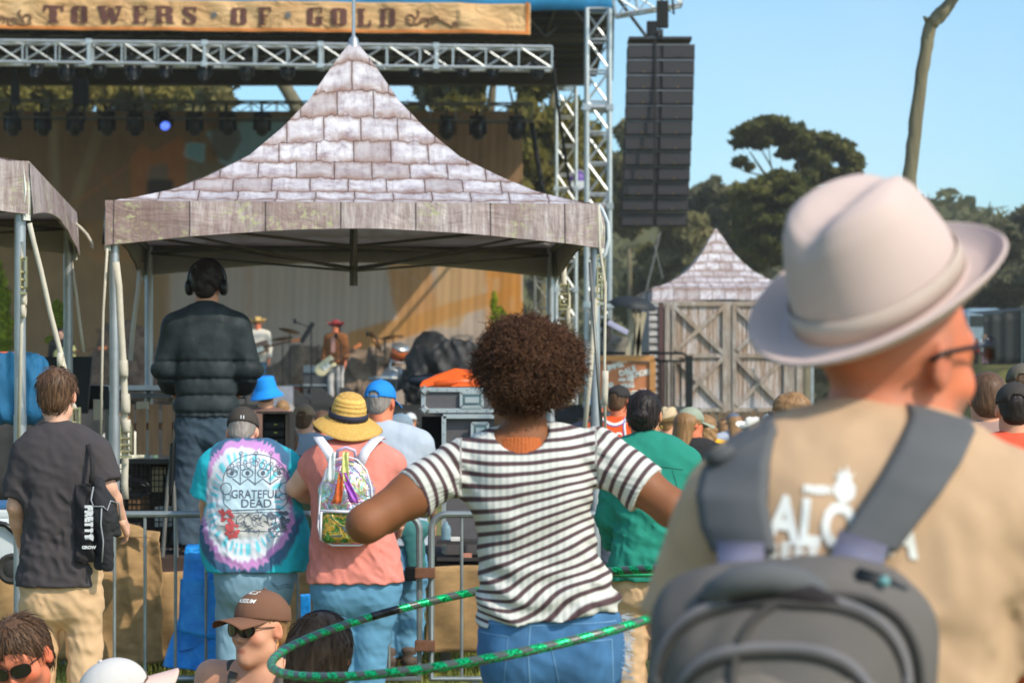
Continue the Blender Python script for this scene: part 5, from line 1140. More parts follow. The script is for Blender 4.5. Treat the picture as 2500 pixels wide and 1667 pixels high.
# backpack
gp = M('grey_pack_cloth', c(98, 92, 88), .85, var=.1, scale=8, bump=.4, bscale=160, bdist=.002); gp2 = M('pack_strap', c(92, 92, 94), .85, var=.08, scale=8); gp3 = M('pack_panel', c(110, 102, 94), .85, var=.12); lil = M('lilac_webbing', c(108, 106, 126), .6); zipm = M('zip_black', c(26, 28, 30), .5)
bpk = empty('backpack', (X0, D, 0), label='grey backpack worn by the man in the felt hat', cat='backpack')
wv = lambda px, py, dy: Vector(wp(px, py, dy))
ctr = wp(1935, 1800, -.30)
def bpd(X):
    z, x = X[..., 2], X[..., 0]; return -.006*np.exp(-((np.hypot((x-ctr[0])/.150, (z-(ctr[2]+.03))/.165)-1)/.05)**2)+.009*nz(X, 20, 6)+.004*nz(X, 48, 7)
blob('pack_body', [bx(ctr+np.array((0, .04, 0)), (.185, .105, .225), .10, .03), ell(ctr+np.array((0, .0, .0)), (.16, .13, .21), .05)], .010, gp, bpk, bpd)
blob('front_pocket', [bx(ctr+np.array((-.01, -.085, -.06)), (.128, .05, .15), .05, .02)], .009, gp3, bpk, lambda X: .007*nz(X, 24, 9)+.003*nz(X, 60, 2))
pb = [q for q in bpy.data.objects if q.parent is bpk and q.name.startswith('pack_body')][0]; pfk = [q for q in bpy.data.objects if q.parent is bpk and q.name.startswith('front_pocket')][0]
def onpack(trees, pts, off):
    out = []
    for (px, py) in pts:
        p_ = P(px, py, D-.34); q_ = Vector((p_.x-X0, -1.2, p_.z)); ys = [h_[0] for h_ in (t_.ray_cast(q_, Vector((0, 1, 0))) for t_ in trees) if h_[0]]
        if ys: out.append(min(ys, key=lambda v_: v_.y)-Vector((0, off, 0)))
    return out
TT = [bvh(pb), bvh(pfk)]
seamd = M('pack_seam', c(70, 66, 64), .9); pip = M('pack_piping', c(112, 108, 110), .8)
for (cx, cy, rx, ry, w_s, mt_) in ((1905, 1690, 300, 235, .0075, pip), (1905, 1708, 300, 240, .006, seamd), (1880, 1740, 230, 170, .0075, pip), (1880, 1754, 228, 172, .006, seamd), (2010, 1700, 235, 250, .006, seamd)):
    pts = [(cx+rx*math.copysign(abs(math.cos(a))**.75, math.cos(a)), cy-ry*math.sin(a)**.8) for a in np.linspace(.02, math.pi-.02, 40)]
    L_ = onpack(TT, pts, .004)
    if len(L_) > 3: MB().tube(L_, w_s, 7).build('piping' if mt_ is pip else 'zip_seam', mt_, bpk, True)
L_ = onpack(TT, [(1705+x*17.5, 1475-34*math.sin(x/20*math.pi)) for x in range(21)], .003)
MB().tube(L_, [.004+.017*math.sin(i/(len(L_)-1)*math.pi) for i in range(len(L_))], 10).build('painted_handle_shade', M('painted_pack_shadow', c(44, 38, 40), .95), bpk, True)  # dark strip added in place of the shaded hollow below the grab handle
MB().tube([wv(1715, 1478, -.3), wv(1745, 1445, -.345), (wv(1800, 1418, -.365)), wv(1880, 1410, -.37), wv(1950, 1422, -.365), wv(2000, 1445, -.345), wv(2035, 1480, -.30)], [.012, .017, .02, .021, .02, .017, .012], 10).build('grab_handle', gp2, bpk, True)
MB().ribbon([wv(2090, 1402, -.335), wv(2150, 1420, -.335), wv(2205, 1450, -.325), wv(2235, 1500, -.30)], .02, .006, Vector((0, .3, 1))).build('zip', zipm, bpk, True)
MB().lathe([(0, .0), (.007, .002), (.007, .006), (0, .008)], wv(2158, 1418, -.345), 10, rot=Matrix.Rotation(R(90), 3, 'X')).build('zip_pull', M('teal_pull', c(110, 160, 160), .4), bpk, True)
tr_ = bvh(tee2)
def over(pts, off):
    out = []
    for (px, py) in pts[::-1]:
        q = wx(px, py); hit = tr_.ray_cast(Vector((q[0], -1.2, q[1])), Vector((0, 1, 0)))
        out.append((hit[0]-Vector((0, off, 0))) if hit[0] else Vector((q[0], (out[-1].y if out else 0)+.07, (out[-1].z if out else q[1])+.006)))
    return out[::-1]
def ridge(px):
    for py in range(900, 1300, 3):
        if tr_.ray_cast(Vector((wx(px, py)[0], -1.2, wx(px, py)[1])), Vector((0, 1, 0)))[0]: return py+5
    return 1000
def strap(L, Rr_, mat, name, t_=.022):
    L = [(L[0][0]+6, ridge(L[0][0]+6)-14), (L[0][0]+3, ridge(L[0][0]+3)), (L[0][0], ridge(L[0][0])+26)]+L[1:]; Rr_ = [(Rr_[0][0]+6, ridge(Rr_[0][0]+6)-14), (Rr_[0][0]+3, ridge(Rr_[0][0]+3)), (Rr_[0][0], ridge(Rr_[0][0])+26)]+Rr_[1:]
    a, b = over(L, t_), over(Rr_, t_); a2, b2 = over(L, .0), over(Rr_, .0); k = len(a); 
    def fn(u, v):
        f = u*(k-1); i = min(int(f), k-2); f -= i; p = a[i].lerp(a[i+1], f); q = b[i].lerp(b[i+1], f); r_ = p.lerp(q, v); r_.y -= .006*math.sin(v*math.pi); return r_
    return MB().sheet(fn, 30, 8, .018).build(name, mat, bpk, True)
strap([(1762, 1078), (1728, 1140), (1706, 1210), (1715, 1290), (1742, 1352)], [(1905, 1052), (1872, 1130), (1868, 1220), (1880, 1300), (1884, 1342)], gp2, 'shoulder_strap', .023)
strap([(2245, 1045), (2200, 1085), (2150, 1160), (2090, 1245), (2045, 1310)], [(2400, 1078), (2350, 1125), (2290, 1205), (2220, 1290), (2180, 1345)], gp2, 'shoulder_strap', .020)
MB().ribbon([wv(1808, 1325, -.17), wv(1808, 1350, -.20), wv(1812, 1400, -.27)], .062, .004).build('webbing', lil, bpk, True)
MB().ribbon([wv(2108, 1315, -.17), wv(2100, 1345, -.20), wv(2085, 1395, -.27)], .068, .004, Vector((1, 0, -.25))).build('webbing', lil, bpk, True)
# ------------------------------------------------------------------ people at the crowd barrier
def rel(X0, D):
    def w(px, py, dy=0.): p = P(px, py, D+dy); return np.array((p.x-X0, dy, p.z))
    return w
# --- man in the plain dark tee, left
D = 11.4; X0 = P(150, 0, D).x; w = rel(X0, D)
J = stance(1.8, neck=w(140, 1062, .01), head=w(140, 967, .03), shL=w(72, 1112), shR=w(230, 1108), elL=w(40, 1235, .0), elR=w(262, 1190, -.02), wrL=w(55, 1330, .15), wrR=w(295, 1262, .1), chest=w(150, 1150), waist=w(145, 1310, -.01), pelvis=w(142, 1420))
I = person('man with short brown hair in a plain dark tee and khaki trousers', (X0, D, 0), 0, 1.8, J, .93, .0085, 'fair', (6, 6, 0), 1.06, group=None)
dtee = M('charcoal_tee', c(66, 60, 62), .92, var=.1, scale=7, bump=.2, bscale=260, bdist=.001)
shirt(I, dtee, hem=.80, sleeve=.88, fit=.022, amp=.012, collar=.018, seed=21, f=13, sl_fit=.02)
kh = M('khaki_cotton', c(208, 170, 130), .9, var=.07, scale=6, bump=.2, bscale=200, bdist=.001)
trousers(I, kh, 1.0, .018, .010)
hair(I, 'short', 'brown', seed=1, locks=420)
# jacket and printed tote over his forearm
tote = empty('tote_bag', (X0, D-.14, 0), label='black tote bag with white print hanging from the arm of the man in dark tee', cat='bag')
w2 = lambda px, py, dy=0.: Vector((P(px, py, D-.14+dy).x-X0, dy, P(px, py, D-.14+dy).z))
tb = MB().sheet(lambda u, v: w2(184+u*46, 1372-v*190, -.04*math.sin(u*3.14)*math.sin(v*3)-.012*math.sin(v*17+u*6)), 16, 30, .02).build('bag_body', M('black_canvas', c(42, 38, 40), .9, var=.15), tote, True)
tl = M('print_white', c(214, 214, 216), .8)
p = w2(214, 1222, -.05); o = stand_text('lettering', 'PRETTY', .046, tl, tb, p, .004, .001, (math.pi/2, math.pi/2, 0), 1.0); o.location = w2(216, 1275, -.06); 
stand_text('lettering', 'GROW', .02, tl, tb, w2(217, 1336, -.055), .001, .001)
MB().box(w2(218, 1312, -.045), (.04, .004, .018)).build('print_patch', tl, tb)
MB().ribbon([w2(212, 1080, .06), w2(224, 1110, .0), w2(226, 1150, -.03), w2(222, 1180, -.03)], .022, .003).build('strap', M('black_canvas', c(42, 38, 40)), tote, True)
jk = empty('folded_jacket', (X0, D-.12, 0), label='black zip jacket draped over the forearm beside the tote bag', cat='jacket')
w2 = lambda px, py, dy=0.: Vector((P(px, py, D-.12+dy).x-X0, dy, P(px, py, D-.12+dy).z))
jm = M('jacket_black', c(40, 39, 42), .85, var=.2, scale=12)
blob('jacket_body', [cap(w2(240, 1180, -.02), w2(252, 1260, -.05), .03, .045, (1, .8, 1), k=.03), cap(w2(252, 1240, -.05), w2(262, 1380, -.03), .045, .028, (1, .7, 1), k=.03), cap(w2(262, 1225, -.03), w2(286, 1300, .0), .035, .02, (1, .8, 1), k=.03), cap(w2(248, 1300), w2(248, 1375), .035, .035, (1, .5, 1), k=.02)], .007, jm, jk, folds(.009, 30, 3))
zg = M('zip_grey', c(150, 150, 154), .5)
MB().tube([w2(228, 1188, -.06), w2(222, 1220, -.075), w2(228, 1236, -.08), w2(252, 1236, -.095), w2(262, 1246, -.09), w2(270, 1222, -.07), w2(290, 1228, -.04), w2(294, 1270, -.03)], .004, 5).tube([w2(248, 1240, -.095), w2(246, 1280, -.09), w2(252, 1320, -.075), w2(249, 1372, -.06)], .004, 5).build('zip', zg, jk, True)

# --- man in the tie-dye tee
D = 13.4; X0 = P(612, 0, D).x; w = rel(X0, D)
J = stance(1.76, lean=.05, neck=w(600, 1112, .05), head=w(593, 1056, .13), shL=w(525, 1145), shR=w(692, 1140), elL=w(508, 1215, .05), elR=w(716, 1205, .05), wrL=w(500, 1262, .25), wrR=w(700, 1255, .3), chest=w(608, 1150, .0), waist=w(618, 1290, -.05), pelvis=w(622, 1390, -.06),
           hipL=w(580, 1410, -.05), hipR=w(665, 1410, -.05))
I = person('man in a turquoise and magenta tie-dye tee with a dark cap, leaning on the barrier', (X0, D, 0), 0, 1.76, J, 1.12, .008, 'fair', (5, 22, 0), 1.04, belly=.1)
tyd = MC('tie_dye_cotton', .9, .2, 280, .001)
zc = (P(600, 1225, D).z); xc = P(598, 0, D).x-X0
def tdye(V):
    x = V[:, 0]-xc-.02; z = V[:, 2]-zc; a = np.arctan2(z, x*1.25); r = np.hypot(x/.27, z/.37)+.05*nz(V, 13, 9); r = np.where(z < 0, np.hypot(x/.285, z/.375), r)
    sp1 = .5+.5*np.sin(a*34+2*np.sin(a*7)); sp2 = np.abs(np.sin(a*17+2.6*np.sin(a*5+1)+1.2*np.sin(a*11)))*(.55+.45*np.sin(a*7+2)**2); nn = nz(V, 40, 2)
    cy, wh, mg, nv_, tq = (np.array(c(*q)) for q in ((120, 214, 230), (226, 226, 236), (196, 112, 192), (70, 106, 138), (44, 188, 204)))
    C = np.repeat(np.array(c(196, 220, 232))[None], len(V), 0)
    C = mixc(C, wh, ss(.5, .58, r+.03*nn)); C = mixc(C, cy, ss(.56, .62, r)*(1-ss(.74, .80, r+.03*nn))*ss(.35, .75, sp1+.3*nn)); C = mixc(C, wh, ss(.76, .8, r+.04*sp2)*(.9))
    C = mixc(C, mg, .78*ss(.85, .90, r+.06*sp2)); C = mixc(C, mg*1.25+.02, ss(.6, 1, sp2)*ss(.86, .9, r)*.5); C = mixc(C, nv_, ss(.97, 1.01, r+.07*sp2+.02*nn)); C = mixc(C, tq, ss(1.07, 1.14, r+.05*nn))
    lt = np.array(c(190, 182, 172)); q = np.hypot((x+.0)/.17, (z+.12)/.08); C = mixc(C, lt, (1-ss(.7, 1.1, q))*.8)
    sl = ss(.20, .225, np.abs(V[:, 0]-.0)+ .10*(V[:, 2]-1.38)); C = mixc(C, mixc(nv_, tq, ss(.2, .5, (np.abs(V[:, 0])-.215)*12+.3+.2*nn)), sl*ss(1.02, 1.1, V[:, 2]))
    return C
td = shirt(I, tyd, hem=P(0, 1393, D).z, sleeve=.92, fit=.026, amp=.007, colf=tdye, collar=.01, seed=31, f=12, sl_fit=.034, h=.0062)
ink = M('iron_gate_print', c(96, 104, 120), .85, var=.3, scale=30); inkr = M('red_blotch_print', c(196, 84, 88), .85, var=.25, scale=30); inkt = M('rust_print', c(150, 118, 104), .85)
q = lambda px, py: (P(px, py, D-.12).x-X0, P(px, py, D-.12).z)
sk = []; lw = .0042
gx = lambda u, v: q(546+u*158, 1106+v*204)       # print frame: u,v in 0..1
def arcp(cu, cv, ru, rv, a0, a1, n_=12): return [gx(cu+ru*math.cos(a), cv+rv*math.sin(a)) for a in np.linspace(a0, a1, n_)]
for u in (.27, .5, .73): sk += line2([gx(u, .0), gx(u, .38)], lw)
for u in (.27, .5, .73): sk += line2(arcp(u, .0, .03, .022, 0, 6.28, 8), .004)
sk += line2(arcp(.5, .34, .5, .33, math.pi, 2*math.pi, 26), lw)
for k in range(9): sk += line2(arcp(.1+k*.1, .12+.09*abs(k-4)/4, .042, .035, 0, 6.28, 9), .0032)
for k in range(8): sk += line2(arcp(.14+k*.1, .07+.09*abs(k-3.5)/4, .03, .022, 0, 6.28, 8), .003)
for u in (.14, .38, .62, .86): sk += line2(arcp(u, .235, .085, .05, 0, 6.28, 14), .0042); sk += line2(arcp(u, .235, .02, .02, 0, 6.28, 8), .010)
for u in (.27, .5, .73):
    for s_ in (-1, 1): sk += line2([gx(u, .37), gx(u+s_*.05, .34), gx(u+s_*.12, .30)], .005)
for s_ in (-1, 1):
    sk += line2(arcp(.5+s_*.45, .42, .09, .07, 0, 6.28, 14), .004); sk += line2(arcp(.5+s_*.42, .52, .05, .04, 0, 6.28, 10), .003); sk += line2([gx(.5+s_*.5, .45), gx(.5+s_*.48, .6), gx(.5+s_*.36, .68)], .004)
sk += line2([gx(.1, .68), gx(.9, .66)], .005)+line2([gx(.1, .71), gx(.92, .70)], .003)+line2([gx(.12, .92), gx(.95, .93)], .004)
for k in range(7): sk += line2(arcp(.16+k*.12, .80, .06, .07, .4*k, .4*k+5.2, 12), .0036)
for k in range(34): u = rnd.uniform(.05, .95); v_ = rnd.uniform(.7, .95); sk += line2([gx(u, v_), gx(u+rnd.uniform(-.1, .1), v_+rnd.uniform(-.05, .05)), gx(u+rnd.uniform(-.12, .12), v_+rnd.uniform(-.03, .05))], .003)
flat_onto('ironwork_print', td, sk, ink, td, fine=.02)
text_onto('lettering', td, 'GRATEFUL', .064, gx(.5, .49), ink, td, 0, .0005, .86); text_onto('lettering', td, 'DEAD', .064, gx(.52, .60), ink, td, 0, .0005, 1.)
bl_ = []
for k in range(46):
    u, v_ = rnd.uniform(-.06, .14)+.0, rnd.uniform(.68, 1.0); u += (v_-.68)*.5; rr_ = rnd.uniform(.018, .04); bl_.append([gx(u+rr_*math.cos(a)*(1+.3*math.sin(3*a+k)), v_+rr_*.8*math.sin(a)) for a in np.linspace(0, 6.28, 10)[:-1]])
flat_onto('red_blotch_print', td, bl_, inkr, td, off=.004, fine=.02)
db = []
for k in range(26): u, v_ = rnd.uniform(.70, 1.0), rnd.uniform(.70, .92); rr_ = rnd.uniform(.02, .045); db.append([gx(u+rr_*math.cos(a)*(1+.3*math.sin(3*a+k)), v_+rr_*.7*math.sin(a)) for a in np.linspace(0, 6.28, 10)[:-1]])
flat_onto('dark_blotch_print', td, db, ink, td, off=.0035, fine=.02)
ljean = M('pale_denim', c(128, 160, 178), .88, var=.12, scale=8, bump=.3, bscale=300, bdist=.001)
pn = trousers(I, ljean, 1.0, .022, .006)
wq = lambda px, py: q(px, py)
flat_onto('pocket_stitch', pn, line2([wq(665, 1418), wq(680, 1430), wq(700, 1424), wq(722, 1432)], .004)+line2([wq(668, 1424), wq(680, 1436), wq(700, 1430), wq(722, 1440)], .004), M('denim_dark_thread', c(70, 92, 112)), pn)
hair(I, 'crop', 'grey')
cp = ballcap(I, M('dark_olive_cap', c(66, 58, 52), .9, bump=.3, bscale=200, bdist=.001), 0, gap=False, tilt=2, hgt=.098)
bd_ = bvh(cp); me = text_mesh('I I', .026, 0, .001); V, Fc = me2(me, Matrix.Identity(3), (.016, .046)); em_ = project('emblem', [(-v[0]*-1, v[1]) for v in V], Fc, bd_, M('print_white', c(214, 214, 216)), None, .0015, -.6, fine=.02); em_.parent = cp
# --- woman in the straw hat with the iridescent backpack
D = 13.2; X0 = P(858, 0, D).x; w = rel(X0, D)
J = stance(1.7, lean=.03, neck=w(855, 1112, .03), head=w(850, 1040, .07), shL=w(768, 1140), shR=w(952, 1136), elL=w(722, 1190, .06), elR=w(992, 1205, .02), wrL=w(770, 1225, .27), wrR=w(980, 1275, .2), chest=w(858, 1160), waist=w(860, 1290, -.02), pelvis=w(868, 1410, -.03), hipL=w(815, 1430, -.02), hipR=w(925, 1430, -.02), kneeL=w(825, 1560, .0), kneeR=w(905, 1560, .0), ankL=w(825, 1680, -.0), ankR=w(900, 1680, -.0))
I = person('woman in a wide straw sun hat and salmon sleeveless top at the barrier', (X0, D, 0), 0, 1.7, J, 1.22, .008, 'fair', (4, 10, 0), 1.02, hipw=1.1, armr=1.25)
sal = M('salmon_gauze', c(222, 134, 120), .92, var=.12, scale=14, bump=.8, bscale=180, st=(1, 1, .5), bdist=.002)
def hemf(V): V = V.copy(); m_ = V[:, 2] < J['pelvis'][2]+.06; V[m_, 2] += .03*np.cos(np.clip(V[m_, 0]/.3, -1.5, 1.5)*2.2)*(-.6); return V
tp = shirt(I, sal, hem=P(0, 1420, D).z, sleeve=0, fit=.033, amp=.011, collar=False, seed=41, f=9, zmax=.80, sl_fit=.02)
trousers(I, M('mid_denim', c(98, 150, 182), .88, var=.12, scale=8, bump=.3, bscale=300, bdist=.001), 1.0, .028, .006)
hair(I, 'crop', 'dark'); hair(I, 'nape', 'dark')
t = NT('straw_braid'); v = t.n('TexCoord').outputs['Object']; sp_ = t.n('SeparateXYZ'); t.l(v, sp_.inputs[0]); ln_ = t.n('VectorMath', operation='LENGTH'); mk = t.n('Mapping'); mk.inputs['Scale'].default_value = (1.12, 1, 1.); t.l(v, mk.inputs['Vector']); t.l(mk.outputs[0], ln_.inputs[0])
mu = t.n('Math', operation='MULTIPLY'); t.l(ln_.outputs['Value'], mu.inputs[0]); mu.inputs[1].default_value = 820.; sn = t.n('Math', operation='SINE'); t.l(mu.outputs[0], sn.inputs[0])
o = t.mix(t.ramp(sn.outputs[0], [(.0, (1, 1, 1)), (.4, (0, 0, 0))]), c(226, 176, 84), c(196, 146, 68)); nn_ = t.noise(v, 90, 3); o = t.mix(t.ramp(nn_, [(.4, (0, 0, 0)), (.7, (.4,)*3)]), o, c(240, 206, 130)); t.l(o, t.b.inputs['Base Color']); t.b.inputs['Roughness'].default_value = .75; t.bump(sn.outputs[0], .5, .003)
def floppy(x, y, z, r_, a):
    if r_ > .105: e = (r_-.105)/.08; z -= .014*e*e+.02*e*e*math.sin(a+2.6)**2*(.8) + .006*e*math.sin(3*a); 
    return x, y, z
hat(I, [(0, .128), (.03, .126), (.06, .115), (.082, .09), (.093, .055), (.098, .02), (.101, .0), (.112, -.006), (.135, -.010), (.16, -.018), (.186, -.030)], t.m, .92, 'straw_hat', tilt=(26, 8), dz=.045, band=M('navy_ribbon', c(42, 44, 62), .7, bump=.3, bscale=200, bdist=.001), brimfn=floppy, bandz=(.004, .036), bandr=.1035, hk_=1.09, t=.003, n=64)
# iridescent see-through backpack
t = NT('iridescent_film'); v = t.coords(); lw_ = t.n('LayerWeight', i_Blend=.5); nn1 = t.n('TexNoise', i_Scale=9., i_Detail=3., i_Distortion=1.5); t.l(v, nn1.inputs['Vector']); 
am = t.n('Math', operation='ADD'); t.l(nn1.outputs['Fac'], am.inputs[0]); am.inputs[1].default_value = .0
o = t.ramp(am.outputs[0], [(.22, c(190, 160, 230)), (.34, c(222, 238, 246)), (.42, c(150, 228, 216)), (.48, c(236, 234, 150)), (.54, c(232, 150, 214)), (.6, c(214, 228, 250)), (.7, c(120, 200, 190))]); t.l(o, t.b.inputs['Base Color'])
t.b.inputs['Metallic'].default_value = .55; t.b.inputs['Roughness'].default_value = .18; t.bump(t.noise(v, 16, 3, .6, 2.), .9, .02); t.b.inputs['Alpha'].default_value = .82; iri = t.m
t = NT('green_film'); v = t.coords(); nn1 = t.noise(v, 12, 4, .6, 1.5); o = t.ramp(nn1, [(.3, c(36, 70, 36)), (.45, c(70, 120, 52)), (.52, c(206, 150, 50)), (.58, c(60, 110, 70)), (.7, c(130, 90, 130))]); t.l(o, t.b.inputs['Base Color']); t.b.inputs['Roughness'].default_value = .15; t.b.inputs['Metallic'].default_value = .3; t.bump(nn1, .8, .02); grn = t.m
bp = empty('clear_backpack', (X0, D, 0), label='iridescent see-through backpack with white straps on the back of the straw hat woman', cat='backpack')
wf = lambda px, py, dy: Vector(w(px, py, dy))
o1 = wf(846, 1225, -.26)
ol = [(-.085, -.24), (-.155, -.21), (-.175, -.14), (-.165, -.02), (-.155, .08), (-.125, .17), (-.07, .225), (0, .245), (.07, .225), (.125, .17), (.155, .08), (.165, -.02), (.175, -.14), (.155, -.21), (.085, -.24)]
ol = [(x*.86, z*.98+.005) for x, z in ol]
blob('film_body', [bx(np.array(o1)+np.array((0, .045, -.06)), (.148, .075, .165), .05, .02), ell(np.array(o1)+np.array((0, .045, .06)), (.135, .075, .17), .05)], .0075, iri, bp, lambda X: .006*nz(X, 34, 5)+.003*nz(X, 80, 6))
blob('front_pocket', [bx(np.array(o1)+np.array((0, -.035, -.13)), (.128, .032, .088), .03, .02)], .007, grn, bp, lambda X: .004*nz(X, 40, 7))
wt = M('white_trim', c(232, 226, 236), .5)
MB().tube([o1+Vector((x, -.03, z)) for x, z in ol], .0055, 6, closed=True).build('piping', wt, bp, True)
MB().tube([o1+Vector((-.135, -.06, -.045)), o1+Vector((0, -.075, -.05)), o1+Vector((.135, -.06, -.045))], .009, 6).tube([o1+Vector((-.13, -.065, -.05)), o1+Vector((-.135, -.06, -.2))], .006, 6).build('pocket_zip', wt, bp, True)
MB().tube([o1+Vector((-.05, -.0, .23)), o1+Vector((-.045, -.03, .275)), o1+Vector((0, -.04, .292)), o1+Vector((.045, -.03, .275)), o1+Vector((.05, 0, .23))], .009, 6).build('grab_handle', M('lilac_trim', c(206, 190, 220), .5), bp, True)
for s_ in (-1, 1): MB().ribbon([o1+Vector((s_*.07, .02, .20)), o1+Vector((s_*.10, .03, .27)), o1+Vector((s_*.145, .08, .325)), o1+Vector((s_*.165, .16, .345)), o1+Vector((s_*.17, .25, .335))], .052, .008).build('shoulder_strap', wt, bp, True)
for (px, py, col, a) in ((808, 1140, (240, 244, 250), .2), (852, 1190, (186, 96, 204), -.5), (828, 1192, (224, 110, 60), .25), (842, 1140, (232, 230, 150), .1)):
    pp = wf(px, py, -.352); MB().sheet(lambda u, v: pp+Vector(((u-.5)*.05*(1-.4*v)+a*(v-.5)*.12, .01*math.sin(u*9+v*5), (v-.5)*.16)), 6, 8, .003).build('film_panel', M('film_%d' % px, c(*col), .2, .2, .2, 20, bump=.5, bscale=40), bp, True)
# --- man in the blue cap and grey tee, just past the barrier
D = 14.4; X0 = P(960, 0, D).x; w = rel(X0, D)
J = stance(1.82, neck=w(938, 1055, .02), head=w(930, 985, .07), shL=w(868, 1095), shR=w(1020, 1090), elL=w(850, 1180, .1), elR=w(1035, 1190, .08), wrL=w(880, 1230, .3), wrR=w(1020, 1250, .3), chest=w(955, 1140), waist=w(965, 1270), pelvis=w(962, 1370), hipL=w(935, 1400), hipR=w(992, 1400), kneeL=w(945, 1530, .03), kneeR=w(1000, 1525, .03), ankL=w(950, 1615), ankR=w(1000, 1610))
I = person('man in a bright blue cap and heather grey tee behind the barrier', (X0, D, 0), 0, 1.82, J, 1.1, .009, 'red', (22, 8, 0), 1.06)
shirt(I, M('heather_grey', c(176, 184, 196), .92, var=.06, scale=10, bump=.25, bscale=300, bdist=.001), hem=P(0, 1330, D).z, sleeve=.9, fit=.022, amp=.008, collar=.012, seed=51, f=12, sl_fit=.03)
trousers(I, M('mid_denim', c(98, 150, 182)), .96, .014, .012)
hair(I, 'crop', 'grey'); ballcap(I, M('bright_blue_cap', c(30, 132, 214), .85, bump=.2, bscale=200, bdist=.001), 0, True, tilt=2, hgt=.092)
jk = blob('tied_jacket', [cap(w(935, 1290, -.15), w(1032, 1290, -.1), .05, .05, (1, .6, 1), k=.03), cap(w(1005, 1300, -.14), w(1012, 1375, -.14), .055, .045, (1, .4, 1), k=.03), cap(w(1020, 1290, -.1), w(1030, 1400, -.08), .035, .03, (1, .5, 1), k=.03)], .009, M('teal_shell', c(58, 116, 116), .7, var=.15), I['root'], folds(.006, 26, 4))
MB().box(w(1004, 1400, -.17), (.075, .04, .085)).build('hip_pouch', blk_gloss, I['root'], bevel=.01)
for s_ in 'LR':
    an = J['ank'+s_]; blob('boot', [cap(an+np.array((0, -.03, .05)), an+np.array((0, -.02, -.05)), .052, .05, k=.02), cap(an+np.array((0, 0, -.05)), an+np.array((0, .14, -.06)), .045, .04, k=.03), cut((0, 0, .01), (0, 0, -1))], .01, M('hiking_boot', c(96, 80, 70), .8, var=.35, scale=18), I['root'], lambda X: .004*np.sin(X[..., 2]*90))

# ------------------------------------------------------------------ crowd barrier
galv = M('galvanised_tube', c(150, 156, 156), .45, .65, .2, 6, dirt=.5); rusty = M('rusty_bracket', c(120, 82, 62), .8, .3, .3, 12)
def barrier(label, xl, xr, d, skip=()):
    a = P(xl, 1255, d); b = P(xr, 1255, d); zt, zb = a.z, P(0, 1656, d).z; root = empty('crowd_barrier', (a.x, d, 0), label=label, cat='barrier', group='crowd barriers'); L = b.x-a.x; r_ = .021
    rr_ = .09; pts = [(0, 0, zb)]
    for k in range(9): t_ = math.pi-math.pi/2*k/8; pts.append((rr_+rr_*math.cos(t_), 0, zt-rr_+rr_*math.sin(t_)))
    for k in range(9): t_ = math.pi/2*(1-k/8); pts.append((L-rr_+rr_*math.cos(t_), 0, zt-rr_+rr_*math.sin(t_)))
    pts += [(L, 0, zb)]
    MB().tube(pts+[(L*.5, 0, zb), ], r_, 10, closed=True).build('frame', galv, root, 'auto')
    n_ = int(round(L/.176)); 
    for k in range(1, n_): MB().tube([(L*k/n_, 0, zt-.01), (L*k/n_, 0, zb)], .0095, 8).build('bar', galv, root, 'auto')
    for x_ in (.25, L-.25): MB().bar((x_, -.3, .02), (x_, .3, .02), .05, .006).bar((x_, 0, .02), (x_, 0, zb), .04, .01).build('foot', galv, root)
    return root, zt, zb
b1, zt, zb = barrier('left galvanised crowd barrier section the tie-dye man leans on', 205, 1024, 13.82)
b2, zt, zb = barrier('right galvanised crowd barrier section behind the striped woman', 1053, 1720, 13.80)
x_ = P(1038, 0, 13.8).x
for k, (py, lab) in enumerate(((1398, 'upper'), (1575, 'lower'))):
    o = MB().box((0, 0, 0), (.115, .07, .06)).build('barrier_clamp', rusty, None, bevel=.006, loc=(x_, 13.78, P(0, py, 13.78).z)); tag(o, f'rusty brown clamp joining the two barriers, {lab} one', 'clamp')
# --- woman in teal with the low bun, right
D = 12.3; X0 = P(1590, 0, D).x; w = rel(X0, D)
J = stance(1.68, neck=w(1580, 1085), head=w(1574, 1015, .04), shL=w(1510, 1140), shR=w(1672, 1135), elL=w(1490, 1260, .05), elR=w(1700, 1255, .05), wrL=w(1500, 1340, .2), wrR=w(1690, 1340, .2), chest=w(1590, 1180), waist=w(1590, 1310), pelvis=w(1585, 1410))
I = person('woman in a teal shirt with her dark hair in a low bun', (X0, D, 0), 0, 1.68, J, 1.08, .0085, 'olive', (16, 5, 0), 1.05)
tl_ = M('teal_cotton', c(34, 132, 112), .9, var=.07, scale=5, bump=.2, bscale=240, bdist=.001)
sh = shirt(I, tl_, hem=P(0, 1415, D).z, sleeve=1.9, fit=.03, amp=.011, collar=.03, seed=61, f=11, sl_fit=.02)
qq = lambda px, py: (P(px, py, D-.1).x-X0, P(px, py, D-.1).z)
flat_onto('seam', sh, line2([qq(1520, 1128), qq(1590, 1136), qq(1668, 1146)], .004)+line2([qq(1640, 1146), qq(1650, 1180), qq(1655, 1220)], .003), M('teal_seam', c(18, 96, 80)), sh)
trousers(I, kh, 1.0, .02, .012); hair(I, 'bun', 'dark', locks=260)
blob('bun', [ell((.012, -.125, -.01), (.036, .03, .034), .01)], .005, HM['dark'], None, lambda X: .003*np.sin(np.hypot(X[..., 0]-.012, X[..., 2]+.01)*420+np.arctan2(X[..., 2]+.01, X[..., 0])*2)) ; on_head(I, bpy.data.objects['bun'])
MB().tube([(.083, -.01, -.045+.0), (.092, -.012, -.06), (.083, -.014, -.075), (.076, -.012, -.06)], .0022, 5, closed=True).build('earring', M('gold', c(230, 180, 80), .25, 1.), None, True); on_head(I, bpy.data.objects['earring'])
D = 12.0
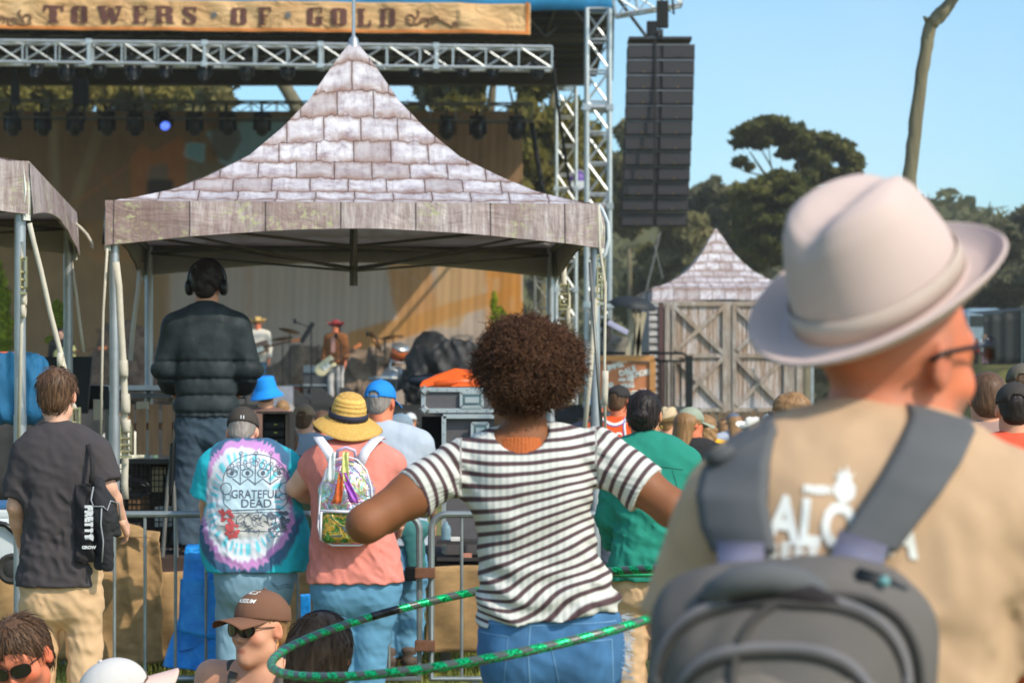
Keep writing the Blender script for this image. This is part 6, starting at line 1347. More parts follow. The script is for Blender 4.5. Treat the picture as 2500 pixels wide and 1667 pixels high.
ho2 = MB().tube([P(1545, 1398, D)+Vector((.33*math.cos(a), .18*math.sin(a)+.2, .012*math.sin(a))) for a in np.linspace(0, 6.283, 60)[:-1]], .012, 8, closed=True).build('hoop', M('green_hoop_far', c(20, 130, 84), .35, .4, .4, 40), None, True); tag(ho2, 'second green hoop at the hem of the teal shirt', 'hoop')
# ------------------------------------------------------------------ seated people at the bottom edge
def sat(H, zn, legs=1):
    """sitting on the grass, facing +y; zn = height of the neck base"""
    k = H/1.7; p = zn-.56*k
    A = lambda *v: np.array(v, float)
    return dict(pelvis=A(0, 0, max(p, .13)), waist=A(0, -.02, zn-.40*k), chest=A(0, .0, zn-.19*k), neck=A(0, .02, zn), head=A(0, .045, zn+.155*k), hipL=A(-.1, .04, .14), hipR=A(.1, .04, .14), kneeL=A(-.3, .4, .28), kneeR=A(.3, .4, .28), ankL=A(-.02, .42, .09), ankR=A(.08, .5, .09),
                shL=A(-.175*k, .0, zn-.05*k), shR=A(.175*k, .0, zn-.05*k), elL=A(-.25, .06, zn-.3*k), elR=A(.25, .06, zn-.3*k), wrL=A(-.2, .3, zn-.36*k), wrR=A(.2, .3, zn-.36*k))
D = 8.2; hp = P(652, 1533, D); zn = hp.z-.155
J = sat(1.7, zn)
for q_ in ('shL', 'shR'): J[q_][2] += .035
I = person('woman in a brown cap and dark sunglasses seated on the grass, looking left', (hp.x-.02, D+.04, 0), 172, 1.7, J, 1.05, .007, 'tan', (30, 2, 0), 1.0, fine=True)
shirt(I, M('olive_tank', c(88, 80, 72), .9, var=.1), hem=.12, sleeve=0, fit=.008, amp=.003, collar=False, strap=True, zmax=.70, h=.008)
for s_ in (-1, 1): MB().ribbon([(s_*.074, .135, zn-.16), (s_*.08, .122, zn-.08), (s_*.084, .085, zn-.005), (s_*.084, .02, zn+.034), (s_*.08, -.05, zn+.0)], .03, .005).build('tank_strap', M('olive_tank', c(88, 80, 72)), I['root'], True)
trousers(I, M('charcoal_trousers', c(60, 60, 64)), h=.014)
hair(I, 'crop', 'fair', h=.006)
bc = ballcap(I, M('brown_cap', c(122, 84, 64), .9, var=.06, bump=.2, bscale=240, bdist=.001), 0, False, tilt=9, hgt=.090)
me = text_mesh('MUSEUM', .02, .0, .0006); V = [(v.co.x, v.co.y) for v in me.vertices]; Fc = [tuple(p.vertices) for p in me.polygons]
tb_ = bvh(bc)
def capfront(V, Fc, nm): 
    q = project(nm, [(-a, b) for a, b in V], Fc, tb_, M('white_print', c(236, 234, 228)), None, .0012, .6, Vector((0, -1, 0)), fine=.02); q.parent = bc; return q
for s, zz, sz in (('MILLS', .118, .0), ('MUSEUM', .088, .0)):
    me = text_mesh(s, .019 if zz < .1 else .016, 0, .0004); capfront([(v.co.x, v.co.y+zz-.0) for v in me.vertices], [tuple(p.vertices) for p in me.polygons], 'lettering')
em = []
for k in range(6): em += line2([(-.024+k*.008, .122), (-.018+k*.008, .152-.003*(k % 3))], .0035)
em += line2([(-.028, .134), (.028, .138)], .004)+line2([(-.026, .145), (.026, .128)], .003)
capfront([p for e_ in em for p in e_], [tuple(range(i*4, i*4+4)) for i in range(len(em))], 'emblem')
shades(I, (.029, .023), dz=.002)
er = MB().tube([(-.080, -.004, -.04), (-.082, -.004, -.055), (-.08, -.004, -.068)], .002, 5).tube([(-.083, -.004, -.068), (-.088, -.004, -.078), (-.083, -.004, -.088), (-.078, -.004, -.078)], .0018, 5, closed=True).build('earring', M('gold', c(230, 180, 80), .25, 1.), None, True); on_head(I, er)
nkm = MB().tube([(.07*math.sin(a), .02+.075*math.cos(a)*(1 if abs(a) < 1.6 else .8), zn+.02-.075*max(0, math.cos(a))**1.0) for a in np.linspace(-3.1, 3.1, 40)], .0013, 5).build('necklace', M('gold', c(230, 180, 80)), I['root'], True)
D = 7.1; hp = P(772, 1600, D); J = sat(1.68, hp.z-.155); I = person('person with long straight brown hair seated behind the hoop rim, seen from behind', (hp.x, D, 0), -18, 1.68, J, .95, .009, 'tan', (-8, 6, 0), 1.0)
shirt(I, M('charcoal_tee', c(66, 60, 62)), hem=.12, sleeve=.9, fit=.02, amp=.008, collar=.02); trousers(I, M('charcoal_trousers', c(60, 60, 64)), h=.014)
hair(I, 'long', 'brown', h=.006, locks=900); MB().tube([(.088*math.cos(a), -.005, .035+.092*math.sin(a)) for a in np.linspace(-.15, math.pi+.15, 24)], .008, 6).build('headband', blk_gloss, None, True); on_head(I, bpy.data.objects['headband'])
D = 7.5; hp = P(62, 1602, D); J = sat(1.75, hp.z-.16); I = person('man with swept brown hair and sunglasses at the bottom left corner, facing the camera', (hp.x, D, 0), 178, 1.75, J, 1., .007, 'red', (8, 22, 12), 1.03, fine=True, stubble=(150, 100, 80))
shirt(I, M('sand_tee', c(150, 120, 92), .9), hem=.12, sleeve=.9, fit=.02, amp=.008, collar=.02); trousers(I, M('charcoal_trousers', c(60, 60, 64)), h=.014)
hair(I, 'short', 'brown', h=.006, locks=900); shades(I, (.028, .020), wire=False, shape='square')
D = 7.2; hp = P(262, 1712, D); J = sat(1.7, hp.z-.155); I = person('person under a plain white cap with pale pink brim at the bottom edge, facing right', (hp.x, D, 0), -70, 1.7, J, 1., .009, 'tan', (0, 6, 0), 1.02)
shirt(I, M('sand_tee', c(150, 120, 92)), hem=.12, sleeve=.9, fit=.02, collar=.02); trousers(I, M('charcoal_trousers', c(60, 60, 64)), h=.014); hair(I, 'crop', 'brown')
ballcap(I, M('white_cap', c(206, 200, 196), .9, var=.04, bump=.15, bscale=240, bdist=.001), 0, False, tilt=30, hgt=.092, under=M('pink_brim', c(224, 190, 178), .9), brimlen=.07)

# ------------------------------------------------------------------ headphone man in the black puffer jacket, on the platform
D = 15.45; FZ = .736; X0 = P(505, 0, D).x
def w(px, py, dy=0.): p = P(px, py, D+dy); return np.array((p.x-X0, dy, p.z-FZ))
J = stance(1.84, neck=w(503, 762, .0), head=w(505, 700, .03), shL=w(432, 800), shR=w(575, 800), elL=w(408, 900, .02), elR=w(604, 900, .02), wrL=w(425, 950, .2), wrR=w(585, 955, .2), chest=w(503, 850), waist=w(503, 960), pelvis=w(505, 1020), hipL=w(470, 1040), hipR=w(540, 1040), kneeL=w(458, 1180, .02), kneeR=w(552, 1180, .02), ankL=w(457, 1330), ankR=w(560, 1330))
I = person('man in a black puffer jacket and headphones standing under the shingled tent, back turned', (X0, D, FZ), 0, 1.84, J, .94, .0095, 'tan', (4, 0, 0), 1.1)
t = NT('black_nylon'); v = t.coords(); f = t.noise(v, 10, 4); t.l(t.ramp(f, [(.3, c(30, 36, 38)), (.7, c(52, 60, 63))]), t.b.inputs['Base Color']); t.b.inputs['Roughness'].default_value = .62; t.b.inputs['Specular IOR Level'].default_value = .25; t.bump(t.noise(t.coords((1, 1, 1.5)), 22, 4, .6, 1.), .35, .006)
zs = np.array([P(0, y_, D).z-FZ for y_ in (1008, 966, 926, 884, 700, 600)])
def puff(X):
    z = X[..., 2]; x = np.abs(X[..., 0]); g_ = np.zeros(z.shape)
    for i in range(5): tt = (z-zs[i])/(zs[i+1]-zs[i]); m_ = (tt > 0) & (tt < 1); g_ = np.where(m_, np.sqrt(np.clip(np.sin(np.pi*np.clip(tt, 0, 1)), 0, 1)), g_)
    lowp = ss(-zs[3]-.06, -zs[3]+.01, -z); return .015*g_*(.3+.7*lowp)+.0035*nz(X*np.array((1, 1, 1.4)), 26, 4)*(.3+.7*(1-g_))+.0028*np.sin(x*110+z*14)*(1-g_)*lowp-sum(.006*np.exp(-((z-zs[i])/.010)**2) for i in range(4))
shirt(I, t.m, hem=w(0, 1018)[2], sleeve=1.9, fit=.026, disp=puff, collar=.02, h=.0075, sl_fit=.032, name='puffer_jacket')
blob('hood', [cap(w(466, 790, -.055), w(540, 790, -.055), .062, k=.05), cap(w(472, 765, -.025), w(534, 765, -.025), .064, k=.05), sub(cap(w(503, 770, .02), w(503, 730, .02), .07), .01)], .009, t.m, I['root'], lambda X: .004*nz(X, 30, 2))
trousers(I, M('slate_denim', c(62, 78, 92), .9, var=.2, scale=10), 1., .028, .010)
hair(I, 'crop', 'dark', h=.008); hh_ = blob('hair_curls', [ell((0, -.015, .058), (.098, .105, .096), .03), ell((0, -.055, .01), (.08, .052, .055), .03)], .007, HM['dark'], None, lambda X: .012*nz(X, 60, 2)); on_head(I, hh_)
o = MB().tube([(.104*math.cos(a), -.0, .035+.118*math.sin(a)) for a in np.linspace(-.1, math.pi+.1, 22)], .013, 8)
for s_ in (-1, 1): o.lathe([(.0, 0), (.038, .002), (.046, .012), (.046, .03), (.036, .04), (0, .042)], (s_*.078, -.01, -.005), 18, rot=Matrix.Rotation(R(90*s_), 3, 'Y'))
hp_ = o.build('headphones', blk_gloss, None, 'auto'); on_head(I, hp_); hp_.scale = (1.12,)*3

# ------------------------------------------------------------------ crowd farther off
black_t = M('black_vest', c(38, 36, 38), .9)
def fan(label, px, headtop, d, H=1.72, yaw=0, skin='fair', col=(150, 150, 150), hk='short', hc='brown', capc=None, capturn=0, hatk=None, sleeve=.8, group='people in the crowd', bw=1.05, h=.016, top=None, feet=0, body=0, pitch=5, leg=(70, 80, 96), hatc=(226, 218, 200)):
    z = P(0, headtop, d).z; H = z-feet; X = P(px, 0, d).x
    J = stance(H); I = person(label, (X, d, feet), body, H, J, bw, h, skin, (yaw, pitch, 0), (H/1.75)**.5, group=group)
    if H < 1.5: pass
    shirt(I, top or M('tee_%d_%d_%d' % col, c(*col), .9, var=.1, scale=6), hem=.46*H, sleeve=sleeve, fit=.02, amp=.008, collar=.012 if sleeve else False, h=h*.9, seed=int(px) % 17, strap=False)
    trousers(I, M('trouser_%d' % leg[0], c(*leg), .9), 1., .012, .006)
    if hk: hair(I, 'crop' if (hatk and hk == 'short') or (capc and hk == 'short') else hk, hc, h=max(.008, h*.6))
    if capc: ballcap(I, M('cap_%d_%d_%d' % capc, c(*capc), .9), capturn, True, tilt=-2, h=.008)
    if hatk == 'cowboy': hat(I, [(0, .12), (.04, .125), (.075, .11), (.092, .06), (.1, 0), (.13, -.006), (.165, .006), (.185, .02)], M('hat_%d_%d' % hatc[:2], c(*hatc), .8), .86, 'cowboy_hat', hk_=1.1, tilt=(8, 0), dz=.045, brimfn=lambda x, y, z, r_, a: (x, y, z+(.05*((r_-.1)/.08)**2*math.cos(a)**2 if r_ > .1 else -.02*math.exp(-(x/.03)**2)*(z > .08))), t=.004, n=36)
    if hatk == 'bucket': hat(I, [(0, .10), (.05, .10), (.085, .09), (.095, .04), (.1, .0), (.125, -.035), (.145, -.06)], M('hat_%d_%d' % hatc[:2], c(*hatc), .85), .88, 'bucket_hat', hk_=1.14, tilt=(10, -10), dz=.045, n=36)
    return I
fan('person in a bright blue bucket hat below the puffer jacket', 648, 924, 22, yaw=-8, skin='tan', col=(120, 90, 80), hatk='bucket', hatc=(24, 140, 226), capc=None)
I = fan('man in a mottled brown cap and pale blue shirt left of the straw hat', 742, 985, 18.5, yaw=8, col=(150, 168, 190), hc='brown', capc=(150, 124, 100))
fan('bald-looking man behind the straw hat, only his ear and pale shirt showing', 788, 998, 20, yaw=20, col=(150, 168, 190), hk='crop', skin='red')
fan('person with pink hair beside the bucket hat', 690, 974, 30, col=(170, 120, 150), hk='short', hc='fair')
fan('person with pale cropped hair left of the camouflage cap', 706, 982, 32, col=(140, 140, 140), hk='crop', hc='grey')
fan('man in an olive tee whose shoulder shows right of the tie-dye shoulder', 700, 1040, 16.6, col=(84, 92, 66), hk='short', hc='brown', yaw=-15)
fan('person in a white cap beside the road case', 980, 1010, 19, yaw=60, skin='tan', col=(40, 60, 72), hk='crop', capc=(236, 238, 240), capturn=0)
# orange basketball vest
D = 18.6; X0 = P(1508, 0, D).x; om = M('orange_mesh', c(226, 84, 30), .8, var=.08, bump=.3, bscale=200, bdist=.002)
I = fan('bearded man in a black cap and orange basketball vest', 1512, 938, D, yaw=28, skin='red', hk='crop', hc='brown', capc=(48, 44, 44), sleeve=0, top=om, h=.010, bw=1.12)
H_ = I['H']; sh = [q for q in kids(I['root']) if q.name.startswith('shirt')][0]
X_ = I['root'].location.x; qq = lambda px, py: (P(px, py, D-.13).x-X_, P(px, py, D-.13).z)
wl = M('white_print', c(236, 234, 228)); pl = M('violet_trim', c(120, 96, 170), .8)
flat_onto('trim', sh, line2([qq(1458+0*k, 1016) if k < 0 else qq(1466+k*7, 1018+18*math.sin(k/10*math.pi)) for k in range(11)], .022), wl, sh); flat_onto('trim', sh, line2([qq(1466+k*7, 1022+18*math.sin(k/10*math.pi)) for k in range(11)], .008), pl, sh, off=.005)
flat_onto('trim', sh, line2([qq(1528, 1018), qq(1524, 1040), qq(1526, 1062), qq(1532, 1085)], .02), wl, sh); flat_onto('trim', sh, line2([qq(1526, 1018), qq(1522, 1040), qq(1524, 1062), qq(1530, 1085)], .008), pl, sh, off=.005)
text_onto('lettering', sh, 'MAC', .11, qq(1488, 1066), wl, sh, -8, .003, .8)
fan('person in a pale blue bandana at the edge of the thick tent leg', 1452, 968, 25, yaw=10, skin='red', col=(40, 44, 60), hk='crop', hc='dark', capc=(120, 160, 200))
I = fan('long-haired person in a sage green cap and black sleeveless top, facing right', 1688, 994, 17.5, yaw=62, skin='red', col=(38, 36, 38), hk='long', hc='fair', capc=(150, 156, 138), sleeve=0, top=black_t, h=.011, bw=1.0)
fan('person in a floppy beige hat between the bun and the sage cap', 1632, 1004, 24, yaw=30, skin='tan', col=(190, 150, 130), hk='short', hc='fair', hatk='cowboy', hatc=(200, 176, 140))
fan('curly fair-haired person in a yellow tee', 1726, 1010, 21, yaw=20, skin='tan', col=(238, 176, 30), hk='curly', hc='fair', h=.013)
fan('person under a slate blue sun visor cap', 1790, 1008, 30, yaw=-20, skin='tan', col=(180, 184, 196), hk='long', hc='fair', capc=(98, 108, 126))
fan('person with pink cap farther behind', 1816, 1016, 38, yaw=10, skin='tan', col=(210, 120, 110), hk='short', hc='brown', capc=(222, 120, 110))
I = fan('person in a white cowboy hat and floral shirt', 1838, 1028, 27, yaw=40, skin='tan', col=(170, 182, 205), hk='short', hc='brown', hatk='cowboy', hatc=(238, 230, 216), h=.014)
I = fan('person with windblown light brown curls and dark glasses at the felt hat man\'s left shoulder', 1925, 952, 13.2, yaw=-70, skin='tan', col=(110, 90, 70), hk='curly', hc='fair', h=.010)
shades(I)
fan('person with shaggy brown hair just right of the felt hat man\'s chin', 2408, 905, 11.5, yaw=-12, skin='tan', col=(160, 130, 120), hk='mop', hc='brown', h=.009)
fan('person in a dark cap and orange top at the right picture edge', 2478, 932, 11, yaw=5, skin='tan', col=(230, 90, 60), hk='short', hc='dark', capc=(62, 56, 52), h=.009)
fan('person in a dusty olive cap behind the dark cap at the right edge', 2496, 884, 13.5, yaw=10, skin='tan', col=(90, 84, 78), hk='short', hc='brown', capc=(100, 92, 80), h=.010)
r = np.random.RandomState(31)
cols = [(200, 196, 190), (60, 70, 90), (150, 60, 60), (90, 110, 90), (220, 210, 190), (50, 50, 54), (120, 140, 170), (190, 130, 90)]
xs = [1612, 1650, 1672, 1700, 1752, 1772, 1858, 1880, 1410, 1438, 1560, 1905, 720, 770, 905, 1000, 560, 600, 470, 340, 300]
words = ['cream', 'slate', 'brick red', 'sage', 'ivory', 'black', 'steel blue', 'tan']
for k, x in enumerate(xs):
    d = r.uniform(28, 42); cc = cols[k % 8]
    side = 'right of the tent' if x > 1400 else 'in front of the stage'
    fan(f'distant festival goer in a {words[k % 8]} top {side}', x+r.uniform(-4, 4), 1040-(r.uniform(1.58, 1.76)-EYE)*S(d), d, yaw=r.uniform(-40, 40), skin=['tan', 'fair', 'red'][k % 3], col=cc, hk=['short', 'crop', 'curly'][k % 3], hc=['brown', 'dark', 'fair'][k % 3], capc=[None, (90, 60, 50), None, (200, 200, 200)][k % 4], h=.024, group=f'distant festival goers in {words[k % 8]} {side}')
# ------------------------------------------------------------------ sound platform and its gear
burl = M('burlap', c(174, 138, 94), .95, var=.22, scale=9, bump=1.0, bscale=260, bdist=.003, st=(1, 1, 2))
def w_(px, py, d): return P(px, py, d)
pf = empty('platform', P(720, 1368, 15.0)*1, label='low dark platform inside the shingled tent carrying the sound gear', cat='platform'); pf.location.z = 0
x0, x1 = P(232, 0, 15.0).x-pf.location.x, P(1330, 0, 15).x-pf.location.x
MB().box(((x0+x1)/2, 1.6, .70), (x1-x0, 3.1, .06)).build('deck', M('deck_ply', c(72, 56, 48), .8, var=.2, scale=5), pf)
MB().box(((x0+x1)/2, .07, .60), (x1-x0-.02, .04, .14)).build('fascia', M('deck_edge', c(84, 62, 58), .8), pf)
for k in range(6): MB().bar((x0+.1+(x1-x0-.2)*k/5, .15, 0), (x0+.1+(x1-x0-.2)*k/5, .15, .67), .06, .06).build('leg', alu_dark, pf)
def cloth_sheet(label, xl, xr, yt, yb, d, mat=burl, name='burlap_screen', cat='screen', amp=.02, f=7, t=.006):
    a = P(xl, yt, d); zb = P(0, yb, d).z; L = P(xr, 0, d).x-a.x; H_ = a.z-zb
    o = MB().sheet(lambda u, v: (u*L, amp*math.sin(u*L*f+2*math.sin(v*3))*(1.1-v)+amp*.6*math.sin(u*L*f*2.7+v*4), -(1-v)*H_+(.012*math.sin(u*L*5) if v == 1 else 0)), max(12, int(L*30)), 16, t).build(name, mat, None, True, loc=a)
    return tag(o, label, cat)
cloth_sheet('long burlap cloth screening the foot of the sound platform', -30, 1000, 1392, 1612, 14.78, amp=.03)
cloth_sheet('burlap cloth between the striped woman and the road case', 1040, 1480, 1384, 1592, 14.7, amp=.02)
cloth_sheet('burlap cloth behind the teal woman', 1490, 1800, 1395, 1610, 13.2, amp=.03)
def drape(name, mat, parent, cor, d, seed, amp=.03, f=11, n_=(34, 44), org=Vector((0, 0, 0)), top=0.):
    """hanging crumpled cloth between four picture-space corners (tl, tr, br, bl), each (px, py, dy)"""
    Cn = [P(a, b, d+e)-org for a, b, e in cor]; UV = [(i/n_[0], j/n_[1]) for j in range(n_[1]+1) for i in range(n_[0]+1)]
    base = np.array([tuple((Cn[3]*(1-u)+Cn[2]*u)*(1-v)+(Cn[0]*(1-u)+Cn[1]*u)*v) for u, v in UV]); q = base*np.array((1.7, 1., .42))
    uu = np.array([a for a, b in UV]); vv = np.array([b for a, b in UV])
    dy = amp*(np.abs(nz(q, f, seed))*1.6-.5)+amp*.45*nz(base*np.array((1, 1, .8)), f*2.6, seed+1)+amp*.25*(.4-np.abs(nz(base, f*4.5, seed+2)))
    base[:, 1] += dy+top*np.maximum(0, vv-.93)/.07*.09; base[:, 0] += .35*dy*(.3+uu); base[:, 2] += .012*nz(base, 9, seed+3)*(vv < .02)
    k = iter(range(len(UV))); m_ = MB().sheet(lambda u, v: Vector(base[next(k)]), n_[0], n_[1], .006); return m_.build(name, mat, parent, True)
rt2 = empty('burlap_curtain', P(335, 1600, 14.4), label='tall piece of tan burlap hanging behind the barrier left of the blue tarp', cat='burlap')
o_ = rt2.location.copy()
drape('hanging_cloth', burl, rt2, [(276, 1292, 0), (393, 1298, 0), (397, 1612, -.02), (282, 1628, .02)], 14.4, 3, .045, 9, org=o_, top=1.)
drape('folded_top', burl, rt2, [(283, 1270, .02), (345, 1284, .02), (372, 1312, -.03), (276, 1308, -.03)], 14.38, 6, .02, 12, n_=(18, 10), org=o_)
# blue tarpaulin over something upright
tp_ = NT('blue_polytarp'); v = tp_.coords(); f = tp_.noise(v, 9, 5, .65); tp_.l(tp_.ramp(f, [(.3, c(4, 128, 226)), (.7, c(50, 170, 250))]), tp_.b.inputs['Base Color']); tp_.b.inputs['Roughness'].default_value = .28; tp_.bump(tp_.noise(tp_.coords((1, 1, .8)), 16, 5, .7, 1.2), .9, .012); tarpm = tp_.m
D = 14.03; rt = empty('tarpaulin', (P(500, 0, D).x, D, 0), label='bright blue plastic tarpaulin draped over a stack behind the barrier', cat='tarpaulin')
q = lambda px, py, dy=0.: np.array((P(px, py, D+dy).x-rt.location.x, dy, P(px, py, D+dy).z))
ot_ = rt.location.copy()
drape('tarp_top', tarpm, rt, [(450, 1330, .0), (560, 1328, .0), (566, 1440, -.03), (444, 1432, -.03)], D, 11, .028, 11, org=ot_, top=1.)
drape('tarp_side', tarpm, rt, [(446, 1420, .0), (566, 1420, .0), (560, 1570, -.04), (436, 1590, -.04)], D+.03, 14, .035, 10, org=ot_)
MB().sheet(lambda u, v: Vector(q(442+u*95, 1412, -.15))+Vector((.045*(1-v)*(u-.2), -.03-.02*math.sin(u*3.14)-.02*(1-v), -(1-v)*(.30+.06*u))), 14, 14, .006).build('tarp_flap', tarpm, rt, True)
drape('tarp_foot', tarpm, rt, [(440, 1500, .02), (560, 1520, .02), (535, 1640, -.14), (396, 1625, -.10)], D+.05, 17, .05, 9, org=ot_)
b_ = cloth_sheet('small patch of blue tarpaulin showing between the jeans of the two barrier leaners', 733, 758, 1450, 1540, 14.4, tarpm, 'tarpaulin', 'tarpaulin', .01)
# road case
D = 15.3; fc = empty('road_case', (P(1110, 0, D).x, D, .73), label='tall grey road case with riveted silver edges and two butterfly latches', cat='road case')
q = lambda px, py, dy=0.: Vector((P(px, py, D+dy).x-fc.location.x, dy, P(px, py, D+dy).z-.73))
gl_ = M('case_laminate', c(92, 88, 90), .5, var=.08, scale=30); inner = M('case_dark', c(14, 14, 16), .9)
a = q(1030, 948); b = q(1300, 1004); MB().box((a+b)/2+Vector((0, .3, 0)), (b.x-a.x, .6, a.z-b.z)).build('lid', gl_, fc, bevel=.004)
a2 = q(1082, 1018); b2 = q(1300, 1355); MB().box((a2+b2)/2+Vector((0, .32, 0)), (b2.x-a2.x, .56, a2.z-b2.z)).build('case_body', gl_, fc, bevel=.004)
MB().box(q(1056, 1120, .4), (.13, .3, .55)).build('dark_inside', inner, fc)
def edge(ax, bx_, w=.028, nm='edge_strip'): return MB().bar(ax-Vector((0, .012, 0)), bx_-Vector((0, .012, 0)), w, .012, Vector((0, 1, 0))).build(nm, alu, fc)
for A_, B_ in ((q(1030, 951), q(1300, 951)), (q(1030, 1002), q(1300, 1002)), (q(1082, 1016), q(1300, 1016)), (q(1084, 1016), q(1084, 1350)), (q(1034, 951), q(1034, 1002))): edge(A_, B_)
MB().bar(q(1030, 951, .0), q(1030, 951, .6), .02, .03).bar(q(1030, 1002, .0), q(1030, 1002, .6), .02, .03).build('side_strip', alu, fc)
for p_ in [q(1084, 1030+k*28, -.02) for k in range(12)]+[q(1045+k*24, y_, -.02) for k in range(9) for y_ in (951, 1003)]: MB().lathe([(0, .006), (.004, .004), (.005, 0)], p_, 8, rot=Matrix.Rotation(R(90), 3, 'X')).build('rivet', alu, fc, True)
for cx, cy, ww, hh in ((1152, 976, 52, 34), (1172, 1060, 38, 54)):
    o = q(cx, cy, -.02); s_ = D/F; lt = MB()
    for (dx, dz, bw_, bh) in ((0, hh/2, ww, 7), (0, -hh/2, ww, 7), (-ww/2, 0, 7, hh), (ww/2, 0, 7, hh)): lt.box(o+Vector((dx*s_, 0, dz*s_)), (bw_*s_, .012, bh*s_))
    for k in range(7):
        for e_ in (-1, 1): lt.lathe([(0, .005), (.004, 0)], o+Vector(((-ww/2+k*ww/6)*s_, -.006, e_*hh/2*s_)), 6, rot=Matrix.Rotation(R(90), 3, 'X'))
    L_ = lt.build('latch', alu, fc); MB().box(o+Vector((0, .006, 0)), ((ww-8)*s_, .006, (hh-8)*s_)).build('latch_dish', M('latch_steel', c(120, 140, 146), .3, .8), L_); MB().box(o+Vector((0, -.008, -.002)), ((ww-18)*s_, .01, (hh-20)*s_)).build('latch_key', alu, L_, bevel=.002)
for y_ in (953, 1000): MB().lathe([(0, .03), (.02, .03), (.034, .015), (.036, 0)], q(1036, y_, -.03), 4, rot=Matrix.Rotation(R(90), 3, 'X')).build('corner_cap', alu, fc)
# orange tarp on the case
om_ = M('orange_pvc', c(232, 96, 36), .38, var=.1, scale=6, bump=.3, bscale=12, bdist=.01)
ot = MB(); V = [q(1022, 944, .05), q(1175, 944, .05), q(1175, 944, .5), q(1040, 944, .5), q(1030, 930, .08), q(1112, 898, .14), q(1175, 925, .1), q(1172, 905, .4), q(1060, 915, .45)]
ot.add(V, [(0, 4, 5, 1), (1, 5, 6), (0, 3, 8, 4), (4, 8, 5), (5, 8, 7), (5, 7, 6), (1, 6, 7, 2), (2, 7, 8, 3), (0, 1, 2, 3)]); oo = ot.build('orange_tarp', om_, None, False, bevel=.012, loc=fc.location); tag(oo, 'folded glossy orange tarp lying on the road case', 'tarp')
MB().ribbon([q(1060, 940, .03), q(1120, 932, .07), q(1178, 930, .07)], .05, .006, Vector((0, 0, 1))).build('fold', om_, oo, True)
nb = blob('cloth_heap', [ell((0, 0, 0), (.09, .09, .04), .02), ell((.07, .02, .015), (.06, .07, .03), .03)], .01, M('navy_cloth', c(34, 44, 58), .9), None, lambda X: .006*nz(X, 50, 1), loc=P(1030, 930, 15.8)); tag(nb, 'small dark navy cloth heap behind the orange tarp', 'cloth')
# gear shelf right of the clamps
D = 15.0; sf = empty('gear_shelf', (P(1130, 0, D).x, D, 0), label='low black shelf with bottle and boxes behind the barrier joint', cat='shelf'); q = lambda px, py, dy=0.: Vector((P(px, py, D+dy).x-sf.location.x, dy, P(px, py, D+dy).z))
for yy in (1322, 1362): MB().box(q(1150, yy, .1), (.42, .3, .02)).build('board', M('shelf_black', c(56, 52, 52), .7), sf)
MB().box(q(1150, 1380, .1), (.42, .3, .03)).build('base', inner, sf)
bo = MB().lathe([(0, 0), (.03, 0), (.032, .01), (.03, .04), (.032, .07), (.022, .095), (.012, .1), (.012, .115), (0, .116)], (0, 0, 0), 14).build('water_bottle', M('clear_blue_plastic', c(170, 205, 220), .1, var=.05, trans=.6), None, True, loc=P(1089, 1318, 15.0)); tag(bo, 'clear plastic water bottle on the black shelf by the barrier joint', 'bottle')
for k, x in enumerate((1112, 1140)): tag(MB().box((0, 0, 0), (.06, .06, .03 if k else .025)).build('small_box', M('parcel_%d' % k, c(*((210, 206, 200), (190, 130, 110))[k]), .7), None, bevel=.004, loc=P(x, 1315 if k == 0 else 1355, 15.02)), ['small white box beside the water bottle', 'small pink-brown box on the lower shelf'][k], 'box')
# black rack behind the dark cap
rk = empty('equipment_rack', P(668, 1045, 16.2), label='black equipment rack with wood-grain side between the tie-dye man and the camouflage cap', cat='rack')
MB().box((0, .25, -.08), (.16, .4, .36)).build('cabinet', inner, rk, bevel=.004); MB().box((.095, .2, -.08), (.03, .42, .36)).build('side_board', M('weathered_board', c(112, 96, 84), .9, var=.3, st=(8, 8, .6), scale=6), rk); MB().box((0, .1, .105), (.2, .5, .015)).build('top_board', M('weathered_board', c(112, 96, 84)), rk)
for k in range(5): MB().box((0, .04, -.2+k*.055), (.13, .012, .035)).build('unit', blk_gloss, rk)
for k in range(5): MB().box((.01, .03, -.195+k*.055), (.02, .006, .006)).build('indicator', M('yellow_mark', c(190, 190, 60), .6), rk)
# things left of the puffer man
D = 17.3; tb1 = empty('folding_table', (P(350, 0, D).x, D, .73), label='white-topped folding table behind the left tent leg', cat='table'); q = lambda px, py, dy=0.: Vector((P(px, py, D+dy).x-tb1.location.x, dy, P(px, py, D+dy).z-.73))
MB().box(q(340, 948, .3), (.56, .6, .035)).build('table_top', M('white_plastic', c(210, 214, 220), .5), tb1)
for x in (262, 418): MB().bar(q(x, 955, .3), q(x, 1190, .3), .03, .03).build('leg', alu_dark, tb1)
MB().box(q(340, 966, .3), (.54, .56, .03)).build('apron', M('grey_metal', c(110, 112, 118), .5, .4), tb1)
D = 16.9; pk = empty('plank_screen', (P(372, 0, D).x, D, .73), label='short screen of upright wooden planks left of the puffer jacket man', cat='screen'); r = np.random.RandomState(3)
for k, x in enumerate((322, 345, 375, 408, 436)):
    z0, z1 = P(0, 1110, D).z-.73, P(0, 985+r.randint(0, 6), D).z-.73; MB().box((P(x, 0, D).x-pk.location.x, 0, (z0+z1)/2), (.07 if k else .03, .02, z1-z0)).build('plank', M('fence_plank', c(176, 140, 110), .9, var=.22, scale=5, st=(8, 8, .8), bump=.4, bscale=30), pk, bevel=.004)
MB().box((0, .03, P(0, 1040, D).z-.73), (.40, .02, .05)).build('cross_rail', M('fence_plank', c(176, 140, 110)), pk)
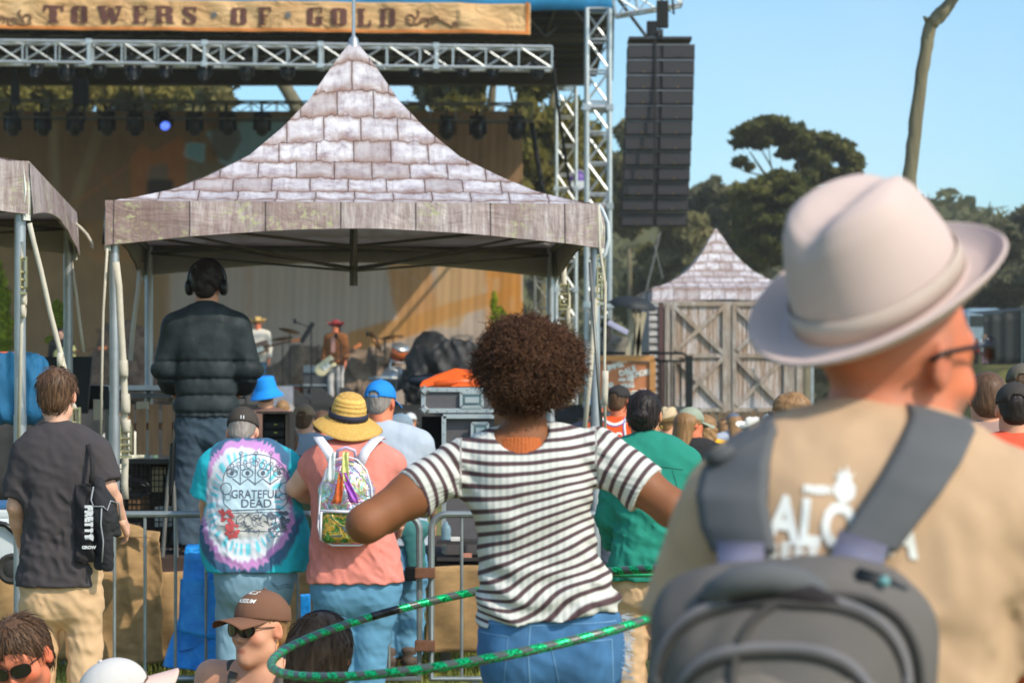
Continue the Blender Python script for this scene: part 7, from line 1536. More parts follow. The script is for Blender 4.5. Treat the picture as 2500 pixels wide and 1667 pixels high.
D = 15.5; cr = empty('wire_crate', (P(350, 0, D).x, D, .73), label='black wire crate of odds and ends beside the ratchet strap', cat='crate'); q = lambda px, py, dy=0.: Vector((P(px, py, D+dy).x-cr.location.x, dy, P(px, py, D+dy).z-.73))
a = q(278, 1130); b = q(432, 1345); m = MB()
for k in range(15): x = a.x+(b.x-a.x)*k/14; m.tube([(x, 0, a.z), (x, 0, b.z)], .0035, 4)
for k in range(16): z = a.z+(b.z-a.z)*k/15; m.tube([(a.x, 0, z), (b.x, 0, z)], .0035, 4)
m.build('wire_mesh', blk_gloss, cr); MB().box(((a.x+b.x)/2, .22, a.z+.01), (b.x-a.x+.03, .45, .03)).build('top_frame', blk_gloss, cr)
MB().box(((a.x+b.x)/2, .42, (a.z+b.z)/2), (b.x-a.x, .02, a.z-b.z)).build('back_panel', M('dusky_board', c(58, 50, 46), .9), cr)
for k, (x, y, s1, s2, cc) in enumerate(((300, 1180, .1, .12, (150, 150, 140)), (340, 1230, .12, .1, (110, 84, 60)), (388, 1170, .07, .16, (190, 170, 130)), (400, 1260, .1, .13, (200, 206, 206)), (420, 1180, .06, .12, (130, 160, 170)), (320, 1290, .14, .08, (60, 56, 54)))):
    tag(MB().box((0, 0, 0), (s1, .14, s2)).build('carton', M('carton_%d' % k, c(*cc), .8, var=.25, scale=14), None, bevel=.006, loc=P(x, y, D+.2)), ['grey', 'brown', 'tall cream', 'white', 'narrow bluish', 'dark flat'][k]+' carton inside the black wire crate', 'carton')
tag(MB().tube([P(318, 1205, 15.3)+Vector((.11*math.cos(a)*(1+.12*math.sin(a*.31)), .02*math.sin(a*.7), .035*math.sin(a)-.002*a+.06)) for a in np.linspace(0, 25, 150)], .006, 6).build('cable_coil', blk_gloss, None, True), 'loose coil of black cable by the tent leg foot', 'cable')
m = empty('tripod', P(418, 1120, 15.2), label='folded tripod with black clamp leaning beside the puffer jacket man\'s leg', cat='tripod')
for dx in (-8, 6): MB().tube([(0, 0, 0), (dx*D/F, 0, -.17)], .010, 8).tube([(dx*D/F, 0, -.17), (dx*2.4*D/F, -.02, -.62)], .013, 8).build('leg', alu_dark, m, 'auto')
MB().tube([(.01, 0, .1), (0, 0, -.22)], .02, 8).build('clamp', blk_gloss, m, 'auto')
tag(MB().sheet(lambda u, v: P(152, 870, 16.0)+Vector(((u-.5)*.33+.02*v, .06*v, (v-1)*.37)), 2, 2, .04).build('monitor_screen', M('screen_black', c(20, 22, 22), .45), None, loc=(0, 0, 0)), 'tilted black screen panel above the dark tee man\'s head', 'screen')
tag(MB().box((0, 0, 0), (.2, .3, .16)).build('amp_head', inner, None, bevel=.01, loc=P(222, 970, 16.6)), 'small black box right of the tilted screen', 'box')
lp = tag(MB().box((0, 0, 0), (.05, .1, .14)).box((.3, .0, .03), (.07, .1, .05)).build('pale_bracket', M('pale_metal', c(190, 180, 160), .5), None, loc=P(240, 1000, 16.4)), 'pale metal pieces between the screen and the left tent leg', 'bracket')
blob('blue_bag', [bx((0, 0, 0), (.2, .14, .2), .07, .04), cap((-.1, -.1, .05), (-.12, -.1, -.15), .06, .05, k=.04), cap((.12, -.09, .08), (.13, -.1, -.1), .05, .05, k=.04)], .012, M('petrol_nylon', c(28, 96, 138), .75, var=.2, scale=8, bump=.4, bscale=40), None, folds(.030, 15, 4, aniso=(1.6, 1, .5)), loc=P(28, 948, 14.2)); tag(bpy.data.objects['blue_bag'], 'blue nylon bag hanging behind the leftmost tent leg', 'bag')
tag(MB().lathe([(.18, 0), (.19, .02), (.1, .03), (0, .035)], (0, 0, 0), 20).build('orange_disc', om_, None, True, loc=P(18, 872, 14.6)), 'orange-red disc edge peeking above the blue bag', 'disc')
# white cart at the left edge
ct = empty('utility_cart', P(-20, 1320, 13.2), label='white plastic cart with a blue stripe and dark wheel at the left picture edge', cat='cart')
wp_ = M('cart_white', c(206, 210, 212), .45, var=.06, dirt=.3)
blob('cart_body', [bx((0, .3, -.03), (.2, .3, .18), .09, .03)], .012, wp_, ct); MB().box((0, .28, .19), (.37, .5, .035)).build('blue_stripe', M('cart_blue', c(60, 104, 150), .5), ct, bevel=.01); MB().box((0, .28, .145), (.39, .52, .05)).build('white_lid', wp_, ct, bevel=.015)
MB().tube([(-.2, -.02, .10), (-.05, -.03, .115), (.08, -.03, .09), (.15, -.02, .03), (.165, .0, -.05)], .016, 8).build('wheel_arch', blk_gloss, ct, True)
MB().lathe([(0, .03), (.03, .03), (.05, .02), (.07, .03), (.085, .02), (.085, -.02), (0, -.03)], (.12, -.03, -.15), 22, rot=Matrix.Rotation(R(90), 3, 'X')).build('wheel', M('tyre', c(50, 48, 46), .8), ct, 'auto')
# ratchet straps on the tents
web = M('cream_webbing', c(198, 188, 170), .85, var=.08, scale=20, bump=.3, bscale=150, bdist=.002); brass = M('zinc_buckle', c(190, 180, 140), .35, .8, .2, 30)
def rstrap(label, pts, d, wpx, buckle=None, loops=(), side=Vector((1, 0, .0))):
    o = empty('ratchet_strap', P(pts[0][0], pts[0][1], d), label=label, cat='strap', group='ratchet straps tying the tents down'); w0 = wpx*d/F; L = lambda px, py, dy=0.: P(px, py, d+dy)-o.location
    MB().ribbon([L(*p) for p in pts], w0, .004, side).build('webbing', web, o, True)
    for (x, y, r1, hgt) in loops:
        MB().ribbon([L(x, y)+Vector((w0*.12, -.02+.014*math.sin(a)*r1, -hgt*d/F*.5+hgt*d/F*.5*math.cos(a))) for a in np.linspace(0.1, 6.2, 18)], w0*1.15, .007).build('fold', web, o, True)
    if buckle:
        x, y = buckle; c0 = L(x, y, -.02); s = w0*.75; B = MB()
        for e_ in (-1, 1): B.bar(c0+Vector((e_*s, 0, -.10)), c0+Vector((e_*s, 0, .06)), .008, .03)
        for z in (-.10, -.06, -.02, .05): B.tube([c0+Vector((-s, 0, z)), c0+Vector((s, 0, z))], .008, 8)
        B.bar(c0+Vector((-s*1.2, -.03, -.13)), c0+Vector((s*1.2, -.03, -.13)), .02, .012); B.build('ratchet_buckle', brass, o)
    return o
rstrap('cream ratchet strap hanging right of the main tent\'s front left leg', [(283, 640), (290, 700), (295, 800), (300, 878), (304, 965), (302, 1040), (306, 1100), (304, 1180), (306, 1218)], 14.7, 17, (308, 1062), ((301, 880, 1.4, 40), (306, 962, 1.5, 46), (308, 1025, 1.2, 30)))
rstrap('thin grey strap falling left of the main tent\'s front left leg', [(262, 606), (252, 760), (249, 900), (246, 1060)], 14.75, 6)
rstrap('grey strap slanting down from the far left corner inside the tent', [(343, 640), (338, 700), (325, 800), (318, 880)], 17.7, 12)
rstrap('strap slanting from the left tent\'s corner past the dark tee man\'s head', [(72, 545), (82, 590), (100, 660), (122, 760), (145, 850), (160, 910), (166, 960), (188, 1010), (194, 1050)], 12.5, 12, (186, 1022), ((148, 862, 1.6, 34),))
rstrap('narrow strap hanging just right of the left tent\'s front leg', [(54, 590), (55, 650), (54, 720), (52, 800), (45, 1080)], 12.55, 9, (58, 655), ((60, 715, 1.3, 30), (58, 745, 1.4, 30)))
rstrap('loose strap end curling off the left tent\'s rear corner', [(183, 545), (196, 555), (212, 572), (224, 592), (226, 606), (220, 600)], 15.6, 7)
rstrap('strap dropping behind the left tent\'s rear leg', [(174, 640), (186, 720), (196, 800), (204, 860)], 15.7, 8)
rstrap('cream strap running down the inner side of the main tent\'s front right leg', [(1462, 655), (1452, 760), (1442, 900), (1424, 1085)], 14.95, 12, (1468, 645))
rstrap('long strap outside the main tent\'s front right leg with a stitched end', [(1462, 500), (1464, 600), (1478, 700), (1476, 880), (1478, 1080)], 14.6, 7, (1464, 690))
rstrap('stitched cream strap end hanging over the sign board', [(1478, 905), (1478, 930), (1477, 960), (1476, 990)], 14.5, 15)
rstrap('strap beside the rear right tent leg', [(1375, 610), (1377, 700), (1386, 720), (1386, 830)], 17.9, 14, (1378, 712))
tag(MB().tube([P(1463, 500, 14.8), P(1474, 520, 14.7), P(1484, 545, 14.7), P(1486, 585, 14.7), P(1478, 620, 14.7), P(1462, 640, 14.7)], .012, 8).build('rope', M('white_rope', c(200, 206, 208), .7), None, True), 'white rope looping down the right corner of the main tent', 'rope')
tag(MB().tube([P(1440, 640, 14.85), P(1470, 1065, 14.6)], .01, 6).build('metal_rod', alu_dark, None, True), 'thin metal rod beside the front right tent leg', 'rod')
tag(blob('rod_knob', [ell((0, 0, 0), (.022, .02, .024), .01), ell((.012, 0, -.03), (.018, .015, .02), .02)], .006, M('white_plastic', c(210, 214, 220)), None, None, loc=P(1477, 1062, 14.5)), 'white tied knob at the striped sleeve seam', 'knob')

# ------------------------------------------------------------------ musicians and instruments (about 52 m away)
def muso(label, px, headtop, d, H=1.78, **k): return fan(label, px, headtop, d, feet=P(0, headtop, d).z-H, h=.02, group='musicians on the stage', **k)
D = 53.; FZ2 = 2.0
I = muso('guitarist in a tan cowboy hat and embroidered white western shirt', 630, 777, D, body=172, yaw=0, skin='red', col=(214, 204, 190), hk='short', hc='grey', hatk='cowboy', hatc=(222, 180, 112), sleeve=1.9, leg=(62, 96, 124))
I2 = muso('guitarist in a red hat, brown jacket and white trousers', 820, 785, D, body=160, yaw=0, skin='red', col=(138, 84, 44), hk='long', hc='dark', hatk='cowboy', hatc=(150, 52, 56), sleeve=1.7, leg=(206, 200, 194))
I3 = muso('musician in black with a pale guitar, far left of the stage', 150, 800, D, body=170, skin='fair', col=(34, 32, 34), hk='long', hc='dark', sleeve=1.8, leg=(30, 30, 34))
MB().sheet(lambda u, v: (-.045+.09*u, .145, 1.1+.34*v), 2, 6, .01).build('open_shirt_front', M('pink_shirt', c(206, 150, 138), .8), I2['root'])
def guitar(label, loc, body_c, neck_c, ang, flip=1, s=1.):
    g = empty('guitar', loc, (0, R(ang), 0), label, 'guitar'); bm_ = M('guitar_%d' % body_c[0], c(*body_c), .3, var=.05)
    blob('guitar_body', [cap((-.12, 0, -.02), (.0, 0, 0), .15, .12, (1, .16, 1), k=.04), cap((0, 0, 0), (.12, 0, .03), .11, .12, (1, .18, 1), k=.04), cap((.12, 0, .06), (.2, 0, .12), .05, .03, (1, .4, 1), k=.02), cap((.12, 0, -.06), (.19, 0, -.1), .045, .03, (1, .4, 1), k=.02)], .012, bm_, g)
    MB().bar((.1, -.03, 0), (.72, -.03, 0), .03, .05).build('neck', M('fretboard', c(*neck_c), .5), g); MB().poly([(.72, -.03), (.9, -.05), (.92, .03), (.74, .035)], -.045, .02).build('headstock', M('guitar_head', c(206, 120, 70), .5), g)
    MB().poly([(-.1, -.1), (.1, -.07), (.14, .03), (.05, .02), (-.05, .0)], -.035, .008).build('scratch_plate', M('plate_pale', c(226, 222, 206), .4), g); MB().box((-.06, -.035, 0), (.05, .02, .09)).box((.03, -.035, 0), (.02, .02, .09)).build('pickups', alu, g); return g
for I_ in (I, I2, I3): pass
guitar('cream electric guitar held low by the man in the red hat', P(795, 893, D-.35), (220, 206, 166), (90, 60, 40), -32)
guitar('resonator guitar with bright plate held by the man in the tan hat', P(632, 850, D-.35), (120, 90, 70), (80, 60, 50), -12)
guitar('pale yellow guitar of the far left musician', P(160, 862, D-.35), (200, 190, 120), (196, 190, 120), -8)
def micstand(label, px, top, d, boom=0):
    b = P(px, top, d); o = empty('microphone_stand', (b.x, d, 2.0), label=label, cat='microphone stand', group='microphone stands'); h_ = b.z-2.0
    MB().tube([(0, 0, 0), (0, 0, h_)], .016, 6).build('pole', blk_gloss, o); MB().lathe([(.16, 0), (.16, .02), (.02, .04)], (0, 0, 0), 16).build('base', blk_gloss, o)
    MB().tube([(0, 0, h_), (boom, -.1, h_+.12)], .014, 6).lathe([(0, -.06), (.03, -.05), (.035, .03), (.02, .06), (0, .07)], (boom, -.1, h_+.14), 10).build('microphone', blk_gloss, o, True)
micstand('microphone stand in front of the red-hatted guitarist', 832, 835, D-.6, -.1); micstand('boom microphone stand left of the red-hatted guitarist', 760, 800, D, -.35); micstand('microphone stand behind the puffer jacket man', 600, 800, D, .2); micstand('boom stand above the drums', 940, 830, D+3, -.4)
def cymbal(label, px, py, tilt, d=56): 
    b = P(px, py, d); o = empty('cymbal', b, label=label, cat='cymbal', group='cymbals'); MB().lathe([(0, .02), (.04, .015), (.26, -.01)], (0, 0, 0), 24, rot=Euler((R(12), R(tilt), 0)).to_matrix()).build('plate', M('bronze', c(120, 84, 46), .4, .7), o, True); MB().tube([(0, 0, 0), (0, .02, 2.0-b.z)], .012, 6).build('stand', blk_gloss, o)
cymbal('tilted dark cymbal between the two guitarists', 707, 807, 14); cymbal('cymbal right of the red-hatted guitarist', 918, 832, 62); cymbal('upper cymbal over the orange drum', 960, 822, -4); cymbal('smaller cymbal left of the microphone boom', 690, 826, -6)
tag(MB().box((0, 0, 0), (.1, .12, .52), rot=(0, R(32), 0)).build('music_stand', blk_gloss, None, loc=P(750, 812, 54)), 'black tilted music stand or lamp between the guitarists', 'music stand')
for k, (x, y, r1, h1, cc, tl__) in enumerate(((975, 862, .2, .3, (190, 98, 46), 24), (962, 925, .28, .4, (176, 70, 24), 90), (727, 958, .22, .3, (150, 74, 36), 0))):
    o = empty('drum', P(x, y, 55), (0, R(tl__ if k != 1 else 0), 0), ['bright orange tom drum tilted above the kit', 'deep orange bass drum low in the kit', 'small orange drum between the rocks and the amplifier'][k], 'drum'); o.rotation_euler = (R(25 if k == 0 else 90 if k == 1 else 0), R(14 if k == 0 else 0), 0)
    MB().lathe([(r1, -h1/2), (r1, h1/2)], (0, 0, 0), 28).build('shell', M('drum_%d' % k, c(*cc), .35, coat=.4), o, True)
    for z in (-h1/2, h1/2): MB().lathe([(r1*1.03, z-.02), (r1*1.03, z+.02)], (0, 0, 0), 28).build('hoop_rim', alu, o, True)
    MB().lathe([(0, 0), (r1*.98, 0)], (0, 0, h1/2), 28).build('drum_head', M('drumskin', c(220, 216, 206), .6), o)
tag(MB().tube([P(900, 926, 54), P(925, 922, 54), P(990, 925, 54)], .05, 8).tube([P(955, 880, 54), P(950, 900, 54), P(972, 905, 54), P(960, 985, 54)], .03, 6).tube([P(985, 900, 54), P(992, 990, 54)], .03, 6).build('chrome_hardware', alu, None, True), 'chrome stands and clamps of the drum kit', 'drum hardware')
am = empty('amplifier', P(770, 940, 54.5), label='grey-blue amplifier with silver trim behind the guitarists', cat='amplifier')
MB().box((0, .2, .02), (.55, .4, .86)).build('cabinet', M('amp_grille', c(70, 74, 78), .8, var=.15, scale=30), am, bevel=.02); MB().box((0, -.02, .36), (.53, .04, .16)).build('control_panel', M('amp_panel', c(96, 112, 122), .5), am); MB().box((0, -.02, .0), (.56, .04, .03)).build('trim_strip', alu, am); MB().lathe([(.0, .0), (.06, .0)], (-.1, -.03, -.12), 14, rot=Matrix.Rotation(R(90), 3, 'X')).build('badge', M('badge_pale', c(150, 160, 170), .4), am)
# rumpled brown covers heaped like rocks
cov = M('brown_cover', c(132, 112, 94), .95, var=.3, scale=3, bump=.6, bscale=8, bdist=.08)
def heap(label, L, d, seed, m=cov):
    o = P(L[0][0], 985, d); o.z = 2.0
    pr = []
    for (px, py, rx, rz) in L: q = P(px, py, d)-o; pr.append(ell(q, (rx*d/F, .5, rz*d/F), .25))
    pr.append(cut((0, 0, 0), (0, 0, -1)))
    b_ = blob('fabric_heap', pr, .045, m, None, lambda X: .10*nz(X*np.array((1.3, 1, .55)), 5.5, seed)+.05*nz(X*np.array((1.3, 1, .7)), 13, seed+1), loc=o, it=1); return tag(b_, label, 'fabric heap')
heap('brown rumpled covers heaped behind the tan-hatted guitarist', [(700, 935, 46, 55), (730, 900, 36, 46), (670, 940, 26, 50), (770, 870, 50, 20)], 57, 1)
heap('brown rumpled covers heaped behind the red-hatted guitarist', [(890, 925, 50, 60), (860, 890, 40, 30), (930, 880, 40, 24), (850, 950, 40, 40)], 57, 2)
heap('grey-brown rock-like scenery heap left of the puffer jacket man', [(290, 880, 56, 90), (340, 900, 50, 90), (250, 920, 40, 60), (390, 930, 40, 60)], 57, 3, M('rock_cover', c(128, 104, 88), .95, var=.45, scale=5, bump=.8, bscale=12, bdist=.1))
bk = heap('piano-sized thing under a crumpled black sheet at stage right', [(1090, 880, 70, 50), (1040, 860, 40, 42), (1130, 900, 60, 60), (1020, 930, 34, 60), (1160, 930, 50, 60)], 54, 5, M('black_sheet', c(46, 44, 44), .6, var=.2))
bk.name = 'covered_instrument'; bk['category'] = 'covered instrument'
wd = M('wedge_grey', c(58, 56, 56), .8)
for k, x in enumerate((722, 790, 860)): tag(MB().poly([(-.28, 0), (.28, 0), (.28, .1), (-.1, .36), (-.28, .36)], 0, .5).build('monitor_wedge', wd, None, loc=Vector((P(x, 0, 50.6).x, 50.6, 2.0))), ['left', 'middle', 'right'][k]+' one of the three dark floor monitors at the stage lip', 'floor monitor', 'floor monitors at the stage lip')
tag(MB().box((0, 0, 0), (.5, .3, .42)).build('pale_case', M('pale_case', c(140, 140, 150), .7), None, bevel=.02, loc=P(685, 968, 49.4)), 'pale grey box on the stage lip beside the bucket hat', 'box')
# potted greenery on stage
GM = leafmat('stage_plant', c(122, 140, 20), c(176, 184, 50), 3)
def plant(label, L, d, n_, seed):
    b = Vector((P(L[0][0], 0, d).x, d, 2.0)); o = empty('potted_plant', b, label=label, cat='plant'); V, Fc = leafcloud(pxc(b, L, d), n_, .07, seed, .1); link('foliage', fast_mesh('foliage', V, Fc, False), GM, o); MB().tube([(0, 0, .2), (0, 0, 1.4)], .02, 5).build('stem', bark, o); MB().lathe([(0, 0), (.14, 0), (.18, .26), (.15, .27)], (0, 0, 0), 16).build('pot', M('pot', c(60, 50, 44), .8), o, True)
plant('yellow-green plant before the orange part of the backdrop', [(1216, 775, 0, 18, .25, 26), (1206, 740, 0, 7, .15, 30), (1224, 800, 0, 20, .25, 24)], 58, 1500, 1); plant('yellow-green plant behind the leftmost musician', [(146, 780, 0, 16, .25, 36), (136, 750, 0, 10, .2, 20), (120, 830, 0, 8, .2, 12)], 58, 1300, 2)
plant('tall yellow-green shrub at the left edge of the stage', [(6, 740, 0, 20, .4, 60), (8, 820, 0, 24, .4, 60), (-10, 680, 0, 20, .4, 40)], 56, 2600, 3)

# ------------------------------------------------------------------ right wing: sign, railing, umbrella, shed, fence
D = 42.; sg = empty('sign_board', P(1526, 930, D), label='orange-brown wooden sign board lettered with white hand-painted names', cat='sign'); s_ = D/F
MB().box((0, .03, -.1), (142*s_-.1, .04, 118*s_)).build('panel', M('sign_face', c(186, 118, 78), .85, var=.08, scale=3), sg)
wf_ = M('sign_frame', c(184, 128, 72), .7, var=.2, scale=5, st=(1, 1, 3))
for a, b in (((-71, 55), (71, 55)), ((-71, -65), (-71, 50)), ((67, -65), (67, 50))): MB().bar((a[0]*s_, 0, a[1]*s_), (b[0]*s_, 0, b[1]*s_), .1, .1, Vector((0, 1, 0))).build('frame_rail' if a[1] == b[1] else 'frame_post', wf_, sg)
wl2 = M('sign_white', c(236, 232, 222), .8); shd = M('sign_shadow', c(60, 120, 130), .8)
for s, x, y, sz, rt, sx in (('JIMMIE', -24, 36, .13, 16, .8), ('DALE', 6, 24, .14, 20, .9), ('GILMORE', 34, 17, .13, 12, .8), ('AND THE', 2, 3, .06, 0, 1.), ('KING', 6, -12, .12, 8, .8), ('MILES', 30, -30, .14, 10, .9), ('AND', -40, -12, .1, 22, .8)):
    o = stand_text('lettering', s, sz, wl2, sg, (x*s_, -.0, y*s_), .006, .004, (math.pi/2, R(-rt), 0), sx)
D = 44.; rl = empty('railing', P(1580, 930, D), label='black steel railing with a thick end post by the plank shed', cat='railing'); q = lambda px, py, dy=0.: P(px, py, D+dy)-rl.location; bk_ = M('black_steel', c(24, 26, 28), .5, .3)
MB().tube([q(1440, 862), q(1665, 862), q(1674, 866), q(1678, 876)], .025, 8).tube([q(1590, 881), q(1672, 881)], .022, 8).build('top_rail', bk_, rl, True); MB().bar(q(1590, 1000), q(1690, 1000), .12, .06, Vector((0, 1, 0))).build('bottom_rail', M('rail_grey', c(66, 70, 70), .7), rl)
for x in (1598, 1613, 1628, 1645, 1661): MB().tube([q(x, 881), q(x, 996)], .018, 6).build('bar', bk_, rl)
MB().bar(q(1682, 868), q(1682, 1003), .13, .1).build('end_post', bk_, rl)
ub = empty('umbrella', P(1545, 745, 43), label='open black umbrella beside the plank shed', cat='umbrella')
m = MB(); V = [(0, 0, .17)]; n_ = 8
for k in range(n_*4):
    a = 2*math.pi*k/(n_*4); sc_ = 1-.05*math.cos(a*n_)*-1; V.append((.30*math.cos(a), .30*math.sin(a), .11))
for k in range(n_*4):
    a = 2*math.pi*k/(n_*4); rr_ = .48*(1-.06*(1-abs(math.cos(a*n_/2)))); V.append((rr_*math.cos(a), rr_*math.sin(a), -.03+.03*(1-abs(math.cos(a*n_/2)))))
N4 = n_*4; m.add(V, [(0, 1+k, 1+(k+1) % N4) for k in range(N4)]+[(1+k, 1+N4+k, 1+N4+(k+1) % N4, 1+(k+1) % N4) for k in range(N4)]); cn_ = m.build('canopy', M('umbrella_cloth', c(38, 40, 42), .6), ub, True); cn_.rotation_euler = (R(8), R(8), 0); cn_.modifiers.new('thickness', 'SOLIDIFY').thickness = .008
MB().tube([(0, 0, .16), (-.03, 0, -.9)], .012, 6).build('shaft', alu_dark, ub)
for k, (a, b) in enumerate((((1547, 765), (1532, 872)), ((1573, 762), (1551, 876)), ((1556, 765), (1560, 870)))):
    tag(MB().bar(P(*a, 43.6), P(*b, 43.6), .09, .06).build('timber_prop', M('pale_timber', c(168, 156, 134), .85, var=.2), None), ['left', 'right, palest', 'middle'][k]+' slanting timber prop under the black umbrella', 'prop', 'timber props under the umbrella')
st_ = tag(MB().box((0, 0, 0), (2.6, 3, 1.7)).build('wing_platform', black, None, loc=(P(1500, 0, 44).x, 46.2, .85)), 'black platform behind the sign board and railing', 'platform')
I = fan('person in black with a black hat on the wing platform under the umbrella', 1480, 783, 45, feet=1.7, skin='tan', col=(56, 58, 62), hk='long', hc='dark', hatk='cowboy', hatc=(30, 30, 32), h=.03, group='crew on the wing platform')
tag(MB().box((0, 0, 0), (.42, .1, .1), rot=(0, R(28), 0)).build('pale_case', M('lilac_case', c(170, 168, 196), .6), None, bevel=.02, loc=P(1508, 800, 44.3)), 'pale lilac tube beside the crew member in black', 'tube')
gb = blob('draped_stand', [cap((0, 0, -.6), (0, 0, .0), .22, .1, k=.05), cap((-.12, 0, .05), (.14, 0, .1), .05, k=.1)], .03, M('grey_drape', c(112, 104, 94), .9, var=.25), None, lambda X: .04*nz(X, 12, 3), loc=P(1512, 845, 44.5)); tag(gb, 'grey cloth-draped stand behind the sign board', 'draped stand')
# shed
D = 45.; s_ = D/F; sh_ = empty('plank_shed', P(1780, 1010, D), label='weathered plank shed with cross-braced double doors under the small tent', cat='shed'); q = lambda px, py, dy=0.: P(px, py, D+dy)-sh_.location
t = NT('weathered_siding'); v = t.coords((14, 14, .8)); f = t.noise(v, 1.6, 6, .75); f2 = t.noise(t.coords(), 1.4, 4, .6)
o = t.ramp(f, [(.32, c(96, 76, 64)), (.47, c(164, 138, 118)), (.58, c(196, 186, 184)), (.72, c(226, 222, 228))]); sz_ = t.n('SeparateXYZ'); t.l(t.n('TexCoord').outputs['Object'], sz_.inputs[0]); ff = t.n('Math', operation='ADD'); t.l(sz_.outputs[2], ff.inputs[0]); fn_ = t.n('Math', operation='MULTIPLY'); t.l(f2, fn_.inputs[0]); fn_.inputs[1].default_value = .5; t.l(fn_.outputs[0], ff.inputs[1])
o = t.mix(t.ramp(ff.outputs[0], [(.3, (.8,)*3), (.62, (0, 0, 0))]), o, c(206, 204, 212)); t.l(o, t.b.inputs['Base Color']); t.b.inputs['Roughness'].default_value = .9; t.bump(f, .5, .02); sid = t.m
t = NT('weathered_beam'); v = t.coords((3, 3, 3)); f = t.noise(t.coords((6, 6, 1.5)), 1.6, 6, .75); f2 = t.noise(t.coords(), 1.1, 3); o = t.ramp(f, [(.3, c(112, 98, 90)), (.55, c(160, 148, 138)), (.75, c(200, 196, 198))]); o = t.mix(t.ramp(f2, [(.45, (0, 0, 0)), (.6, (.35,)*3)]), o, c(160, 126, 94)); t.l(o, t.b.inputs['Base Color']); t.b.inputs['Roughness'].default_value = .9; beam = t.m
MB().box((q(1583, 0).x/2+q(1955, 0).x/2, 1.3, (q(0, 735).z)/2-.9), (q(1955, 0).x-q(1583, 0).x, 2.5, q(0, 735).z+1.8)).build('wall', M('clapboard', c(176, 168, 164), .9, var=.3, scale=4, st=(1, 1, 8), bump=.8, bscale=3, bdist=.05), sh_)
for (a, b) in ((1642, 1772), (1790, 1922)):
    dr = empty('door', (0, 0, 0)); dr.parent = sh_; nb_ = 12
    for k in range(nb_):
        xa = q(a+(b-a)*k/nb_, 0).x; xb = q(a+(b-a)*(k+1)/nb_, 0).x; MB().box(((xa+xb)/2, -.02, (q(0, 745).z+q(0, 1008).z)/2), (xb-xa-.006, .03, q(0, 745).z-q(0, 1008).z)).build('board', sid, dr)
    for (p1, p2, dy) in (((a, 742), (b, 742), 0), ((a, 868), (b, 868), 0), ((a, 1000), (b, 1000), 0), ((a+3, 742), (a+3, 1008), -.01), ((b-3, 742), (b-3, 1008), -.01), ((a+8, 752), (b-6, 862), -.02), ((a+8, 855), (b-6, 750), -.03), ((a+8, 875), (b-6, 995), -.02), ((a+8, 990), (b-6, 874), -.03)):
        MB().bar(q(p1[0], p1[1], -.07+dy), q(p2[0], p2[1], -.07+dy), .075, .04, Vector((0, 1, 0))).build('brace', beam, dr)
for x, w__ in ((1614, .09), (1630, .1), (1781, .12), (1932, .12), (1952, .12)): MB().bar(q(x, 738, -.04), q(x, 1015, -.04), w__, .06, Vector((0, 1, 0))).build('post', beam if x != 1614 else M('maroon_post', c(86, 60, 58), .8), sh_)
for k in range(14): MB().box((q(1596, 0).x, -.01, q(0, 760+k*18).z), (.17, .06, .09), rot=(R(-8), 0, 0)).build('clapboard', M('clapboard', c(176, 168, 164)), sh_)
tag(MB().box((0, 0, 0), (.05, .05, 2.4)).build('tent_post', legm, None, loc=P(1983, 900, 44)), 'white tent post right of the shed doors', 'post')
pfz = P(0, 1004, 36).z; pfn = empty('picket_fence', (P(1800, 0, 36).x, 36, 0), label='brown picket fence with rounded tops behind the distant crowd', cat='fence'); r = np.random.RandomState(5)
for k in range(26):
    x = P(1560+k*20, 0, 36).x-pfn.location.x; h_ = pfz+r.uniform(-.02, .02); wdt = .052
    MB().poly([(x-wdt, .02)]+[(x+wdt*math.cos(a), h_-wdt+wdt*math.sin(a)) for a in np.linspace(math.pi, 0, 7)]+[(x+wdt, .02)], 0, .02).build('picket', M('picket_wood', c(112, 92, 70), .9, var=.3, scale=4), pfn)
for z in (.5, 1.3): MB().box((0, .035, z), (3.3, .03, .08)).build('rail', M('picket_wood', c(112, 92, 70)), pfn)
# purple balloon-like sign behind the masts
o = empty('round_sign', P(1410, 440, 58.5), label='round purple and white sign behind the silver masts', cat='sign'); rr_ = 24*58.5/F
MB().lathe([(0, -.02), (rr_, -.02), (rr_, .02), (0, .02)], (0, 0, 0), 30, rot=Matrix.Rotation(R(90), 3, 'X')).build('disc', M('purple', c(96, 64, 150), .5), o, True)
MB().poly([(rr_*.92*math.cos(a), rr_*.92*math.sin(a)) for a in np.linspace(math.pi+.1, 2*math.pi-.1, 14)], -.03, .005).build('white_half', M('white_plastic', c(210, 214, 220)), o); MB().tube([(rr_*math.cos(a), -.02, rr_*math.sin(a)) for a in np.linspace(0, 6.28, 30)[:-1]], .018, 6, closed=True).build('rim', M('lilac_case', c(170, 168, 196)), o, True)
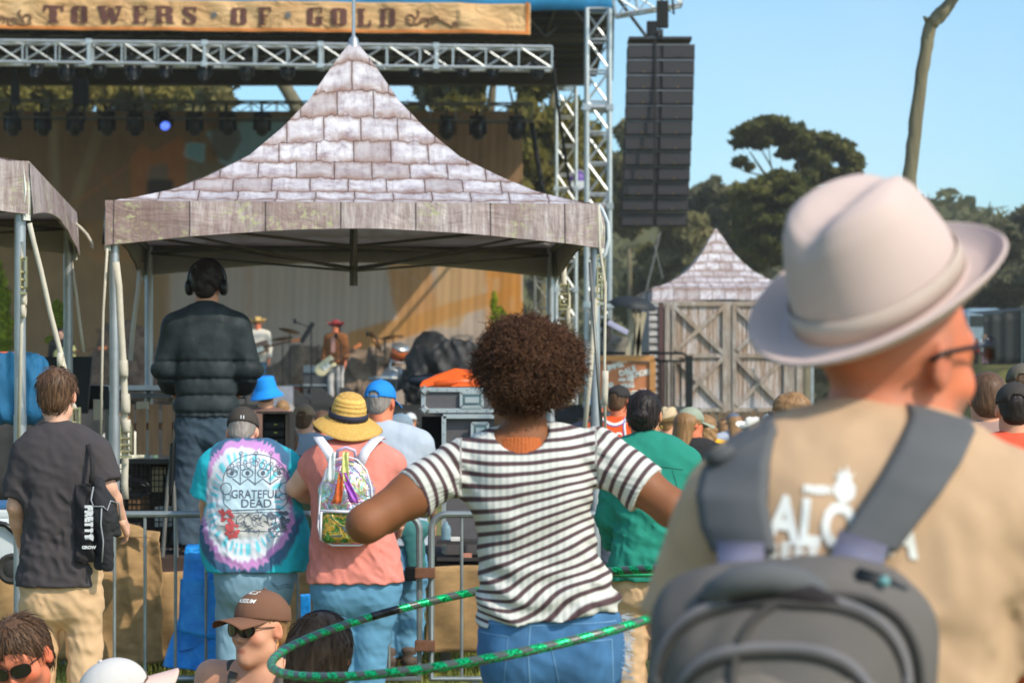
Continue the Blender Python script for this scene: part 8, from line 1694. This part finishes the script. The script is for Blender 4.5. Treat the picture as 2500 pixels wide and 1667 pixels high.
# far right knoll, dark canopy, people
kn = MB().sheet(lambda u, v: ((84+v*70)*.172+u*40, 84+v*70, (4.0*ss(0, 1, np.array(min(1, v*5)))+max(0, v-.2)*3)*ss(0, 1, np.array(min(1, u*16)))+.3*math.sin(u*30)*math.sin(v*20)), 40, 40).build('knoll', leafmat('dry_grass', c(108, 104, 48), c(156, 148, 80), .8), None, True); tag(kn, kind='structure')
D = 100.; bt_ = empty('dark_canopy', P(2450, 890, D), label='black-sided canopy standing on the grassy rise at the right edge', cat='canopy'); s_ = D/F
MB().sheet(lambda u, v: (-48*s_+u*150*s_, .05*math.sin(u*30), v*(122+14*u)*s_), 30, 6, .03).build('side_wall', M('black_tarp', c(20, 26, 26), .7, var=.3), bt_, True); MB().sheet(lambda u, v: (-50*s_+u*150*s_, v*3, (124+14*u)*s_+v*.2), 6, 6, .03).build('roof', M('black_tarp', c(20, 26, 26)), bt_, True)
MB().bar((44*s_, -.1, 0), (44*s_, -.1, 140*s_), .07, .07).build('pole', M('canopy_pole', c(56, 74, 78), .5), bt_)
vn = empty('parked_van', P(2395, 762, 112), label='pale blue roof of a vehicle on the rise behind the felt hat brim', cat='van'); blob('body', [bx((0, .9, -1.0), (1.0, 2., .95), .3, .1), bx((.0, .9, -.1), (.8, 1.6, .25), .2, .2)], .08, M('van_blue', c(120, 140, 152), .35, coat=.3), vn)
MB().box((0, -1.12, -.45), (1.4, .04, .5)).build('windscreen', M('glass_dark', c(20, 28, 34), .1), vn); 
for sx in (-1, 1): MB().lathe([(0, .1), (.33, .1), (.33, -.1), (0, -.1)], (sx*.85, -.7, -1.9), 18, rot=Matrix.Rotation(R(90), 3, 'Y')).build('wheel', M('tyre', c(50, 48, 46)), vn)
fan('person in a white shirt and orange bandana bending over on the grassy rise', 2404, 818, 98, feet=4.0, col=(214, 216, 222), skin='tan', hk='long', hc='fair', h=.045, group='people on the grassy rise', sleeve=1.4, leg=(120, 96, 110))
fan('person in dark red beside the white-shirted one on the grassy rise', 2384, 826, 98.5, feet=4.0, col=(120, 40, 44), skin='tan', hk='long', hc='brown', h=.045, group='people on the grassy rise', sleeve=1.4, leg=(30, 30, 40))

# ------------------------------------------------------------------ the thin dusty air over the field
hz_ = NT('thin_haze'); hz_.t.nodes.remove(hz_.b); pv = hz_.t.nodes.new('ShaderNodeVolumePrincipled'); pv.inputs['Color'].default_value = (1., .92, .80, 1); pv.inputs['Density'].default_value = .0006; pv.inputs['Anisotropy'].default_value = .3
out_ = [q for q in hz_.t.nodes if q.type == 'OUTPUT_MATERIAL'][0]; hz_.l(pv.outputs[0], out_.inputs['Volume'])
tag(MB().box((0, 115, 20), (522, 294, 42)).build('haze', hz_.m), 'thin warm haze over the festival field', 'haze', kind='stuff')
SC.cycles.volume_bounces = 0
print('objects', len(bpy.data.objects))
